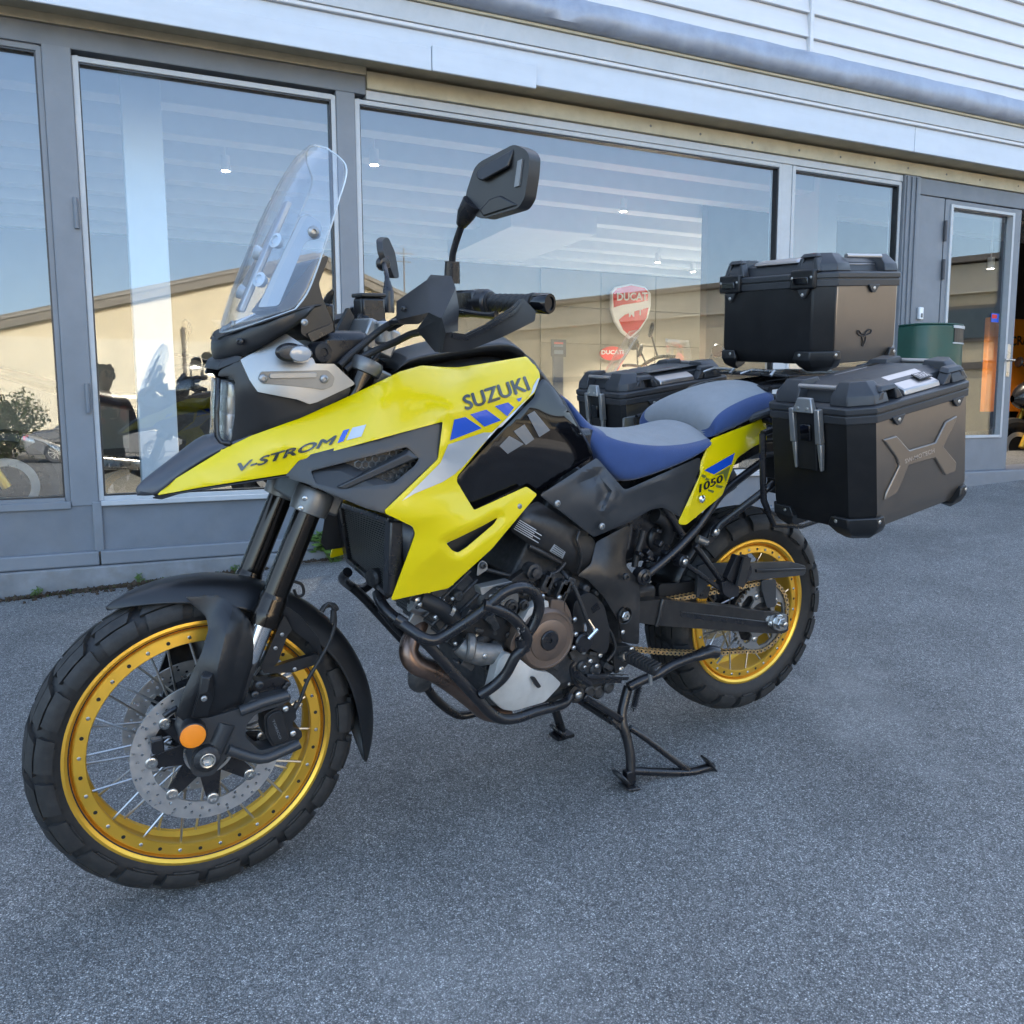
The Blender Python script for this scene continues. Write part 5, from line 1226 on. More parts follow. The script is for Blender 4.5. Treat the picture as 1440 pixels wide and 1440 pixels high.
# headlamp cowl and lamp
hc, _ = skin('headlight_cowl', K(2, '372,232 455,188 640,170 900,300 905,332 700,425 500,497 412,538 424,490 434,400 434,276 416,256 362,258'), K(2, '372,232,-.070 455,188,-.098 640,170,-.12 900,310,-.125 500,497,-.098 350,520,-.065 358,262,-.066 430,380,-.092 470,300,-.108'), 'plastic', bike, step=8)
lp_ = K(2, '365,266 412,262 430,276 430,400 420,490 392,526 362,508 356,470 356,330')
ll = P3(K(2, '428,274,-.092 431,340,-.094 430,410,-.094 422,480,-.088 395,524,-.072')); lc_ = P3(K(2, '368,266,-.02 358,340,-.02 356,410,-.02 358,470,-.02 364,508,-.02'))
rows = []
for a, b_ in zip(ll, lc_):
    rows.append([a, a.lerp(b_, .35)+Vector((-.010, 0, 0)), b_+Vector((-.002, 0, 0)), Vector((b_.x-.002, 0, b_.z)), Vector((b_.x-.002, -b_.y, b_.z)), Vector((a.lerp(b_, .35).x-.01, -a.lerp(b_, .35).y, a.z)), Vector((a.x, -a.y, a.z))])
mb = MB(); mb.sheet(rows); hl_ = mb.build('headlight', 'lamp_glass', bike, subsurf=2, solid=.002)
mb = MB()
for t in (.18, .38, .62, .84):
    i = t*(len(ll)-1); k_ = int(i); f_ = i-k_; a = ll[k_].lerp(ll[min(k_+1, 4)], f_); b_ = lc_[k_].lerp(lc_[min(k_+1, 4)], f_)
    for sd in (-1, 1):
        mb.box(b_.x+.012, b_.x+.05, sd*.012 if sd > 0 else -.075, .075 if sd > 0 else -.012, a.z-.022, a.z+.018)
mb.build('reflectors', 'silver', hl_, bevel=.006, kind='stuff')
mb = MB(); mb.box(lc_[2].x+.052, lc_[2].x+.10, -.085, .085, lc_[4].z-.0, lc_[0].z); mb.build('lamp_back', 'lens_white', hl_)
mb = MB(); mb.sheet([[p+Vector((.0, -.006, 0)), p+Vector((.004, -.0035, 0))] for p in P3(K(2, '352,262,-.055 346,400,-.05 348,500,-.055 372,535,-.065 410,540,-.085'))]); mb.build('lamp_surround', 'satin_black', hl_, solid=.01)
mb = MB(); a_, b2_ = P(*K(2, '360,235,-.07')[0]), P(*K(2, '455,200,-.10')[0]); mb.prism([a_, b2_, Vector((b2_.x, -b2_.y, b2_.z)), Vector((a_.x, -a_.y, a_.z))], (0.01, 0, .02)); mb.build('brow', 'plastic', bike, bevel=.004)
# silver bracket with turn signal
br = plate('fairing_bracket', K(2, '455,190 500,165 640,84 742,150 758,205 836,207 918,284 915,292 765,362 735,370 690,352 525,320 492,272'), -.128, 'silver', bike, thick=.014, bevel=.004, rnd=2, mirror=True, step=30, ctrl=K(2, '455,190,-.105 640,84,-.118 836,207,-.150 918,284,-.148 735,370,-.150 525,320,-.128 600,250,-.140'))
rp = plate('bracket_recess', K(2, '540,238 810,232 838,262 828,298 790,312 770,308 545,285 528,268'), -.145, 'clamp_grey', br, thick=.006, bevel=.0015, ctrl=K(2, '528,260,-.1375 838,262,-.156 790,312,-.156 545,285,-.1385 680,240,-.1485'))
plate('bracket_rib', K(2, '575,245 765,240 765,262 575,266'), -.15, 'silver', br, thick=.008, bevel=.002, ctrl=K(2, '575,250,-.1455 765,240,-.1575 765,262,-.1575'))
for (x_, y_, Y_) in ((548, 266, -.142), (795, 268, -.157)): bolt(P(180+x_*.3472, 440+y_*.3472, Y_), .0085, br, 'silver')
sg = P(*K(2, '655,160,-.165')[0])
mb = MB(); mb.lathe([(0, -.034), (.018, -.03), (.023, -.008), (.022, .012), (.016, .020), (0, .022)], c=sg, axis=(-.25, -1, .05), n=24); mb.v = [((x-sg.x)*1.25+sg.x, y, (z-sg.z)*.82+sg.z) for x, y, z in mb.v]; ts = mb.build('turn_signal', 'satin_black', br)
mb = MB(); mb.lathe([(.016, .0), (.0185, .012), (.015, .024), (0, .028)], c=P(*K(2, '693,165,-.166')[0]), axis=(-.1, -1, 0), n=24); c0_ = P(*K(2, '693,165,-.166')[0]); mb.v = [((x-c0_.x)*1.35+c0_.x, y, (z-c0_.z)*.95+c0_.z) for x, y, z in mb.v]; mb.build('signal_lens', 'lens_white', ts)
mb = MB(); mb.lathe([(.02, -.03), (.022, .0), (.019, .008), (.009, .009), (.008, .006), (0, .006)], c=P(*K(2, '785,160,-.145')[0]), axis=(.2, -1, 0), n=24); mb.build('power_socket', 'satin_black', br)
mb2 = MB(); mb2.lathe([(.016, -.03), (.021, 0), (.012, .022), (0, .024)], c=(sg.x+.02, .17, sg.z-.005), axis=(-.2, 1, 0), n=20); mb2.build('turn_signal', 'satin_black', bike)
# windscreen
Lc = P3(K(3, '372,708,-.150 418,648,-.152 455,560,-.150 500,425,-.145 545,280,-.137 573,182,-.122 562,130,-.105 505,84,-.075')); Cc_ = P3(K(3, '86,796,0 112,690,0 165,555,0 225,400,0 285,275,0 345,170,0 385,112,0 432,74,0'))
rows = []
for a, b_ in zip(Lc, Cc_):
    rows.append([Vector((b_.x+(a.x-b_.x)*abs(s_)**1.9, a.y*-s_, b_.z+(a.z-b_.z)*abs(s_)**2.0)) for s_ in np.linspace(-1, 1, 17)])
mb = MB(); mb.sheet(rows); ws = mb.build('windscreen', 'windscreen', bike, subsurf=2, solid=.004, fix=False)
edge = [r[-1] for r in rows]; edge2 = [r[0] for r in rows]
mb = MB(); mb.tube(edge+[rows[-1][-2-i] for i in range(15)]+edge2[::-1], .0019, 6, smooth_n=3); mb.tube(rows[0], .0019, 6, smooth_n=3); mb.build('screen_edge', 'screen_edge', ws)
scr_bk = plate('screen_bracket', K(3, '228,700 395,345 420,333 470,365 478,385 472,430 415,442 310,692'), -.11, 'silver', ws, thick=.006, bevel=.002, rnd=5, ctrl=K(3, '228,700,-.095 420,333,-.105 478,385,-.12 310,692,-.115'))
bolt(P(280+445*.3611, 180+404*.3611, -.132), .011, ws, 'silver')
plate('screen_bracket', K(3, '150,640 330,290 350,300 190,690'), .10, 'silver', ws, thick=.006, bevel=.002)
for (x_, y_) in ((300, 440), (237, 592)):
    p_ = P(280+x_*.3611, 180+y_*.3611, -.045); mb = MB(); mb.lathe([(.012, -.01), (.015, -.002), (.016, .003), (.010, .006), (.009, 0), (.0, 0)], c=p_, axis=(-.8, -.5, .4), n=18); mb.build('screen_knob', 'screen_edge', ws)
    p_ = P(280+(x_-75)*.3611, 180+(y_+45)*.3611, .05); mb = MB(); mb.lathe([(.012, -.01), (.015, -.002), (.016, .003), (.010, .006), (.009, 0), (.0, 0)], c=p_, axis=(-.8, .5, .4), n=18); mb.build('screen_knob', 'screen_edge', ws)
mb = MB(); bar(mb, P(*K(3, '160,715,.0')[0]), P(*K(3, '345,290,.0')[0]), .035, .012, up=(1, 0, 0)); mb.build('screen_rail', 'silver', ws, bevel=.003)
bolt(P(*K(3, '128,762,-.03')[0]), .007, ws, 'silver', axis=(-.8, -.5, .3))
# dark cowl under the screen
Lw = P3(K(3, '460,690,-.128 395,765,-.155 300,825,-.150 160,898,-.105 78,908,-.04')); Lu = P3(K(3, '448,688,-.126 380,705,-.158 260,748,-.152 135,790,-.095 70,818,-.035'))
mb = MB(); rws = []
for a, b_ in ((Lu, 0), (Lw, 1)): rws.append(a+[Vector((p.x, -p.y, p.z)) for p in a[::-1]])
md_ = [a.lerp(b_, .5)+Vector((-.006, -.004 if a.y < 0 else .004, 0)) for a, b_ in zip(*rws)]
mb.sheet([rws[0], md_, rws[1]]); cw = mb.build('screen_cowl', 'plastic', bike, subsurf=1, solid=.005)
bolt(P(*K(3, '158,832,-.115')[0]), .0075, cw, 'satin_black', axis=(-.6, -.8, 0)); bolt(P(*K(3, '410,757,-.155')[0]), .007, cw, 'silver')
mb = MB(); mb.sheet([[p, Vector((p.x+.05, p.y*.6, p.z+.004)), Vector((p.x+.05, -p.y*.6, p.z+.004)), Vector((p.x, -p.y, p.z))] for p in Lu]); mb.build('cowl_shelf', 'plastic', cw, solid=.003)
inst = plate('instrument_hood', K(3, '300,705 440,520 495,497 505,505 466,605 480,660 525,765 515,792 440,830 395,800 400,740 330,720'), -.105, 'plastic', bike, thick=.21, bevel=.008, rnd=4)
plate('hood_clip', K(3, '420,800 520,760 525,790 440,835'), -.112, 'satin_black', inst, thick=.03, bevel=.003)
mb = MB(); mb.box(.30, .325, -.08, .08, 1.18, 1.275); mb.build('instrument_display', 'gloss_black', bike, bevel=.006)

# ---------------------------------------------------------------- handlebar and controls
hb = [(.602, -.462), (.541, -.31), (.475, -.17), (.445, -.06)]; hz_ = [1.266, 1.272, 1.255, 1.225]
pts = [Vector((x_, y_, z_)) for (x_, y_), z_ in zip(hb, hz_)]; pts += [Vector((p.x, -p.y, p.z)) for p in pts[::-1]]
mb = MB(); mb.tube(pts, .011, 12, smooth_n=4); bars = mb.build('handlebar', 'satin_black', bike)
for sd in (-1, 1):
    g0, g1 = Vector((.553, -.335*-sd, 1.271)), Vector((.592, -.435*-sd, 1.267)); dv = (g1-g0)
    mb = MB(); mb.tube([g0, g1], .0165, 18); N_ = 16
    for i in range(N_):
        for q_ in range(9):
            t = (i+.5)/N_; a = 2*math.pi*(q_+(i % 2)*.5)/9; c_ = g0+dv*t; up = Vector((0, 0, 1)); s_ = dv.normalized().cross(up).normalized(); u_ = s_.cross(dv.normalized()); n_ = s_*math.cos(a)+u_*math.sin(a); tt = dv.normalized(); w_ = n_.cross(tt)
            o_ = c_+n_*.0160; mb.add([o_-tt*.0026-w_*.005, o_+tt*.0026-w_*.001, o_+tt*.0026+w_*.005, o_-tt*.0026+w_*.001, o_+n_*.0022], [(0, 1, 4), (1, 2, 4), (2, 3, 4), (3, 0, 4)])
    mb.lathe([(.0165, 0), (.0215, .001), (.0215, .005), (.0165, .006)], c=g0, axis=dv, n=18); mb.lathe([(.0165, 0), (.020, .001), (.020, .006), (.0165, .007)], c=g1-dv*.03, axis=dv, n=18)
    gr = mb.build('grip', 'rubber_clean', bars)
    mb = MB(); e0 = Vector((.594, -.438*-sd, 1.267)); mb.lathe([(.013, -.002), (.0185, 0), (.0195, .006), (.0195, .034), (.018, .037), (.013, .037), (.012, .034), (0, .034)], c=e0, axis=dv, n=22); mb.build('bar_end', 'gloss_black', bars)
    mb = MB(); M_ = Matrix.Translation((.530, .285*sd, 1.272)) @ Matrix.Rotation(.35*sd*-1, 4, 'Z'); mb.box(-.022, .024, -.035, .035, -.028, .024, M_); mb.lathe([(.026, -.02), (.026, .02)], c=(.546, .318*sd, 1.272), axis=dv, n=20); mb.build('switch_gear', 'satin_black', bars, bevel=.006)
    mb = MB(); mb.tube([Vector((.492, .24*sd, 1.262)), Vector((.50, .30*sd, 1.255)), Vector((.512, .36*sd, 1.248)), Vector((.520, .395*sd, 1.245)), Vector((.527, .41*sd, 1.245))], [.008, .007, .006, .006, .0095], 10, smooth_n=3); mb.build('lever', 'satin_black', bars)
    mb = MB(); mb.box(-.02, .02, -.03, .03, -.018, .018, Matrix.Translation((.495, .225*sd, 1.262))); mb.build('lever_perch', 'satin_black', bars, bevel=.005)
# hand guards
def guard(pp, m, sd):
    V = [P(*p) for p in pp]; return V
g_v = K(11, '660,240,-.250 898,72,-.305 925,35,-.300 1080,45,-.345 1112,140,-.362 1138,290,-.372 1130,475,-.385 1035,490,-.418 1010,640,-.400 960,636,-.372 815,465,-.318 912,328,-.352 660,385,-.258 1005,372,-.412')
g_f = [(0, 1, 11, 12), (1, 2, 3), (1, 3, 4, 13, 11), (4, 5, 6, 7, 13), (11, 13, 9, 10), (13, 7, 8, 9)]
hgd = facet('hand_guard', g_v, g_f, 'plastic', bike, thick=.006, bevel=.003, mirror=True)
for (x_, y_) in ((705, 300), (762, 288)): bolt(P(440+x_*.18056, 380+y_*.18056, -.272), .0055, hgd, 'satin_black', axis=(-.8, -.6, 0))
gb = K(3, '945,790 1040,803 1120,765 1225,697 1262,662 1312,715 1308,752 1180,815 1050,866 935,876')
plate('guard_bar', gb, -.4, 'plastic', hgd, thick=.03, bevel=.007, rnd=3, ctrl=K(3, '945,800,-.398 1040,860,-.408 1180,760,-.45 1262,662,-.468 1310,730,-.482'), step=25, dirn=(.35, 1, 0))
plate('guard_groove', K(3, '990,800 1040,812 1130,768 1225,710 1255,675 1262,682 1232,722 1135,782 1045,828 985,818'), -.4, 'satin_black', hgd, thick=.004, bevel=.001, rnd=2, ctrl=[(a, b_, c_-.0035) for a, b_, c_ in K(3, '945,800,-.398 1040,860,-.408 1180,760,-.45 1262,662,-.468 1310,730,-.482')], step=25)
gbm = MB(); gbm.tube([Vector((.45, .40, 1.24)), Vector((.50, .45, 1.25)), Vector((.58, .475, 1.262))], .014, 8); gbm.build('guard_bar', 'plastic', hgd)
plate('guard_foot', K(11, '670,420 830,420 900,350 900,330 660,385'), -.26, 'satin_black', hgd, thick=.05, bevel=.006)
# brake fluid reservoir, right control cluster
mb = MB(); c_ = P(*K(11, '440,300,.17')[0]); mb.box(-.032, .032, -.026, .026, -.034, .026, Matrix.Translation(c_) @ Matrix.Rotation(.1, 4, 'Z')); rs = mb.build('fluid_reservoir', 'satin_black', bike, bevel=.007)
mb = MB(); mb.box(-.034, .034, -.028, .028, .0262, .036, Matrix.Translation(c_) @ Matrix.Rotation(.1, 4, 'Z')); mb.build('lid', 'plastic', rs, bevel=.003)
mb = MB(); mb.lathe([(.011, 0), (.013, .012), (.006, .014), (.005, .004), (0, .004)], c=P(*K(11, '420,400,.12')[0]), axis=(-.6, -.8, .1), n=16); mb.build('banjo', 'satin_black', rs)
plate('wind_deflector', K(11, '180,490 280,285 325,370 290,480 260,510 190,495'), .05, 'plastic', bike, thick=.02, bevel=.003)
# mirrors
mo = K(3, '1226,62 1272,84 1287,112 1282,180 1268,272 1244,312 1105,353 1078,346 1036,292 1040,250 1070,158 1092,132')
ctl = K(3, '1036,250,-.335 1287,112,-.462 1160,200,-.398')
ml = plate('mirror', mo, -.4, 'plastic', bike, thick=.030, bevel=.010, rnd=6, ctrl=ctl, step=30, dirn=(1, .28, 0))
ml.modifiers['b'].segments = 3
facet('mirror_ridge', K(3, '1095,150,-.3735 1222,80,-.4315 1200,150,-.430 1100,205,-.382 1075,175,-.364 1085,200,-.370'), [(0, 1, 2, 3, 5, 4)], 'plastic', ml, thick=.008, bevel=.003, dirn=(1, .28, 0))
facet('mirror_ridge', K(3, '1130,275,-.387 1170,262,-.408 1240,300,-.4435 1105,345,-.3745 1090,320,-.3645'), [(0, 1, 2, 3, 4)], 'plastic', ml, thick=.008, bevel=.003, dirn=(1, .28, 0))
mq = P3([(p[0], p[1], -.004+tps(ctl)(np.array([p[:2]]))[0]) for p in K(3, '1240,128 1258,120 1245,225 1226,230')]); mb = MB(); mb.prism(mq, (.004, .001, 0)); mb.build('mirror_badge', 'decal_grey', ml)
mb = MB(); mb.tube(P3(K(3, '985,605,-.27 985,560,-.272 986,520,-.275')), [.016, .0155, .0145], 14); mb.tube(P3(K(3, '986,525,-.275 988,490,-.280 1005,430,-.295 1028,365,-.32')), .0068, 12, smooth_n=4); mb.tube(P3(K(3, '1022,375,-.315 1040,335,-.335 1065,290,-.352')), [.011, .018, .020], 14); mb.build('mirror_stalk', 'satin_black', ml)
mor = K(3, '688,432 712,421 740,482 757,582 738,587 722,545 705,520 692,480')
mr = plate('mirror', mor, .4, 'plastic', bike, thick=.02, bevel=.008, rnd=5, ctrl=K(3, '688,432,.36 757,582,.42 740,482,.43'), step=30, dirn=(1, .2, 0))
mb = MB(); mb.tube(P3(K(3, '738,720,.27 737,640,.27 733,600,.285')), [.015, .0145, .009], 12); mb.tube(P3(K(3, '734,610,.285 730,570,.30 718,525,.36')), [.0065, .0065, .0065], 10); mb.lathe([(0, -.02), (.018, -.012), (.02, 0), (.014, .012), (0, .014)], c=P(*K(3, '718,528,.365')[0]), axis=(0, -1, 0), n=14); mb.build('mirror_stalk', 'satin_black', mr)
# cables and hoses round the steering head
cab = MB()
cab.tube(P3(K(11, '720,340,-.18 640,395,-.14 520,470,-.11 400,570,-.10 290,660,-.11 205,745,-.12')), .0075, 10, smooth_n=4)
cab.tube(P3(K(11, '850,480,-.26 760,500,-.22 640,560,-.16 500,620,-.12 360,690,-.11 250,780,-.115')), .0075, 10, smooth_n=4)
cab.tube(P3(K(11, '620,420,.03 480,500,.0 330,560,.02 200,680,.0 120,740,-.02')), .006, 8, smooth_n=4)
cab.tube(P3(K(11, '560,390,.12 420,470,.1 270,520,.06 150,640,.04 90,720,.02')), .005, 8, smooth_n=4)
cab.tube(P3(K(11, '640,440,-.05 600,560,-.04 520,640,-.05 420,760,-.06')), .005, 8, smooth_n=4)
cab.build('control_cables', 'rubber_clean', bike)
mb = MB(); mb.box(-.05, .03, -.055, .055, -.035, .03, Matrix.Translation((.445, 0, 1.2)) @ Matrix.Rotation(.44, 4, 'Y')); mb.lathe([(.02, 0), (.02, .05)], c=(.44, -.055, 1.19), axis=(0, 0, 1), n=14); mb.lathe([(.02, 0), (.02, .05)], c=(.44, .055, 1.19), axis=(0, 0, 1), n=14); mb.build('bar_clamp', 'silver', bike, bevel=.006)
mb = MB()
for (x_, y_, s_, Y_) in ((280, 620, .012, -.05), (190, 690, .014, -.06), (330, 560, .010, -.03), (240, 640, .012, .03)): mb.box(-s_, s_, -s_, s_, -s_*.7, s_*.7, Matrix.Translation(P(440+x_*.18056, 380+y_*.18056, Y_)) @ Matrix.Rotation(.6, 4, 'Y'))
mb.build('connectors', 'satin_black', bike, bevel=.002)
mb = MB(); mb.box(.28, .40, -.09, .09, 1.06, 1.22); mb.build('head_box', 'satin_black', bike, bevel=.02)

# ---------------------------------------------------------------- radiator
rq = [P(*p) for p in K(2, '868,772,.18 1078,838,-.185 1068,1135,-.185 905,998,.18')]
mb = MB(); mb.prism(rq, (.03, 0, 0)); rad = mb.build('radiator', 'satin_black', bike, bevel=.003)
fin = MB(); N_ = 30
for i in range(N_):
    t = (i+.5)/N_; a = rq[0].lerp(rq[3], t); b_ = rq[1].lerp(rq[2], t); bar(fin, a+Vector((-.001, -.012, 0)), b_+Vector((-.001, .012, 0)), .006, .0022)
fin.build('cooling_fins', 'clamp_grey', rad, kind='stuff')
for a, b_ in ((rq[0], rq[3]), (rq[1], rq[2])):
    mb = MB(); bar(mb, a, b_, .03, .035, up=(0, 1, 0)); mb.build('radiator_tank', 'satin_black', rad, bevel=.004)
mb = MB(); bar(mb, rq[0], rq[1], .03, .014); bar(mb, rq[3], rq[2], .03, .014); mb.build('radiator_rail', 'satin_black', rad, bevel=.003)
mb = MB(); mb.sheet([P3(K(4, '195,895,-.19 240,905,-.20 300,950,-.225 300,985,-.226')), P3(K(4, '215,1060,-.17 235,1090,-.17 250,1110,-.2 255,1115,-.205'))]); mb.build('radiator_shield', 'plastic_grey', rad, solid=.004)
# right-hand shroud end seen past the radiator
rs_ = P3(K(2, '800,800,.20 780,930,.21 800,962,.21 870,950,.20 865,800,.19')); mb = MB(); mb.prism(rs_, (.006, 0, 0)); mb.build('fairing_inner', 'plastic', bike, bevel=.002)
# ---------------------------------------------------------------- engine
eng = MB(); eng.box(.64, .98, -.155, .155, .31, .50); eng.box(.62, 1.0, -.14, .14, .49, .62); eng.box(.96, 1.08, -.12, .12, .34, .52); eb = eng.build('engine', 'engine_dark', bike, bevel=.03, bseg=3)
mb = MB(); mb.box(-.07, .07, -.125, .125, -.12, .13, Matrix.Translation((.56, 0, .60)) @ Matrix.Rotation(-.65, 4, 'Y'))
for i in range(7): mb.box(-.078, .078, -.132, .132, -.10+i*.03, -.092+i*.03, Matrix.Translation((.56, 0, .60)) @ Matrix.Rotation(-.65, 4, 'Y'))
mb.build('front_cylinder', 'engine_dark', eb, bevel=.006)
mb = MB(); mb.box(-.08, .08, -.13, .13, -.15, .17, Matrix.Translation((.86, 0, .72)) @ Matrix.Rotation(.55, 4, 'Y')); mb.build('rear_cylinder', 'engine_dark', eb, bevel=.008)
mb = MB(); mb.box(.55, .98, -.11, .11, .74, .98); mb.build('air_box', 'satin_black', bike, bevel=.02)
mb = MB(); mb.box(.70, 1.02, -.13, .13, .285, .33); mb.box(.76, .92, -.10, .10, .26, .29); mb.build('sump', 'engine_dark', eb, bevel=.02)
cc = P(*K(12, '782,1030,-.212')[0])
mb = MB(); mb.lathe([(.086, -.07), (.086, -.03), (.080, -.012), (.074, -.004), (.070, .0), (.0665, .0)], c=cc, axis=(0, -1, 0), n=48, caps=False); mb.lathe([(.0665, .0), (.0655, -.0012), (.052, -.0012), (.051, .0016), (.0500, .0022), (.026, .0022), (.0255, .0006), (.0245, .0006)], c=cc, axis=(0, -1, 0), n=48, caps=False)
gc = mb.build('generator_cover', 'bronze', eb)
mb = MB(); mb.lathe([(.0245, .0), (.0245, .004), (.022, .006), (.006, .006), (.0055, .002), (0, .002)], c=cc, axis=(0, -1, 0), n=30); mb.build('cover_plug', 'satin_black', gc)
for (x_, y_) in ((965, 878), (957, 1083), (852, 722), (733, 712), (972, 985)): bolt(P(620+x_*.19444, 700+y_*.19444, -.196), .0068, gc, 'steel', h=.9)
plate('cover_rib', K(12, '800,735 895,745 885,870 790,850'), -.205, 'bronze', gc, thick=.03, bevel=.006)
plate('cover_rib', K(12, '897,748 940,830 950,900 890,868'), -.198, 'bronze', gc, thick=.03, bevel=.008)
plate('cover_rib', K(12, '690,655 775,662 770,690 700,690'), -.19, 'bronze', gc, thick=.02, bevel=.004)
plate('cover_flange', K(12, '570,930 640,800 740,745 778,745 782,850 690,890 640,950 610,1000'), -.200, 'silver_plate', gc, thick=.03, bevel=.006)
plate('cover_flange', K(12, '510,1040 560,940 620,990 600,1080 560,1130 500,1100'), -.19, 'bronze', gc, thick=.03, bevel=.006)
skp = plate('engine_guard', K(5, '722,752 758,712 822,738 900,800 985,815 1040,866 1030,885 958,962 800,1008 742,1000 672,932 690,880'), -.212, 'silver_plate', eb, thick=.03, bevel=.008, rnd=5, step=25, ctrl=K(5, '722,752,-.205 900,800,-.218 1040,870,-.19 958,962,-.20 742,1000,-.195 690,900,-.20 830,880,-.225'))
plate('guard_slot', K(5, '885,836 906,832 942,886 921,894'), -.2265, 'label_black', skp, thick=.004, bevel=0)
# sprocket cover and clutch slave cylinder
plate('sprocket_cover', K(12, '965,760 1020,700 1090,685 1180,775 1222,950 1215,1090 1180,1140 1075,1090 960,1010 950,880'), -.186, 'plastic', eb, thick=.05, bevel=.008, rnd=6)
for i in range(5): plate('cover_louvre', K(12, f'{1085+i*4},{800+i*9} {1135+i*4},{760+i*9} {1138+i*4},{764+i*9} {1088+i*4},{804+i*9}'), -.188, 'satin_black', eb, thick=.004, bevel=0, rnd=0)
sc_ = P(*K(12, '1035,1050,-.20')[0]); mb = MB(); mb.lathe([(.026, -.02), (.026, .0), (.022, .004), (0, .005)], c=sc_, axis=(0, -1, 0), n=24); sv = mb.build('slave_cylinder', 'satin_black', eb)
mb = MB(); mb.tube(P3(K(12, '1065,1020,-.212 1130,950,-.214')), .006, 10); mb.tube(P3(K(12, '1040,910,-.205 1042,960,-.205')), .0055, 10); mb.tube(P3(K(12, '1060,880,-.21 1105,950,-.212')), .005, 8); mb.build('banjo_fitting', 'chrome', sv)
mb = MB(); mb.tube(P3(K(12, '845,505,-.15 900,560,-.18 960,640,-.195 1010,760,-.205 1055,880,-.21 1085,935,-.212')), .0052, 10, smooth_n=4); mb.build('clutch_hose', 'rubber_clean', sv)
mb = MB(); mb.tube(P3(K(12, '950,630,-.196 972,665,-.199')), .0062, 10); mb.build('hose_clip', 'rubber_clean', sv)
# side covers, pipes and small engine fittings
plate('cylinder_cover', K(12, '165,960 300,830 430,870 520,955 535,1010 480,1052 270,985'), -.165, 'plastic', eb, thick=.03, bevel=.008)
bolt(P(620+487*.19444, 700+995*.19444, -.168), .007, eb, 'cast_dark')
for (x_, y_, r_) in ((515, 790, .013), (600, 775, .010)):
    p_ = P(620+x_*.19444, 700+y_*.19444, -.185); mb = MB(); mb.lathe([(r_*1.35, -.02), (r_*1.35, .0), (r_, .002), (r_, .007), (r_*.5, .008), (r_*.4, .003), (0, .003)], c=p_, axis=(0, -1, 0), n=20); mb.build('mount_bolt', 'cast_dark', eb)
plate('engine_mount', K(12, '430,770 500,700 560,690 565,780 540,850 470,860'), -.178, 'alloy_dirty', eb, thick=.02, bevel=.004)
mb = MB(); mb.tube(P3(K(12, '140,1060,-.15 200,1100,-.16 300,1130,-.17 420,1120,-.17')), [.024, .028, .028, .022], 18, smooth_n=3); mb.lathe([(.03, -.01), (.034, -.006), (.034, .006), (.03, .01)], c=P(*K(12, '205,1080,-.165')[0]), axis=(1, -.3, -.2), n=20); wp = mb.build('water_pump', 'alloy_dirty', eb)
bolt(P(620+318*.19444, 700+1145*.19444, -.197), .006, wp, 'steel')
mb = MB(); mb.tube(P3(K(5, '330,440,-.13 420,480,-.14 520,560,-.14 620,640,-.14')), .02, 14, smooth_n=3); mb.build('coolant_hose', 'rubber_clean', eb)
mb = MB(); mb.tube(P3(K(5, '700,600,-.13 640,640,-.15 560,680,-.15 520,700,-.14')), .018, 14, smooth_n=3); mb.build('coolant_hose', 'rubber_clean', eb)
mb = MB(); rng2 = np.random.default_rng(5)
for _ in range(70):
    x_, y_ = rng2.uniform(640, 850), rng2.uniform(820, 940)
    s_ = rng2.uniform(.005, .015); Y_ = -.142-rng2.uniform(0, .02)
    if rng2.uniform() < .5: mb.lathe([(s_, -.02), (s_, .0), (s_*.7, .004), (0, .004)], c=P(x_, y_, Y_), axis=(0, -1, 0), n=12)
    else: mb.box(-s_*1.4, s_*1.4, -.02, .004, -s_*.6, s_*.6, Matrix.Translation(P(x_, y_, Y_)) @ Matrix.Rotation(rng2.uniform(0, 3), 4, 'Y'))
mb.build('engine_castings', 'engine_dark', eb, bevel=.002, kind='stuff')
mb = MB()
for (a, b_) in (('640,600 740,560', -.16), ('700,560 770,600', -.165), ('820,640 880,600', -.17), ('740,560 800,620', -.15)):
    mb.tube(P3(K(12, a), b_), .009, 8)
for (x_, y_) in ((735, 610), (765, 590), (845, 660), (865, 640), (900, 620)): mb.box(-.01, .01, -.02, .0, -.02, .02, Matrix.Translation(P(620+x_*.19444, 700+y_*.19444, -.175)) @ Matrix.Rotation(.5, 4, 'Y'))
mb.build('engine_fittings', 'cast_dark', eb, bevel=.002)
p_ = P(*K(12, '680,540,-.205')[0]); plate('engine_bracket', K(12, '500,600 640,510 700,520 710,570 560,640'), -.19, 'frame_grey', bike, thick=.02, bevel=.004)
mb = MB(); mb.lathe([(.02, -.03), (.02, 0), (.013, .002), (.013, .012), (.008, .013), (0, .013)], c=p_, axis=(0, -1, 0), n=20); mb.build('engine_bracket_bolt', 'cast_dark', bike)
plate('tab', K(12, '260,570 270,480 300,450 335,470 340,520'), -.225, 'alloy_dirty', bike, thick=.003, bevel=.001); bolt(P(620+305*.19444, 700+490*.19444, -.228), .008, bike, 'cast_dark')
for (x_, y_, Y_, r_) in ((590, 850, -.150, .006), (612, 868, -.150, .006), (636, 842, -.150, .005), (655, 872, -.155, .006), (640, 905, -.172, .005), (690, 838, -.160, .005), (745, 812, -.165, .006), (772, 806, -.165, .005), (792, 822, -.17, .006), (862, 930, -.16, .006), (845, 952, -.16, .005), (822, 938, -.16, .006), (800, 962, -.165, .005), (706, 845, -.18, .005)): bolt(P(x_, y_, Y_), r_, eb, 'steel', h=.8)
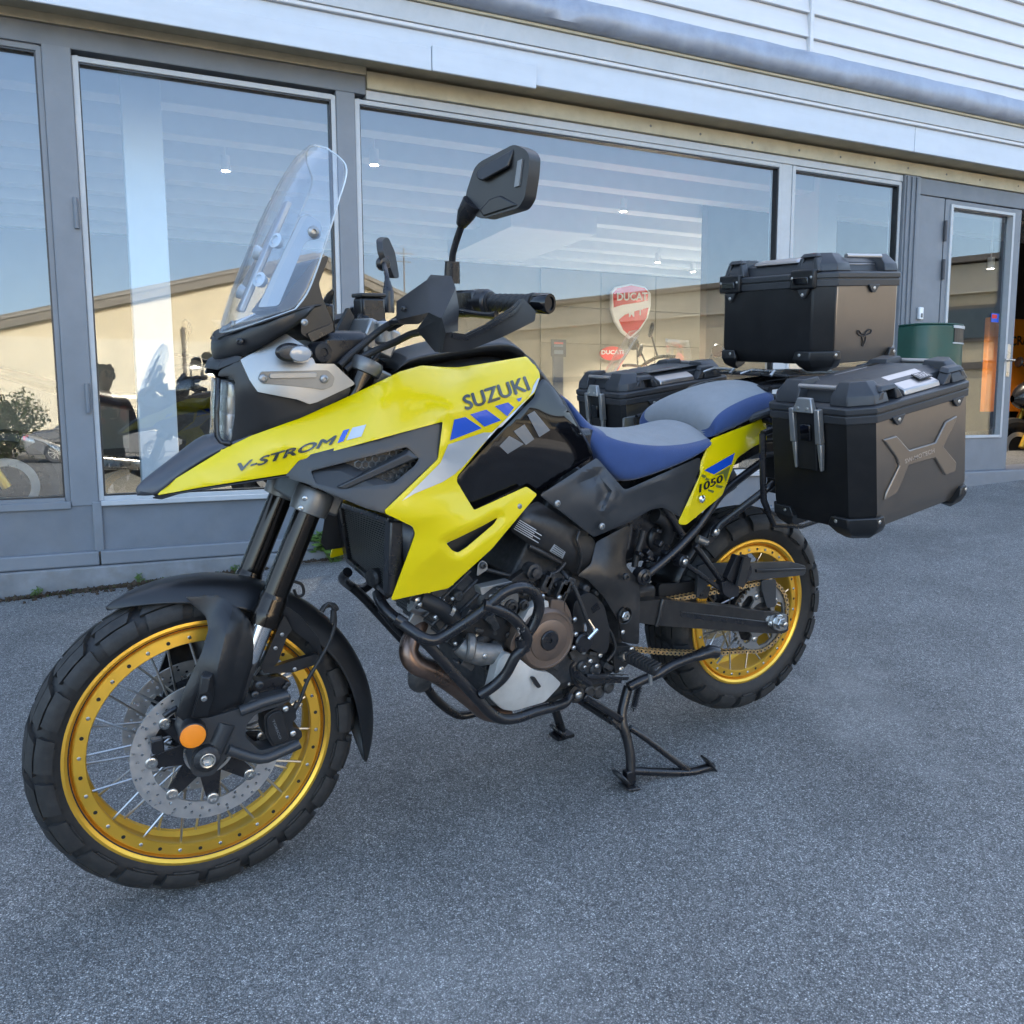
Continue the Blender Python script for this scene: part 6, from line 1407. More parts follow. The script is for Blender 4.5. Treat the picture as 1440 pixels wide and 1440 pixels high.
for q_, r_, Y_ in (('570,640 700,560 830,540 900,470', .0045, -.17), ('330,520 480,560 640,600 700,640', .0050, -.165), ('900,560 930,640 900,720 870,780', .0035, -.18), ('600,560 660,640 640,740 690,800', .0040, -.168), ('1180,900 1240,1000 1260,1100 1200,1180', .0045, -.17)):
    mb = MB(); mb.tube(P3(K(12, q_), Y_), r_, 8, smooth_n=5); mb.build('engine_cable', 'rubber_clean', eb)
for (x_, y_, Y_) in ((470, 500, -.14), (590, 625, -.14)):
    p_ = P(*K(5, f'{x_},{y_},{Y_}')[0]); mb = MB(); mb.lathe([(.0215, -.005), (.0215, .005)], c=p_, axis=(.75, 0, -.6), n=18); mb.build('hose_clamp', 'steel', eb)
# exhaust headers
mb = MB(); mb.tube(P3(K(5, '345,540,-.06 300,610,-.075 268,700,-.09 300,770,-.10 400,815,-.10 500,880,-.095 600,960,-.08 660,1010,-.05 760,1030,-.02')), .0235, 20, smooth_n=5); ex = mb.build('exhaust_header', 'copper_pipe', bike)
mb = MB(); bar(mb, P(*K(5, '285,515,-.08')[0]), P(*K(5, '425,590,-.08')[0]), .012, .05, up=(.3, 0, 1)); mb.build('header_flange', 'silver', ex, bevel=.003)
mb = MB(); mb.lathe([(.03, -.02), (.032, 0), (.03, .02)], c=P(*K(5, '325,450,-.10')[0]), axis=(1, -.2, -.4), n=20); mb.lathe([(.026, -.03), (.026, .03)], c=P(*K(5, '370,440,-.10')[0]), axis=(1, -.2, -.4), n=20); mb.build('oil_filter', 'steel', ex)
mb = MB(); mb.lathe([(.02, -.03), (.022, .0), (.018, .006), (0, .008)], c=P(*K(5, '85,335,-.10')[0]), axis=(-1, -.3, 0), n=16); mb.tube(P3(K(5, '90,340,-.10 130,390,-.1 170,420,-.1')), .012, 10); mb.build('horn', 'cast_dark', bike)
mb = MB(); mb.lathe([(.03, -.03), (.03, .01), (.02, .014), (0, .014)], c=P(*K(5, '325,850,.0')[0]), axis=(-.4, -1, 0), n=20); mb.build('oil_cooler_end', 'engine_dark', bike)
mb = MB(); mb.tube([Vector((1.0, .16, .42)), Vector((1.2, .2, .5)), Vector((1.45, .22, .62)), Vector((1.75, .23, .74))], [.03, .045, .06, .06], 18, smooth_n=3); mb.build('silencer', 'satin_black', bike)

# ---------------------------------------------------------------- crash bars
def crash(side, far):
    pass
r_c = .0128
def tube_part(name, spec, r, m='satin_black', parent=bike, n=14, sm=4, mirror=False):
    pts = [p for p in spec]; mb = MB(); mb.tube(P3(pts), r, n, smooth_n=sm); o = mb.build(name, m, parent)
    if mirror: mb.mirror().build(name, m, parent)
    return o
cb = tube_part('crash_bar', K(5, '112,410,-.10 125,450,-.12 165,505,-.15 250,575,-.19 330,632,-.215 385,648,-.222 440,632,-.228 540,570,-.245 660,485,-.262 740,415,-.272 800,385,-.276 860,382,-.277 910,415,-.275 930,480,-.272 905,560,-.268 860,630,-.262 845,665,-.258'), r_c, mirror=True)
tube_part('crash_bar', K(5, '648,468,-.264 720,492,-.268 790,530,-.270 845,590,-.270 868,645,-.266 850,690,-.262 810,730,-.256 760,820,-.243 700,880,-.230 630,925,-.215'), r_c, mirror=True)
tube_part('crash_bar', K(5, '300,610,-.205 370,675,-.205 450,762,-.205 540,862,-.205 620,950,-.205 680,1015,-.205 740,1047,-.205 810,1045,-.205 920,1008,-.20 1010,985,-.19 1060,965,-.175 1085,925,-.165'), r_c, mirror=True)
mb = MB(); mb.lathe([(.0150, -.016), (.0150, .016)], c=P(*K(5, '845,672,-.2585')[0]), axis=(.2, 0, -1), n=16); mb.lathe([(.0145, -.012), (.0145, .012)], c=P(*K(5, '225,553,-.180')[0]), axis=(.6, -.3, -.5), n=16); mb.build('bar_joint', 'satin_black', cb)
mb = MB(); rng3 = np.random.default_rng(8)
for _ in range(9):
    p_ = P(500+(835+rng3.uniform(-14, 22))*.2778, 720+(600+rng3.uniform(-22, 40))*.2778, -.2832); a = rng3.uniform(0, 3); d = Vector((math.cos(a), 0, math.sin(a)))*rng3.uniform(.002, .006); e_ = Vector((-d.z, 0, d.x))*.4; mb.add([p_-d, p_+e_, p_+d, p_-e_], [(0, 1, 2, 3)])
mb.build('scuff', 'steel', cb, fix=False)
plate('bar_bracket', K(5, '630,385 790,350 800,362 700,378 640,425'), -.255, 'silver', cb, thick=.03, bevel=.003)
tube_part('crash_bar', K(5, '360,885,.20 400,940,.20 470,1000,.20 540,1030,.20 640,1005,.19 720,985,.17'), r_c)
tube_part('engine_strut', K(5, '130,495,-.05 200,580,-.03 270,650,-.02'), .009)

# ---------------------------------------------------------------- frame
spar, _ = skin('frame_spar', K(12, '500,240 560,85 700,22 1110,300 1125,345 1085,480 985,565 860,490'), K(12, '500,240,-.150 560,85,-.160 700,30,-.145 1110,300,-.148 985,560,-.150 780,260,-.182 620,150,-.182 980,400,-.182 860,480,-.155'), 'frame_grey', bike, step=8)
decal('warning_label', K(12, '560,148 748,262 715,340 512,222'), spar, 'label_black', off=.001)
decal('small_label', K(12, '820,335 902,392 880,442 786,385'), spar, 'decal_silver', off=.001)
for i in range(6):
    f0, f1 = i/6+.04, i/6+.11; A_, B_, C_, D_ = [np.array(v) for v in K(12, '560,148 748,262 715,340 512,222')]
    q_ = [tuple((A_*(1-u)+B_*u)*(1-v)+(D_*(1-u)+C_*u)*v) for u, v in ((.06, f0), (.94 if i % 2 else .7, f0), (.94 if i % 2 else .7, f1), (.06, f1))]
    decal('print', q_, spar, 'decal_white', off=.0018)
for i in range(4):
    f0, f1 = i/4+.08, i/4+.16; A_, B_, C_, D_ = [np.array(v) for v in K(12, '820,335 902,392 880,442 786,385')]
    q_ = [tuple((A_*(1-u)+B_*u)*(1-v)+(D_*(1-u)+C_*u)*v) for u, v in ((.1, f0), (.9, f0), (.9, f1), (.1, f1))]
    decal('print', q_, spar, 'decal_dark', off=.0018)
tube_part('weld', K(12, '1000,245,-.176 985,300,-.185 1010,400,-.186 1008,470,-.180 985,545,-.168'), .0038, 'frame_grey', spar)
tube_part('weld', K(12, '635,350,-.168 720,390,-.172 790,430,-.172 865,470,-.165'), .0065, 'frame_grey', spar)
pv, _ = skin('pivot_plate', K(12, '1085,480 1122,320 1365,190 1372,240 1335,430 1345,500 1432,600 1442,720 1432,1062 1310,1045 1290,900 1180,720 1060,590 985,565'), K(12, '1085,480,-.168 1122,320,-.15 1365,190,-.140 1335,430,-.15 1440,720,-.150 1432,1060,-.155 1310,1045,-.162 1180,720,-.172 1000,565,-.165 1250,600,-.185 1340,850,-.178 1240,420,-.168'), 'frame_grey', bike, step=8)
pb = P(*K(12, '1330,852,-.183')[0]); mb = MB(); mb.lathe([(.021, .0), (.019, -.010), (0, -.010)], c=pb, axis=(0, -1, 0), n=24, caps=False); mb.lathe([(.0225, -.004), (.0225, .001), (.021, .0)], c=pb, axis=(0, -1, 0), n=24, caps=False); mb.build('pivot_recess', 'label_black', pv)
mb = MB(); mb.lathe([(.0135, -.012), (.0135, .006), (.011, .008), (.006, .008), (.005, .0), (0, .0)], c=pb, axis=(0, -1, 0), n=6); mb.build('pivot_bolt', 'steel', pv)
for (x_, y_, r_, mm) in ((1340, 570, .010, 'cast_dark'), (1315, 972, .006, 'steel'), (1380, 1100, .007, 'steel')): bolt(P(620+x_*.19444, 700+y_*.19444, -.184), r_, pv, mm)
# grey side panel below the seat
sp_, _ = skin('side_panel', K(7, '66,742 338,562 352,575 470,712 490,712 836,558 842,592 748,852 660,800 600,812 510,866 332,942 320,940'), K(7, '66,742,-.188 338,562,-.150 470,712,-.172 836,558,-.165 842,592,-.165 748,852,-.160 600,812,-.158 332,942,-.170 250,760,-.19 450,790,-.188 700,700,-.172'), 'plastic_grey', bike, step=4, 
    bump=lambda pts: tents(pts, ((7, '240,690 350,645 395,725 350,830', .012, 12), (7, '338,632 414,722 362,852', -.010, 10), (7, '70,745 332,606 470,738 836,598', -.008, 22), (7, '340,925 520,835 640,778 735,825', -.006, 18))), angle=16, lines=[K(7, '240,690 350,645 395,725 350,830'), K(7, '338,632 414,722 362,852'), K(7, '85,742 332,612 470,738 825,602')])
for (x_, y_) in ((150, 782), (365, 892)): bolt(P(740+x_*.29167, 480+y_*.29167, -.192), .0085, sp_, 'silver')
# yellow tail
ty, ty2 = skin('tail_cover', K(7, '895,470 1080,398 1140,374 1156,395 1160,480 1100,505 1020,560 1005,590 985,640 945,742 770,886 738,882 734,868 840,640 838,592 860,540'), K(7, '895,470,-.160 1080,398,-.155 1150,380,-.150 1160,480,-.150 945,742,-.172 770,886,-.172 734,868,-.160 838,592,-.163 960,560,-.172 860,760,-.178'), 'yellow', bike, step=5, bump=lambda pts: tents(pts, ((7, '872,560 805,740 768,872', -.008, 12), (7, '1060,480 1150,440', .012, 14), (7, '1085,400 1062,470 1020,560', -.006, 14))), angle=14, lines=[K(7, '868,572 805,740 772,862')])
decal('stripe', K(7, '858,622 1006,538 990,592 905,642'), ty, 'decal_blue', mirror=ty2)
for q_ in ('848,640 870,648 860,660 843,652', '905,648 985,602 962,680 950,640', '868,656 884,664 878,672 862,668', '880,712 908,722 900,732 874,720', '918,690 948,698 942,710 912,702'): decal('stripe', K(7, q_), ty, 'decal_olive', off=.0012)
text_on('lettering', '1050', K(7, '836,690 944,642 950,674 838,728'), ty, 'label_black', bold=0, slant=.05, off=.003, heavy=((-.6, .2), (0, 0), (.6, -.2), (0, .5)))
bolt(P(740+846*.29167, 480+760*.29167, -.182), .0105, ty, 'chrome')
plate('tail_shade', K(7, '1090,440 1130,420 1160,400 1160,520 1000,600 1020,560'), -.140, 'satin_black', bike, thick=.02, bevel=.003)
# ---------------------------------------------------------------- seats
def seat(name, bot, cre, rise, blue_top_rows, parent, push=.012):
    B_ = P3(bot); C_ = P3(cre); rows = []; n_ = len(B_)
    for i in range(n_):
        b0, c0 = B_[i], C_[i]; L = [b0+Vector((0, .03, -.004)), b0, b0.lerp(c0, .35)+Vector((0, -push, 0)), b0.lerp(c0, .75)+Vector((0, -push*.9, .003)), c0, Vector((c0.x, c0.y*.78, c0.z+rise[i]*.45)), Vector((c0.x, c0.y*.4, c0.z+rise[i]*.9))]
        rows.append(L+[Vector((c0.x, 0, c0.z+rise[i]))]+[Vector((p.x, -p.y, p.z)) for p in L[::-1]])
    mb = MB(); m_ = len(rows[0]); vs = [p for r in rows for p in r]; mb.v = [tuple(v) for v in vs]
    for i in range(n_-1):
        for j in range(m_-1):
            mb.f.append((i*m_+j, i*m_+j+1, (i+1)*m_+j+1, (i+1)*m_+j)); mb.m.append(0 if (j < 4 or j >= m_-5 or i < blue_top_rows) else 1)
    for i, q_ in ((0, -1), (n_-1, 1)): mb.f.append(tuple(i*m_+j for j in range(m_))[::q_]); mb.m.append(1 if (i == 0 and blue_top_rows == 0) else 0)
    return mb.build(name, ['seat_blue', 'seat_grey'], parent, subsurf=2, angle=80)
seat('rider_seat', K(7, '176,268,-.045 235,365,-.075 300,490,-.11 380,605,-.145 465,694,-.165 600,652,-.178 720,606,-.182 828,556,-.178 884,512,-.168 896,486,-.158'),
     K(7, '186,262,-.030 250,345,-.055 325,418,-.085 390,455,-.110 450,478,-.130 590,504,-.148 700,506,-.152 800,496,-.150 875,474,-.145 893,470,-.140'), [.012, .014, .018, .024, .028, .032, .034, .040, .046, .036], 3, bike)
seat('pillion_seat', K(7, '880,462,-.140 897,466,-.158 960,440,-.165 1060,396,-.160 1150,345,-.150 1240,300,-.14'),
     K(7, '878,440,-.130 893,400,-.148 935,338,-.150 1040,285,-.140 1130,250,-.132 1220,240,-.12'), [.004, .020, .030, .034, .032, .03], 0, bike)
mb = MB(); mb.box(1.36, 1.66, -.135, .135, .905, .950, None); mb.build('seat_base', 'satin_black', bike, bevel=.01)
# grab rail on the far side
mb = MB(); mb.tube(P3(K(16, '820,420,.15 880,350,.17 1040,305,.17 1220,335,.15')), .011, 10, smooth_n=4); mb.build('grab_rail', 'plastic_grey', bike)
mb = MB(); mb.tube([Vector((1.46, -.15, .975)), Vector((1.52, -.185, 1.0)), Vector((1.62, -.18, 1.02)), Vector((1.75, -.10, 1.05))], .011, 10, smooth_n=4); mb.build('grab_rail', 'plastic_grey', bike)
# luggage rack
mb = MB()
for y_ in (-.10, -.04, .04, .10): mb.tube([Vector((1.56, y_, 1.052)), Vector((1.90, y_, 1.075))], .008, 8)
mb.tube([Vector((1.56, -.13, 1.052)), Vector((1.56, .13, 1.052))], .009, 8); mb.tube([Vector((1.90, -.13, 1.075)), Vector((1.90, .13, 1.075))], .009, 8)
lr = mb.build('luggage_rack', 'satin_black', bike)
mb = MB(); mb.box(1.62, 1.93, -.14, .14, 1.082, 1.090, None); mb.build('rack_plate', 'satin_black', lr, bevel=.002)
mb = MB()
for y_ in (-.09, .07): mb.tube([Vector((1.60, y_, 1.086)), Vector((1.615, y_, 1.098)), Vector((1.63, y_+.1, 1.098)), Vector((1.615, y_+.13, 1.086))], .005, 8)
mb.build('rack_hook', 'steel', lr)
# ---------------------------------------------------------------- swingarm and rear end
sw = plate('swingarm', K(6, '505,545 620,534 880,560 1195,600 1208,610 1208,672 1190,690 1100,690 620,656 505,640'), -.138, 'frame_grey', bike, thick=.04, bevel=.009, rnd=5, mirror=True)
plate('arm_groove', K(6, '712,594 1110,640 1112,662 712,616'), -.1395, 'satin_black', sw, thick=.006, bevel=.002, rnd=4)
plate('arm_rib', K(6, '715,590 1112,636 1112,642 715,597'), -.1425, 'frame_grey', sw, thick=.006, bevel=.002, rnd=0)
tube_part('weld', K(6, '628,534,-.139 622,560,-.141 610,620,-.141 598,656,-.139'), .006, 'frame_grey', sw)
mb = MB(); mb.box(1.02, 1.20, -.10, .10, .44, .53); mb.build('swingarm_yoke', 'frame_grey', sw, bevel=.015)
ab = plate('chain_adjuster', K(9, '640,752 690,738 750,735 752,835 700,845 640,812'), -.142, 'silver', sw, thick=.02, bevel=.003)
an_ = P(*K(9, '700,790,-.152')[0]); mb = MB(); mb.lathe([(.024, -.012), (.024, -.002), (.022, .0)], c=an_, axis=(0, -1, 0), n=28); mb.lathe([(.018, 0), (.018, .012), (.016, .014), (.009, .014)], c=an_, axis=(0, -1, 0), n=6); mb.lathe([(.009, .0), (.009, .026), (.006, .028), (0, .028)], c=an_, axis=(0, -1, 0), n=14); mb.build('rear_axle_nut', 'steel', ab)
mb = MB(); mb.tube([RA+Vector((0, -.14, -.0)), RA+Vector((0, .15, 0))], .012, 12); mb.build('rear_axle', 'steel', bike)
bolt(P(*K(9, '640,795,-.15')[0]), .008, ab, 'steel', axis=(-1, -.4, 0))
cgd = plate('chain_guard', K(9, '190,430 250,418 780,405 870,432 872,462 860,490 530,525 470,522 300,520 240,560 180,640'), -.120, 'plastic_grey', bike, thick=.012, bevel=.004, rnd=3, step=30)
plate('guard_edge', K(9, '560,455 868,445 868,458 560,475'), -.1265, 'plastic', cgd, thick=.01, bevel=.002, rnd=0)
plate('guard_fin', K(9, '590,525 682,515 682,690 625,700 590,580'), -.122, 'plastic_grey', cgd, thick=.006, bevel=.003)
plate('chain_slider', K(9, '-60,565 -50,545 120,535 190,525 180,640 -60,640'), -.086, 'plastic', bike, thick=.012, bevel=.003)
plate('chain_plate', K(9, '190,570 270,560 245,640 190,640'), -.118, 'frame_grey', bike, thick=.006, bevel=.002); bolt(P(940+212*.2222, 700+612*.2222, -.12), .006, bike, 'cast_dark')
# hugger over the rear tyre
rows = []
for an2 in np.linspace(158, 95, 10):
    a = math.radians(an2); rows.append([Vector((RA.x+(.352-.012*abs(s_)**2)*math.cos(a), .085*s_, RA.z+(.352-.012*abs(s_)**2)*math.sin(a))) for s_ in np.linspace(-1, 1, 7)])
mb = MB(); mb.sheet(rows[:7]); mb.build('hugger', 'plastic', bike, solid=.003)
# subframe, brackets, shock
sf = tube_part('subframe_tube', K(13, '480,830,-.15 530,795,-.152 640,705,-.155 740,615,-.158 830,520,-.160 900,440,-.160 985,320,-.160 1080,190,-.158 1250,50,-.155 1400,-60,-.15'), .0115)
tube_part('subframe_tube', K(13, '600,270,-.14 660,330,-.145 720,420,-.15 775,510,-.155'), .0095)
mb = MB(); mb.mirror
pl_ = P(*K(13, '485,842,-.165')[0]); mb = MB(); mb.lathe([(.022, -.03), (.022, -.004), (.014, .0), (.014, .006), (.008, .008), (.006, .002), (0, .002)], c=pl_, axis=(0, -1, 0), n=22); mb.build('subframe_bolt', 'satin_black', sf)
st_ = tube_part('case_strut', K(13, '1010,520,-.175 1060,440,-.18 1110,395,-.19 1250,290,-.22 1420,160,-.255 1480,110,-.26'), .0105)
bolt(P(820+1038*.18056, 660+488*.18056, -.19), .010, st_, 'steel'); bolt(P(820+962*.18056, 660+570*.18056, -.175), .008, st_, 'steel'); 
mb = MB(); mb.tube(P3(K(13, '890,540,-.16 960,570,-.17')), .012, 12); mb.build('spacer', 'clamp_grey', st_)
plate('strut_plate', K(13, '970,560 1000,450 1060,410 1090,440 1050,520 990,590'), -.172, 'satin_black', st_, thick=.006, bevel=.002)
pk = MB(); bar(pk, P(*K(13, '795,735,-.175')[0]), P(*K(13, '1115,965,-.185')[0]), .012, .016, up=(0, 1, 0)); bar(pk, P(*K(13, '870,590,-.17')[0]), P(*K(13, '1120,930,-.185')[0]), .012, .018, up=(0, 1, 0)); pgb = pk.build('peg_bracket', 'satin_black', bike, bevel=.003)
bolt(P(820+793*.18056, 660+720*.18056, -.188), .0085, pgb, 'steel')
mb = MB(); mb.lathe([(.018, -.03), (.018, 0), (.014, .003), (0, .003)], c=P(*K(13, '790,720,-.182')[0]), axis=(0, -1, 0), n=18); mb.build('bracket_boss', 'satin_black', pgb)
plate('peg_mount', K(13, '1080,880 1140,860 1220,920 1210,990 1130,1000 1090,960'), -.20, 'satin_black', pgb, thick=.025, bevel=.004)
pg = plate('passenger_peg', K(13, '1120,850 1200,665 1250,680 1290,670 1320,800 1250,920 1180,900'), -.205, 'satin_black', bike, thick=.02, bevel=.004)
rb_ = MB()
for i in range(9):
    t = i/8; a = P(*K(13, f'{1245+t*-50},{700+t*190},-.216')[0]); b_ = P(*K(13, f'{1300-t*50},{705+t*195},-.214')[0]); bar(rb_, a, b_, .012, .007, up=(0, 1, 0))
rb_.build('peg_rubber', 'rubber_clean', pg)
mb = MB(); mb.lathe([(.034, -.05), (.036, .0), (.032, .006), (.026, .008), (.025, .004), (0, .004)], c=P(*K(13, '575,535,-.10')[0]), axis=(.25, -1, 0), n=28); mb.build('shock_reservoir', 'plastic', bike)
mb = MB(); mb.tube([Vector((1.10, 0, .50)), Vector((1.07, 0, .80))], .045, 16)
for i in range(7): mb.lathe([(.052, -.005), (.056, 0), (.052, .005)], c=(1.1-.005*i, 0, .52+i*.038), axis=(0, 0, 1), n=20)
mb.build('shock_absorber', 'satin_black', bike)
mb = MB(); mb.box(1.03, 1.25, -.10, .10, .60, .88); mb.box(1.2, 1.66, -.11, .11, .85, .915); mb.build('battery_box', 'satin_black', bike, bevel=.02)
mb = MB(); mb.tube(P3(K(13, '560,360,-.12 640,400,-.12 660,480,-.11 640,560,-.1')), .02, 12, smooth_n=3); mb.tube(P3(K(13, '470,480,-.12 450,560,-.12 420,650,-.12 400,760,-.12')), .009, 10, smooth_n=3); mb.tube(P3(K(13, '370,420,-.13 360,520,-.13 340,620,-.13')), .007, 10, smooth_n=3); mb.build('rear_hoses', 'rubber_clean', bike)
mb = MB(); rng4 = np.random.default_rng(3)
for _ in range(10):
    s_ = rng4.uniform(.006, .013); mb.box(-s_, s_, -.02, .004, -s_*.6, s_*.6, Matrix.Translation(P(rng4.uniform(890, 955), rng4.uniform(735, 800), -.11-rng4.uniform(0, .02))) @ Matrix.Rotation(rng4.uniform(0, 3), 4, 'Y'))
mb.build('wiring', 'satin_black', bike, bevel=.003)
# rear number-plate carrier / tail lamp
mb = MB(); mb.box(1.62, 1.78, -.07, .07, .93, 1.02); tlm = mb.build('tail_unit', 'plastic', bike, bevel=.015)
mb = MB(); mb.box(1.775, 1.795, -.055, .055, .95, 1.0); mb.build('tail_lamp', 'sign_red', tlm, bevel=.006)
mb = MB(); mb.box(1.80, 1.808, -.09, .09, .70, .82); mb.box(1.74, 1.80, -.05, .05, .76, .95); mb.build('plate_carrier', 'plastic', tlm, bevel=.004)
# ---------------------------------------------------------------- footrest, gear lever, stands
plate('footrest_bracket', K(14, '600,330 720,330 745,360 720,420 640,500 600,520 590,420'), -.17, 'frame_grey', bike, thick=.03, bevel=.006)
fp = MB(); f0 = P(*K(14, '680,400,-.20')[0]); f1 = P(*K(14, '890,500,-.275')[0]); bar(fp, f0, f1, .032, .022); fpg = fp.build('footrest', 'satin_black', bike, bevel=.004)
fp = MB()
for i in range(9):
    c_ = f0.lerp(f1, .08+i*.108); fp.box(-.019, .019, -.0035, .0035, .0, .017, Matrix.Translation(c_) @ Matrix.Rotation(.35, 4, 'Z'))
fp.build('footrest_rubber', 'rubber_clean', fpg, bevel=.001)
fp = MB(); fp.tube([f1+Vector((-.01, .02, -.005)), f1+Vector((-.008, .018, -.04))], .005, 8); fp.lathe([(.012, -.01), (.014, 0), (.01, .01)], c=f0+Vector((-.01, 0, .004)), axis=(0, -1, .2), n=12); fp.build('footrest_pin', 'steel', fpg)
bolt(P(740+710*.20833, 840+352*.20833, -.19), .007, fpg, 'steel'); bolt(P(740+640*.20833, 840+485*.20833, -.19), .008, fpg, 'steel')
gl2 = MB(); gl2.tube(P3(K(14, '400,535,-.20 520,535,-.19 680,540,-.175')), .0075, 10); bar(gl2, P(*K(14, '420,545,-.19')[0]), P(*K(14, '640,550,-.18')[0]), .008, .022, up=(0, 0, 1)); gl2.tube(P3(K(14, '340,520,-.235 390,560,-.222 425,580,-.205')), .0095, 10); gl2.build('gear_lever', 'satin_black', bike)
mb = MB(); mb.tube(P3(K(14, '330,440,-.185 305,480,-.185 320,560,-.185 360,600,-.185')), .006, 8, smooth_n=3); mb.build('gear_linkage', 'satin_black', bike)
mb = MB()
for (x_, y_, r_, Y_) in ((400, 430, .022, -.15), (470, 490, .018, -.16), (560, 470, .02, -.14), (560, 610, .017, -.13), (490, 640, .02, -.12), (430, 640, .018, -.13), (380, 470, .016, -.16)):
    mb.lathe([(r_, -.03), (r_, 0), (r_*.7, .004), (r_*.6, .002), (0, .002)], c=P(740+x_*.20833, 840+y_*.20833, Y_), axis=(0, -1, 0), n=16)
mb.build('lower_castings', 'engine_dark', eb, kind='stuff')
for (x_, y_, Y_) in ((475, 465, -.17), (432, 432, -.172), (500, 392, -.175), (388, 372, -.178), (610, 580, -.14)): bolt(P(740+x_*.20833, 840+y_*.20833, Y_), .0065, eb, 'steel')
ss = tube_part('side_stand', K(14, '690,605,-.15 780,560,-.155 880,520,-.16 980,460,-.165 1120,405,-.17 1275,368,-.175'), .0135)
mb = MB(); mb.tube(P3(K(14, '1130,405,-.17 1180,385,-.172 1240,365,-.174 1285,372,-.175')), [.0135, .017, .019, .017], 14); mb.build('stand_foot', 'satin_black', ss)
cs = empty('centre_stand', parent=bike)
def csb(name, spec, r, **k): return tube_part(name, spec, r, parent=cs, **k)
leg = csb('leg', K(14, '690,600,-.125 665,690,-.13 645,790,-.138 655,870,-.148 685,970,-.160 703,1070,-.170 705,1175,-.178'), .0135)
csb('foot_lever', K(14, '700,1170,-.178 900,1178,-.19 1060,1180,-.205 1140,1172,-.215 1200,1155,-.22 1262,1140,-.225'), .0115)
csb('brace', K(14, '700,880,-.152 800,945,-.168 950,1060,-.190 1090,1165,-.208'), .0095)
ft = P(*K(14, '690,1250,-.178')[0]); mb = MB(); mb.box(-.022, .022, -.03, .022, -.004, .004, Matrix.Translation((ft.x+.0, ft.y, .006)) @ Matrix.Rotation(.2, 4, 'Y')); mb.box(-.016, .016, -.012, .012, .0, .045, Matrix.Translation((ft.x+.002, ft.y, .008))); mb.build('foot_plate', 'satin_black', cs, bevel=.004)
mb = MB(); mb.lathe([(.03, -.004), (.032, 0), (.03, .004)], c=P(*K(14, '640,1225,-.18')[0])+Vector((0, 0, .004)), axis=(.75, 0, .6), n=20); mb.build('foot_plate', 'satin_black', cs)
mb = MB(); bar(mb, P(*K(14, '1200,1080,-.225')[0]), P(*K(14, '1285,1188,-.225')[0]), .006, .03, up=(0, 1, 0)); mb.build('lever_pad', 'satin_black', cs, bevel=.002)
mb = MB(); bar(mb, P(*K(14, '375,655,-.135')[0]), P(*K(14, '630,820,-.138')[0]), .018, .034, up=(0, 1, 0)); bar(mb, P(*K(14, '570,810,-.13')[0]), P(*K(14, '640,890,-.142')[0]), .016, .03, up=(0, 1, 0)); mb.build('stand_arm', 'satin_black', cs, bevel=.004)
mb = MB(); mb.lathe([(.024, -.03), (.024, .0), (.014, .002), (.014, .008), (0, .008)], c=P(*K(14, '340,655,-.16')[0]), axis=(0, -1, 0), n=20); mb.build('stand_pivot', 'cast_dark', cs)
bolt(P(740+352*.20833, 840+660*.20833, -.17), .010, cs, 'steel')
fr_ = P(*K(14, '235,880,.165')[0]); mb = MB(); mb.tube([Vector((.93, .12, .30)), Vector((.99, .14, .2)), Vector((1.06, .165, .02))], .0135, 12); mb.build('leg', 'satin_black', cs)
mb = MB(); mb.lathe([(.03, -.004), (.032, 0), (.03, .004)], c=(1.045, .165, .02), axis=(.75, 0, .6), n=20); mb.box(1.03, 1.09, .14, .19, .0, .01); mb.build('foot_plate', 'satin_black', cs)
mb = MB(); mb.tube([Vector((1.03, -.13, .18)), Vector((1.03, .13, .18))], .012, 10); mb.build('cross_tube', 'satin_black', cs)
sp0, sp1 = P(*K(14, '765,575,-.14')[0]), P(*K(14, '722,770,-.14')[0]); pts = []
for i in range(15*8):
    t = i/(15*8-1); a = i*2*math.pi/8; d = (sp1-sp0).normalized(); s_ = d.cross(Vector((0, 1, 0))).normalized(); pts.append(sp0.lerp(sp1, .08+.8*t)+(s_*math.cos(a)+Vector((0, 1, 0))*math.sin(a))*.0085)
mb = MB(); mb.tube(pts, .0016, 5); mb.tube([sp0, sp0.lerp(sp1, .1)], .002, 5); mb.tube([sp1.lerp(sp0, .12), sp1], .002, 5); mb.build('spring', 'satin_black', cs)
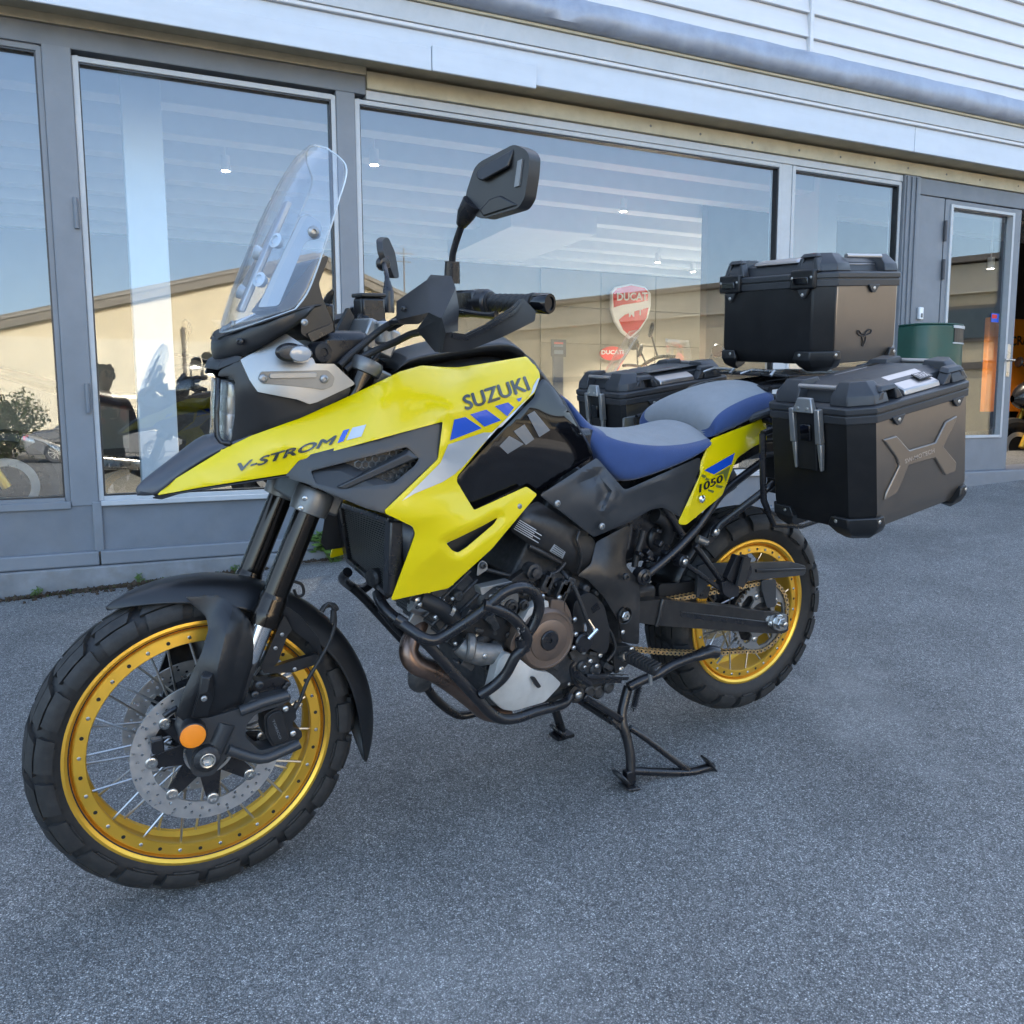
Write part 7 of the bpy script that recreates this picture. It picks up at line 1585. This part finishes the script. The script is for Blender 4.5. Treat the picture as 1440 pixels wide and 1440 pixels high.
# ================================================================== luggage cases
def loft_rings(mb, rings, cap0=True, cap1=True):
    n = len(rings[0]); mb.sheet(rings, closed=True)
    if cap0: mb.add(rings[0], [tuple(range(n))])
    if cap1: mb.add(rings[-1], [tuple(range(n))[::-1]])
class Case:
    def __init__(s, name, label, O, T, sg, L, Wd, Hb, ch=(.045, .045), chin=.012):
        s.O, s.sg, s.L, s.W, s.H, s.ch, s.chin = Vector(O), sg, L, Wd, Hb, ch, chin
        s.U = Vector((math.cos(T), 0, math.sin(T))); s.V = Vector((-math.sin(T), 0, math.cos(T)))
        s.e = empty(name, label, 'luggage case')
        s.e.location = s.Q(L/2, Wd/2, -Hb-.06); s.inv = -Vector(s.e.location)
    def Q(s, u, w_, v): return s.O+s.U*u+Vector((0, s.sg*w_, 0))+s.V*v
    def foot(s, off=0.0, inset=0.0, v=0.0):
        a, b_ = s.ch; c_ = s.chin; L, W_, o = s.L, s.W, off-inset; k_ = o*.414
        pts = [(-o, c_-k_), (-o, W_-b_+k_), (a-k_, W_+o), (L-a+k_, W_+o), (L+o, W_-b_+k_), (L+o, c_-k_), (L-c_+k_, -o), (c_-k_, -o)]
        return [s.Q(u, w_, v) for u, w_ in pts]
    def put(s, mb, name, m, parent=None, **k):
        mb.v = [tuple(Vector(v)+s.inv) for v in mb.v]
        return mb.build(name, m, parent if parent is not None else s.e, **k)
    def box(s, mb, u0, u1, w0, w1, v0, v1):
        vs = [s.Q(u, w_, v) for u in (u0, u1) for w_ in (w0, w1) for v in (v0, v1)]
        mb.add(vs, [(0, 1, 3, 2), (4, 6, 7, 5), (0, 4, 5, 1), (2, 3, 7, 6), (0, 2, 6, 4), (1, 5, 7, 3)]); return mb
    def hexa(s, mb, lo, hi):
        """loft between two loops of (u, w, v)"""
        loft_rings(mb, [[s.Q(*p) for p in lo], [s.Q(*p) for p in hi]]); return mb
    def rivet(s, u, w_, v, n, parent, r=.0048):
        bolt(s.Q(u, w_, v)+s.inv, r, parent, 'steel', axis=n, name='rivet', h=.35)
    def common(s, lidh=.10, blk=.095, handles=(), bars='front', bottom=True):
        L, W_, H = s.L, s.W, s.H
        mb = MB(); rings = [s.foot(-.0, .020, -H), s.foot(0, .0, -H+.045), s.foot(0, 0, 0)]
        loft_rings(mb, rings); k8 = [1, 1, 0, 1, 1, 1, 0, 1]
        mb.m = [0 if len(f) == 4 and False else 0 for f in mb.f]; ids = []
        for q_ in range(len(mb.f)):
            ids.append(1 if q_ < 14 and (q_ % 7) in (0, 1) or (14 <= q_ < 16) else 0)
        mb.m = ids; body = s.put(mb, 'case_body', ['case_alu', 'case_black_shade'], bevel=.004, bseg=2, smooth=None, angle=25)  # front and its chamfers painted dark for reflected shade; real finish is uniform
        mb = MB(); loft_rings(mb, [s.foot(.0045, 0, -.014), s.foot(.0055, 0, .005)]); s.put(mb, 'rim', 'case_plastic', bevel=.002)
        mb = MB(); loft_rings(mb, [s.foot(.002, 0, .0051), s.foot(.002, 0, .0085)]); s.put(mb, 'seal', 'label_black', smooth=False)
        mb = MB(); loft_rings(mb, [s.foot(.006, 0, .0086), s.foot(.006, 0, .0225), s.foot(.0, .004, .0270)]); lid = s.put(mb, 'lid', 'case_plastic', bevel=.002)
        mb = MB(); loft_rings(mb, [s.foot(0, .030, .0275), s.foot(0, .040, lidh*.70), s.foot(0, .075, lidh*.86)]); s.put(mb, 'lid_top', 'case_plastic', lid, bevel=.0025)
        # corner blocks
        for cu in (0, 1):
            for cw in (0, 1):
                def m2(p):
                    u, w_, v = p; return (u if cu == 0 else L-u, w_ if cw == 1 else W_-w_, v)
                k_ = 0 if cw == 1 else 0
                a, b_ = s.ch if cw == 1 else (s.chin+.012, s.chin+.012)
                lo = [(.002, W_-blk, .0272), (.002, W_-b_, .0272), (a, W_-.002, .0272), (blk, W_-.002, .0272), (blk, W_-blk, .0272)]
                hi = [(.030, W_-blk+.006, lidh), (.030, W_-b_-.012, lidh), (a+.012, W_-.036, lidh), (blk-.012, W_-.036, lidh*.97), (blk-.010, W_-blk+.006, lidh)]
                mid = [(.006, W_-blk, lidh*.62), (.006, W_-b_-.002, lidh*.62), (a+.002, W_-.006, lidh*.62), (blk-.002, W_-.008, lidh*.62), (blk-.002, W_-blk, lidh*.62)]
                mb = MB(); loft_rings(mb, [[s.Q(*m2(p)) for p in r] for r in (lo, mid, hi)]); s.put(mb, 'corner_block', 'case_plastic', lid, bevel=.0022)
        return body, lid
    def loop(s, lid, u0, u1, side, lidh):
        """strap eye standing on the lid edge"""
        W_ = s.W; w0, w1 = (W_-.030, W_-.004) if side else (.030, .004); mb = MB(); t = .014
        top = lidh*.86
        s.hexa(mb, [(u0-.012, w0, .0275), (u0-.012, w1, .0275), (u0+t, w1, .0275), (u0+t, w0, .0275)], [(u0+.008, w0, top-.012), (u0+.008, w1, top-.016), (u0+t+.006, w1, top-.016), (u0+t+.006, w0, top-.012)])
        s.hexa(mb, [(u1-t, w0, .0275), (u1-t, w1, .0275), (u1+.012, w1, .0275), (u1+.012, w0, .0275)], [(u1-t-.006, w0, top-.012), (u1-t-.006, w1, top-.016), (u1-.008, w1, top-.016), (u1-.008, w0, top-.012)])
        s.hexa(mb, [(u0+.004, w0, top-.0125), (u0+.004, w1, top-.0165), (u1-.004, w1, top-.0165), (u1-.004, w0, top-.0125)], [(u0+.014, w0, top), (u0+.014, w1+(-.006 if side else .006), top-.004), (u1-.014, w1+(-.006 if side else .006), top-.004), (u1-.014, w0, top)])
        s.put(mb, 'strap_eye', 'case_plastic', lid, bevel=.003)
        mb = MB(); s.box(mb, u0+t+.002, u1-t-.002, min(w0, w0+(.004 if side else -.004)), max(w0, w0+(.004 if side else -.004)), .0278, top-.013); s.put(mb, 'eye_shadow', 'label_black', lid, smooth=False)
    def bumper(s, cu, cw, size=.095, drop=.026):
        L, W_, H = s.L, s.W, s.H; a, b_ = s.ch if cw == 1 else (s.chin, s.chin)
        def m2(p):
            u, w_, v = p; return (u if cu == 0 else L-u, w_ if cw == 1 else W_-w_, v)
        o = .005; sz = size
        lo = [(-o+.012, W_-b_-.045, -H-.008), (-o+.012, W_-b_, -H-.008), (a, W_+o-.012, -H-.008), (sz*.85, W_+o-.016, -H-.008), (sz*.85, W_-.06, -H-.008)]
        mid = [(-o, W_-b_-.06, -H+.012), (-o, W_-b_+.002, -H+.012), (a-.002, W_+o, -H+.012), (sz*.74, W_+o, -H+.012), (sz*.74, W_-.06, -H+.012)]
        hi = [(-o, W_-b_-.05, -H+.036), (-o, W_-b_+.002, -H+.036), (a-.002, W_+o, -H+.036), (sz*.68, W_+o, -H+.036), (sz*.68, W_-.06, -H+.036)]
        tip = [(.030, W_-b_-.035, -H-drop), (.030, W_-b_-.018, -H-drop), (a+.012, W_-.030, -H-drop), (sz*.80, W_-.040, -H-drop*.55), (sz*.70, W_-.06, -H-drop*.7)]
        mb = MB(); loft_rings(mb, [[s.Q(*m2(p)) for p in r] for r in (tip, lo, mid, hi)]); b2 = s.put(mb, 'corner_guard', 'plastic', bevel=.003)
        nf = (-s.U if cu == 0 else s.U); nw = Vector((0, s.sg if cw else -s.sg, 0))
        u, w_, v = m2((-o, W_-b_-.034, -H+.025)); s.rivet(u, w_, v, nf, b2)
        u, w_, v = m2((sz*.5, W_+o, -H+.025)); s.rivet(u, w_, v, nw, b2)
        return b2
    def tab(s, u, side, lid):
        W_ = s.W; w_ = W_+.0045 if side else -.0045; sgn = 1 if side else -1; mb = MB()
        pts = [(u-.024, -.010), (u+.024, -.010), (u+.012, -.026), (u+.006, -.032), (u-.006, -.032), (u-.012, -.026)]
        mb.prism([s.Q(a, w_-.003*sgn, b_) for a, b_ in pts], Vector((0, s.sg*sgn*.006, 0))); s.put(mb, 'rim_tab', 'case_plastic', lid, bevel=.0015)
        s.rivet(u, w_+.003*sgn, -.020, Vector((0, s.sg*sgn, 0)), lid)
def side_case(name, label, O, T, sg, L, Wd, Hb):
    c = Case(name, label, O, T, sg, L, Wd, Hb); body, lid = c.common(lidh=.080); L, W_, H = c.L, c.W, c.H
    for cu in (0, 1):
        for cw in (0, 1): c.bumper(cu, cw)
    for side in (0, 1):
        c.loop(lid, .062, .138, side, .080); c.loop(lid, L-.118, L-.042, side, .080)
        mb = MB(); w0, w1 = (W_-.006, W_-.075) if side else (.006, .075)
        c.hexa(mb, [(.158, w0, .0276), (L-.138, w0, .0276), (L-.138, w1, .0276), (.158, w1, .0276)], [(.160, w0-(.003 if side else -.003), .042), (L-.140, w0-(.003 if side else -.003), .042), (L-.140, w1, .070), (.160, w1, .070)]); c.put(mb, 'lid_plate', 'lid_alu', lid, bevel=.003)
        c.tab(.118, side, lid); c.tab(L-.085, side, lid)
    # front and rear grab bars
    for u in (.022, L-.022):
        mb = MB(); mb.tube([c.Q(u, .085, .066), c.Q(u, W_-.088, .066)], .0065, 12); c.put(mb, 'grab_bar', 'lid_alu', lid)
    # latch
    mb = MB(); c.box(mb, -.012, .0, .100, .160, -.135, .012); lt = c.put(mb, 'latch', 'case_black_shade', bevel=.004)
    mb = MB(); c.box(mb, -.0185, -.012, .115, .148, -.060, -.018); c.put(mb, 'latch_flap', 'gloss_black', lt, bevel=.003)
    mb = MB()
    for w0 in (.086, .163):
        c.hexa(mb, [(-.022, w0, .020), (-.022, w0+.014, .020), (-.004, w0+.014, .020), (-.004, w0, .020)], [(-.020, w0, -.065), (-.020, w0+.016, -.065), (-.004, w0+.016, -.065), (-.004, w0, -.065)])
        c.hexa(mb, [(-.018, w0+.003, -.0652), (-.018, w0+.016, -.0652), (-.004, w0+.016, -.0652), (-.004, w0+.003, -.0652)], [(-.016, w0+.008, -.132), (-.016, w0+.014, -.132), (-.005, w0+.014, -.132), (-.005, w0+.008, -.132)])
    c.hexa(mb, [(-.026, .100, .012), (-.026, .163, .012), (-.008, .163, .012), (-.008, .100, .012)], [(-.018, .112, .046), (-.018, .152, .046), (-.007, .152, .046), (-.007, .112, .046)])
    c.put(mb, 'latch_frame', 'silver', lt, bevel=.002)
    for w0 in (.118, .146): c.rivet(-.0245, w0, .022, -c.U, lt, r=.004)
    return c, body, lid
# left case, its outer face bears the stamped cross
TL_ = math.radians(8.0)
lc, lbody, llid = side_case('side_case', 'bronze black aluminium side case with stamped cross on the motorcycle near side', (1.392, -.285, 1.010), TL_, -1, .43, .285, .280)
c = lc; YO = -.285-.285
def to_plane(pts, Y): return [P(p[0], p[1], Y) for p in pts]
xo = K(15, '848,500 926,476 1003,562 1158,516 1220,392 1288,358 1276,398 1207,542 1284,636 1276,690 1215,712 1155,610 998,655 932,820 856,864 866,815 945,655 925,605')
V_ = to_plane(xo, YO); n_ = len(V_); ctr_ = sum(V_, Vector())/n_
mb = MB(); pts2, tri2, _ = fill(xo, 400); V_ = to_plane([tuple(p) for p in pts2], YO); cnt = {}
for t in tri2:
    for i in range(3): cnt[(t[i], t[(i+1) % 3])] = 1
D_ = Vector((0, -.0048, 0)); m_ = len(V_)
mb.add([v+Vector((0, .001, 0)) for v in V_]+[v+D_ for v in V_], [t[::-1] for t in tri2]+[tuple(i+m_ for i in t) for t in tri2]+[(a, b_, b_+m_, a+m_) for a, b_ in cnt if (b_, a) not in cnt])
xe = c.put(mb, 'stamped_cross', 'case_alu', bevel=.0046, bseg=2)
tq = [v+c.inv for v in to_plane(K(15, '984,618 1160,552 1162,578 988,644'), YO-.0051)]
text_quad('lettering', 'SW-MOTECH', tq, 'lid_alu', xe, bold=.015, depth=.0015)
bq = [c.Q(u, w_, v)+c.inv for u, w_, v in ((.235, .238, .0615), (.285, .238, .0615), (.285, .262, .0515), (.235, .262, .0515))]
mb = MB(); mb.prism(bq, (bq[1]-bq[0]).cross(bq[3]-bq[0]).normalized()*-.003 if (bq[1]-bq[0]).cross(bq[3]-bq[0]).z < 0 else (bq[1]-bq[0]).cross(bq[3]-bq[0]).normalized()*.003); mb.build('badge', 'label_black', llid)
nb_ = (bq[1]-bq[0]).cross(bq[3]-bq[0]).normalized(); nb_ = nb_ if nb_.z > 0 else -nb_
text_quad('badge_lettering', 'TRAX', [bq[0].lerp(bq[2], .12)+nb_*.0034, bq[1].lerp(bq[3], .12)+nb_*.0034, bq[2].lerp(bq[0], .12)+nb_*.0034, bq[3].lerp(bq[1], .12)+nb_*.0034], 'lid_alu', llid, bold=.02)
# right case
rcs, rbody, rlid = side_case('side_case', 'dark aluminium side case beyond the seat on the motorcycle far side', (1.362, .285, 1.000), math.radians(5.5), 1, .44, .29, .268)
plate('case_bracket', K(16, '400,555 520,532 590,500 600,520 540,545 480,640 400,655'), .275, 'silver', rcs.e if False else bike, thick=.01, bevel=.003)
# top case
tc = Case('top_case', 'boxy bronze black aluminium top case behind the seat with bull emblem', (1.660, .215, 1.343), math.radians(1.5), -1, .345, .43, .225, ch=(.045, .045), chin=.045)
tbody, tlid = tc.common(lidh=.078, blk=.10); c = tc; L, W_, H = c.L, c.W, c.H
for cu in (0, 1):
    for cw in (0, 1): c.bumper(cu, cw, drop=.022)
for u in (.015, L-.015):
    pass
for w_ in (.022, W_-.022):
    mb = MB(); mb.tube([c.Q(.10, w_, .068), c.Q(L-.10, w_, .068)], .0065, 12); c.put(mb, 'grab_bar', 'lid_alu', tlid)
c.tab(L*.55, 1, tlid); c.tab(L*.55, 0, tlid)
for w0 in (.035, .315):
    mb = MB(); c.box(mb, -.016, .0, w0, w0+.085, -.018, .034); lt = c.put(mb, 'latch', 'case_black_shade', tlid, bevel=.005)
    mb = MB(); c.box(mb, -.022, -.016, w0+.016, w0+.069, -.006, .014); c.put(mb, 'latch_flap', 'gloss_black', tlid, bevel=.004)
    mb = MB(); mb.prism([c.Q(-.010, w0+a, b_) for a, b_ in ((.022, -.018), (.063, -.018), (.050, -.040), (.043, -.046), (.036, -.040))], c.U*.010); c.put(mb, 'latch_foot', 'case_plastic', tlid, bevel=.002)
    c.rivet(-.011, w0+.043, -.034, -c.U, tlid); c.rivet(-.017, w0+.009, .012, -c.U, tlid, r=.004); c.rivet(-.017, w0+.076, .012, -c.U, tlid, r=.004)
    mb = MB(); u0 = .006
    c.hexa(mb, [(.002, w0, .0275), (.002, w0+.020, .0275), (.028, w0+.020, .0275), (.028, w0, .0275)], [(.008, w0+.014, .066), (.008, w0+.026, .066), (.028, w0+.026, .068), (.028, w0+.014, .068)])
    c.hexa(mb, [(.002, w0+.065, .0275), (.002, w0+.085, .0275), (.028, w0+.085, .0275), (.028, w0+.065, .0275)], [(.008, w0+.059, .066), (.008, w0+.071, .066), (.028, w0+.071, .068), (.028, w0+.059, .068)])
    c.hexa(mb, [(.006, w0+.012, .0662), (.006, w0+.073, .0662), (.028, w0+.073, .0682), (.028, w0+.012, .0682)], [(.014, w0+.020, .078), (.014, w0+.065, .078), (.028, w0+.065, .078), (.028, w0+.020, .078)])
    c.put(mb, 'strap_eye', 'case_plastic', tlid, bevel=.003)
mb = MB(); c.hexa(mb, [(.030, .13, .056), (.030, .30, .056), (.060, .30, .056), (.060, .13, .056)], [(.034, .135, .066), (.034, .295, .066), (.066, .29, .074), (.066, .14, .074)]); c.put(mb, 'lid_plate', 'lid_alu', tlid, bevel=.003)
for u0, u1 in ((.10, L-.10),):
    mb = MB(); c.hexa(mb, [(u0, W_-.036, .046), (u1, W_-.036, .046), (u1, W_-.075, .05), (u0, W_-.075, .05)], [(u0, W_-.038, .050), (u1, W_-.038, .050), (u1, W_-.075, .066), (u0, W_-.075, .066)]); c.put(mb, 'lid_plate', 'lid_alu', tlid, bevel=.003)
# bull emblem, raised lines
mb = MB(); YT = .215-.43-.002
em = []
for s_ in ('706,432 712,442 728,446 736,444 744,430 758,418 768,420 766,430', '706,432 708,422 716,424 722,436 738,438', '726,450 730,470 728,490', '744,448 740,470 730,492', '736,444 750,440 766,432'):
    mb.tube([v+Vector((0, 0, 0)) for v in to_plane(K(8, s_), YT)], .0016, 6, smooth_n=2)
c.put(mb, 'bull_emblem', 'case_black_shade', tbody if False else None)
# case carrier frames on the motorcycle
for sg in (-1, 1):
    mb = MB(); y_ = .262*sg
    mb.tube([Vector((1.40, y_, .95)), Vector((1.46, y_, .70)), Vector((1.80, y_, .74)), Vector((1.80, y_, 1.0)), Vector((1.40, y_, .95))], .009, 10, smooth_n=3); mb.tube([Vector((1.50, y_, .96)), Vector((1.52, .15*sg, .97))], .009, 8); mb.tube([Vector((1.78, y_, .99)), Vector((1.74, .10*sg, 1.0))], .009, 8)
    mb.build('case_carrier', 'satin_black', bike)
# ================================================================== debris and weeds along the wall
mat('moss', (0.045, 0.030, 0.018), 0.95, var=0.5, vscale=40)
mat('moss_green', (0.055, 0.075, 0.018), 0.9, var=0.4, vscale=40)
mat('dead_leaf', (0.22, 0.17, 0.11), 0.8, var=0.3, vscale=30)
def G(px, py):
    d = ray(px, py); t = -CAM[2]/d[2]; q = CAM+t*d; ly = float((q-_o) @ _ey)
    return Vector(q-_ey*max(0, ly+.125)) if ly > -.125 else Vector(q)
mb = MB(); mg = MB(); rs5 = np.random.default_rng(21)
for _ in range(2600):
    px_ = rs5.uniform(-60, 372); base_y = 836-px_*.118 if px_ < 372 else 790
    dens_ = .35+.65*math.exp(-((px_-210)/110)**2)
    if rs5.uniform() > dens_: continue
    p = G(px_, base_y+abs(rs5.normal(0, 4.5))+3); s = abs(rs5.normal(.006, .004))+.0015
    q = Matrix.Rotation(rs5.uniform(0, 6.28), 3, Vector(rs5.normal(size=3)).normalized())
    vs = [p+Vector((0, 0, s*.4))+q @ Vector(v)*s for v in ((1, 0, -.5), (-.6, .8, -.4), (-.6, -.8, -.4), (0, .1, .9))]
    (mg if rs5.uniform() < .12 else mb).add(vs, [(0, 1, 2), (0, 3, 1), (1, 3, 2), (2, 3, 0)])
for _ in range(500):
    px_ = rs5.uniform(380, 560); p = G(px_, 786-(px_-380)*.09+rs5.normal(0, 3)); s = abs(rs5.normal(.004, .003))+.001
    mb.add([p+Vector((s, 0, 0)), p+Vector((-s*.6, s*.8, 0)), p+Vector((-s*.6, -s*.8, 0)), p+Vector((0, 0, s))], [(0, 1, 3), (1, 2, 3), (2, 0, 3)])
tag(mb.build('moss', 'moss', smooth=False, fix=False), 'brown moss and dirt gathered along the foot of the shop wall', 'moss', kind='stuff')
tag(mg.build('moss', 'moss_green', smooth=False, fix=False), 'green moss crumbs in the dirt at the foot of the shop wall', 'moss', kind='stuff')
def weed(px, py, n, size, label, spread):
    e = empty('weed', label, 'weed', 'weeds at the foot of the shop wall', loc=G(px, py))
    r = np.random.default_rng(int(px)); st = MB(); lf = MB()
    for i in range(n):
        a = r.uniform(0, 6.28); h = size*r.uniform(.4, 1.0); d = Vector((math.cos(a), math.sin(a)*.6, 0))*spread*r.uniform(.15, 1)
        p0 = Vector((d.x*.2, d.y*.2, -.005)); p1 = Vector((d.x*.6, d.y*.6, h*.7)); p2 = Vector((d.x, d.y, h)); st.tube([p0, p1, p2], .0011, 5, smooth_n=3)
        for k_ in range(4):
            c = p1.lerp(p2, r.uniform(0, 1)); L_ = size*r.uniform(.16, .34); u = Vector(r.normal(size=3)); u.z = abs(u.z)*.4; u.normalize(); w_ = u.cross(Vector((0, 0, 1))).normalized()*L_*.42; n_ = Vector((0, 0, L_*.12))
            lf.add([c, c+u*L_*.35+w_*.8-n_, c+u*L_*.75+w_*.6-n_, c+u*L_, c+u*L_*.75-w_*.6-n_, c+u*L_*.35-w_*.8-n_, c+u*L_*.5+n_*.3], [(0, 1, 6), (1, 2, 6), (2, 3, 6), (3, 4, 6), (4, 5, 6), (5, 0, 6)])
    st.build('stem', 'leaf2', e); lf.build('leaves', 'leaf2', e, smooth=False, fix=False)
weed(470, 789, 70, .19, 'bushy green weed at the wall behind the fork', .16)
weed(55, 836, 9, .05, 'tiny green weed below the leftmost pane', .025)
weed(195, 819, 9, .055, 'small green weed below the narrow grey post', .03)
weed(326, 801, 10, .045, 'small pale weed at the wall above the front fender', .035)
for (px, py, wh_) in ((160, 822, 'leftmost of the two below the grey post'), (182, 819, 'right one of the two below the grey post'), (330, 803, 'beside the pale weed'), (120, 829, 'nearest the leftmost pane')):
    p = G(px, py)+Vector((0, 0, .002)); mb = MB(); mb.add([p+Vector(v) for v in ((-.015, 0, .004), (0, -.008, .002), (.016, 0, .009), (0, .008, .004))], [(0, 1, 2, 3)])
    tag(mb.build('dead_leaf', 'dead_leaf', smooth=False, fix=False), 'dry curled leaf at the wall foot, '+wh_, 'leaf', 'dry leaves at the wall foot')
# loose grit on the asphalt
mb = MB()
for _ in range(420):
    px_, py_ = rs5.uniform(-20, 1460), 820+620*rs5.uniform()**1.5
    p = G(px_, py_); 
    if p.y > 2.4: continue
    s = abs(rs5.normal(.0018, .0012))+.0008; q = Matrix.Rotation(rs5.uniform(0, 6.28), 3, 'Z')
    mb.add([p+q @ (Vector(v)*s)+Vector((0, 0, ground_z(p.x, p.y))) for v in ((1, 0, 0), (-.5, .9, 0), (-.6, -.8, 0), (.1, .1, .8))], [(0, 1, 3), (1, 2, 3), (2, 0, 3)])
mat('grit', (0.30, 0.29, 0.27), 0.9, var=0.5, vscale=4)
tag(mb.build('gravel', 'grit', smooth=False, fix=False), 'loose grit scattered over the asphalt', 'gravel', kind='stuff')
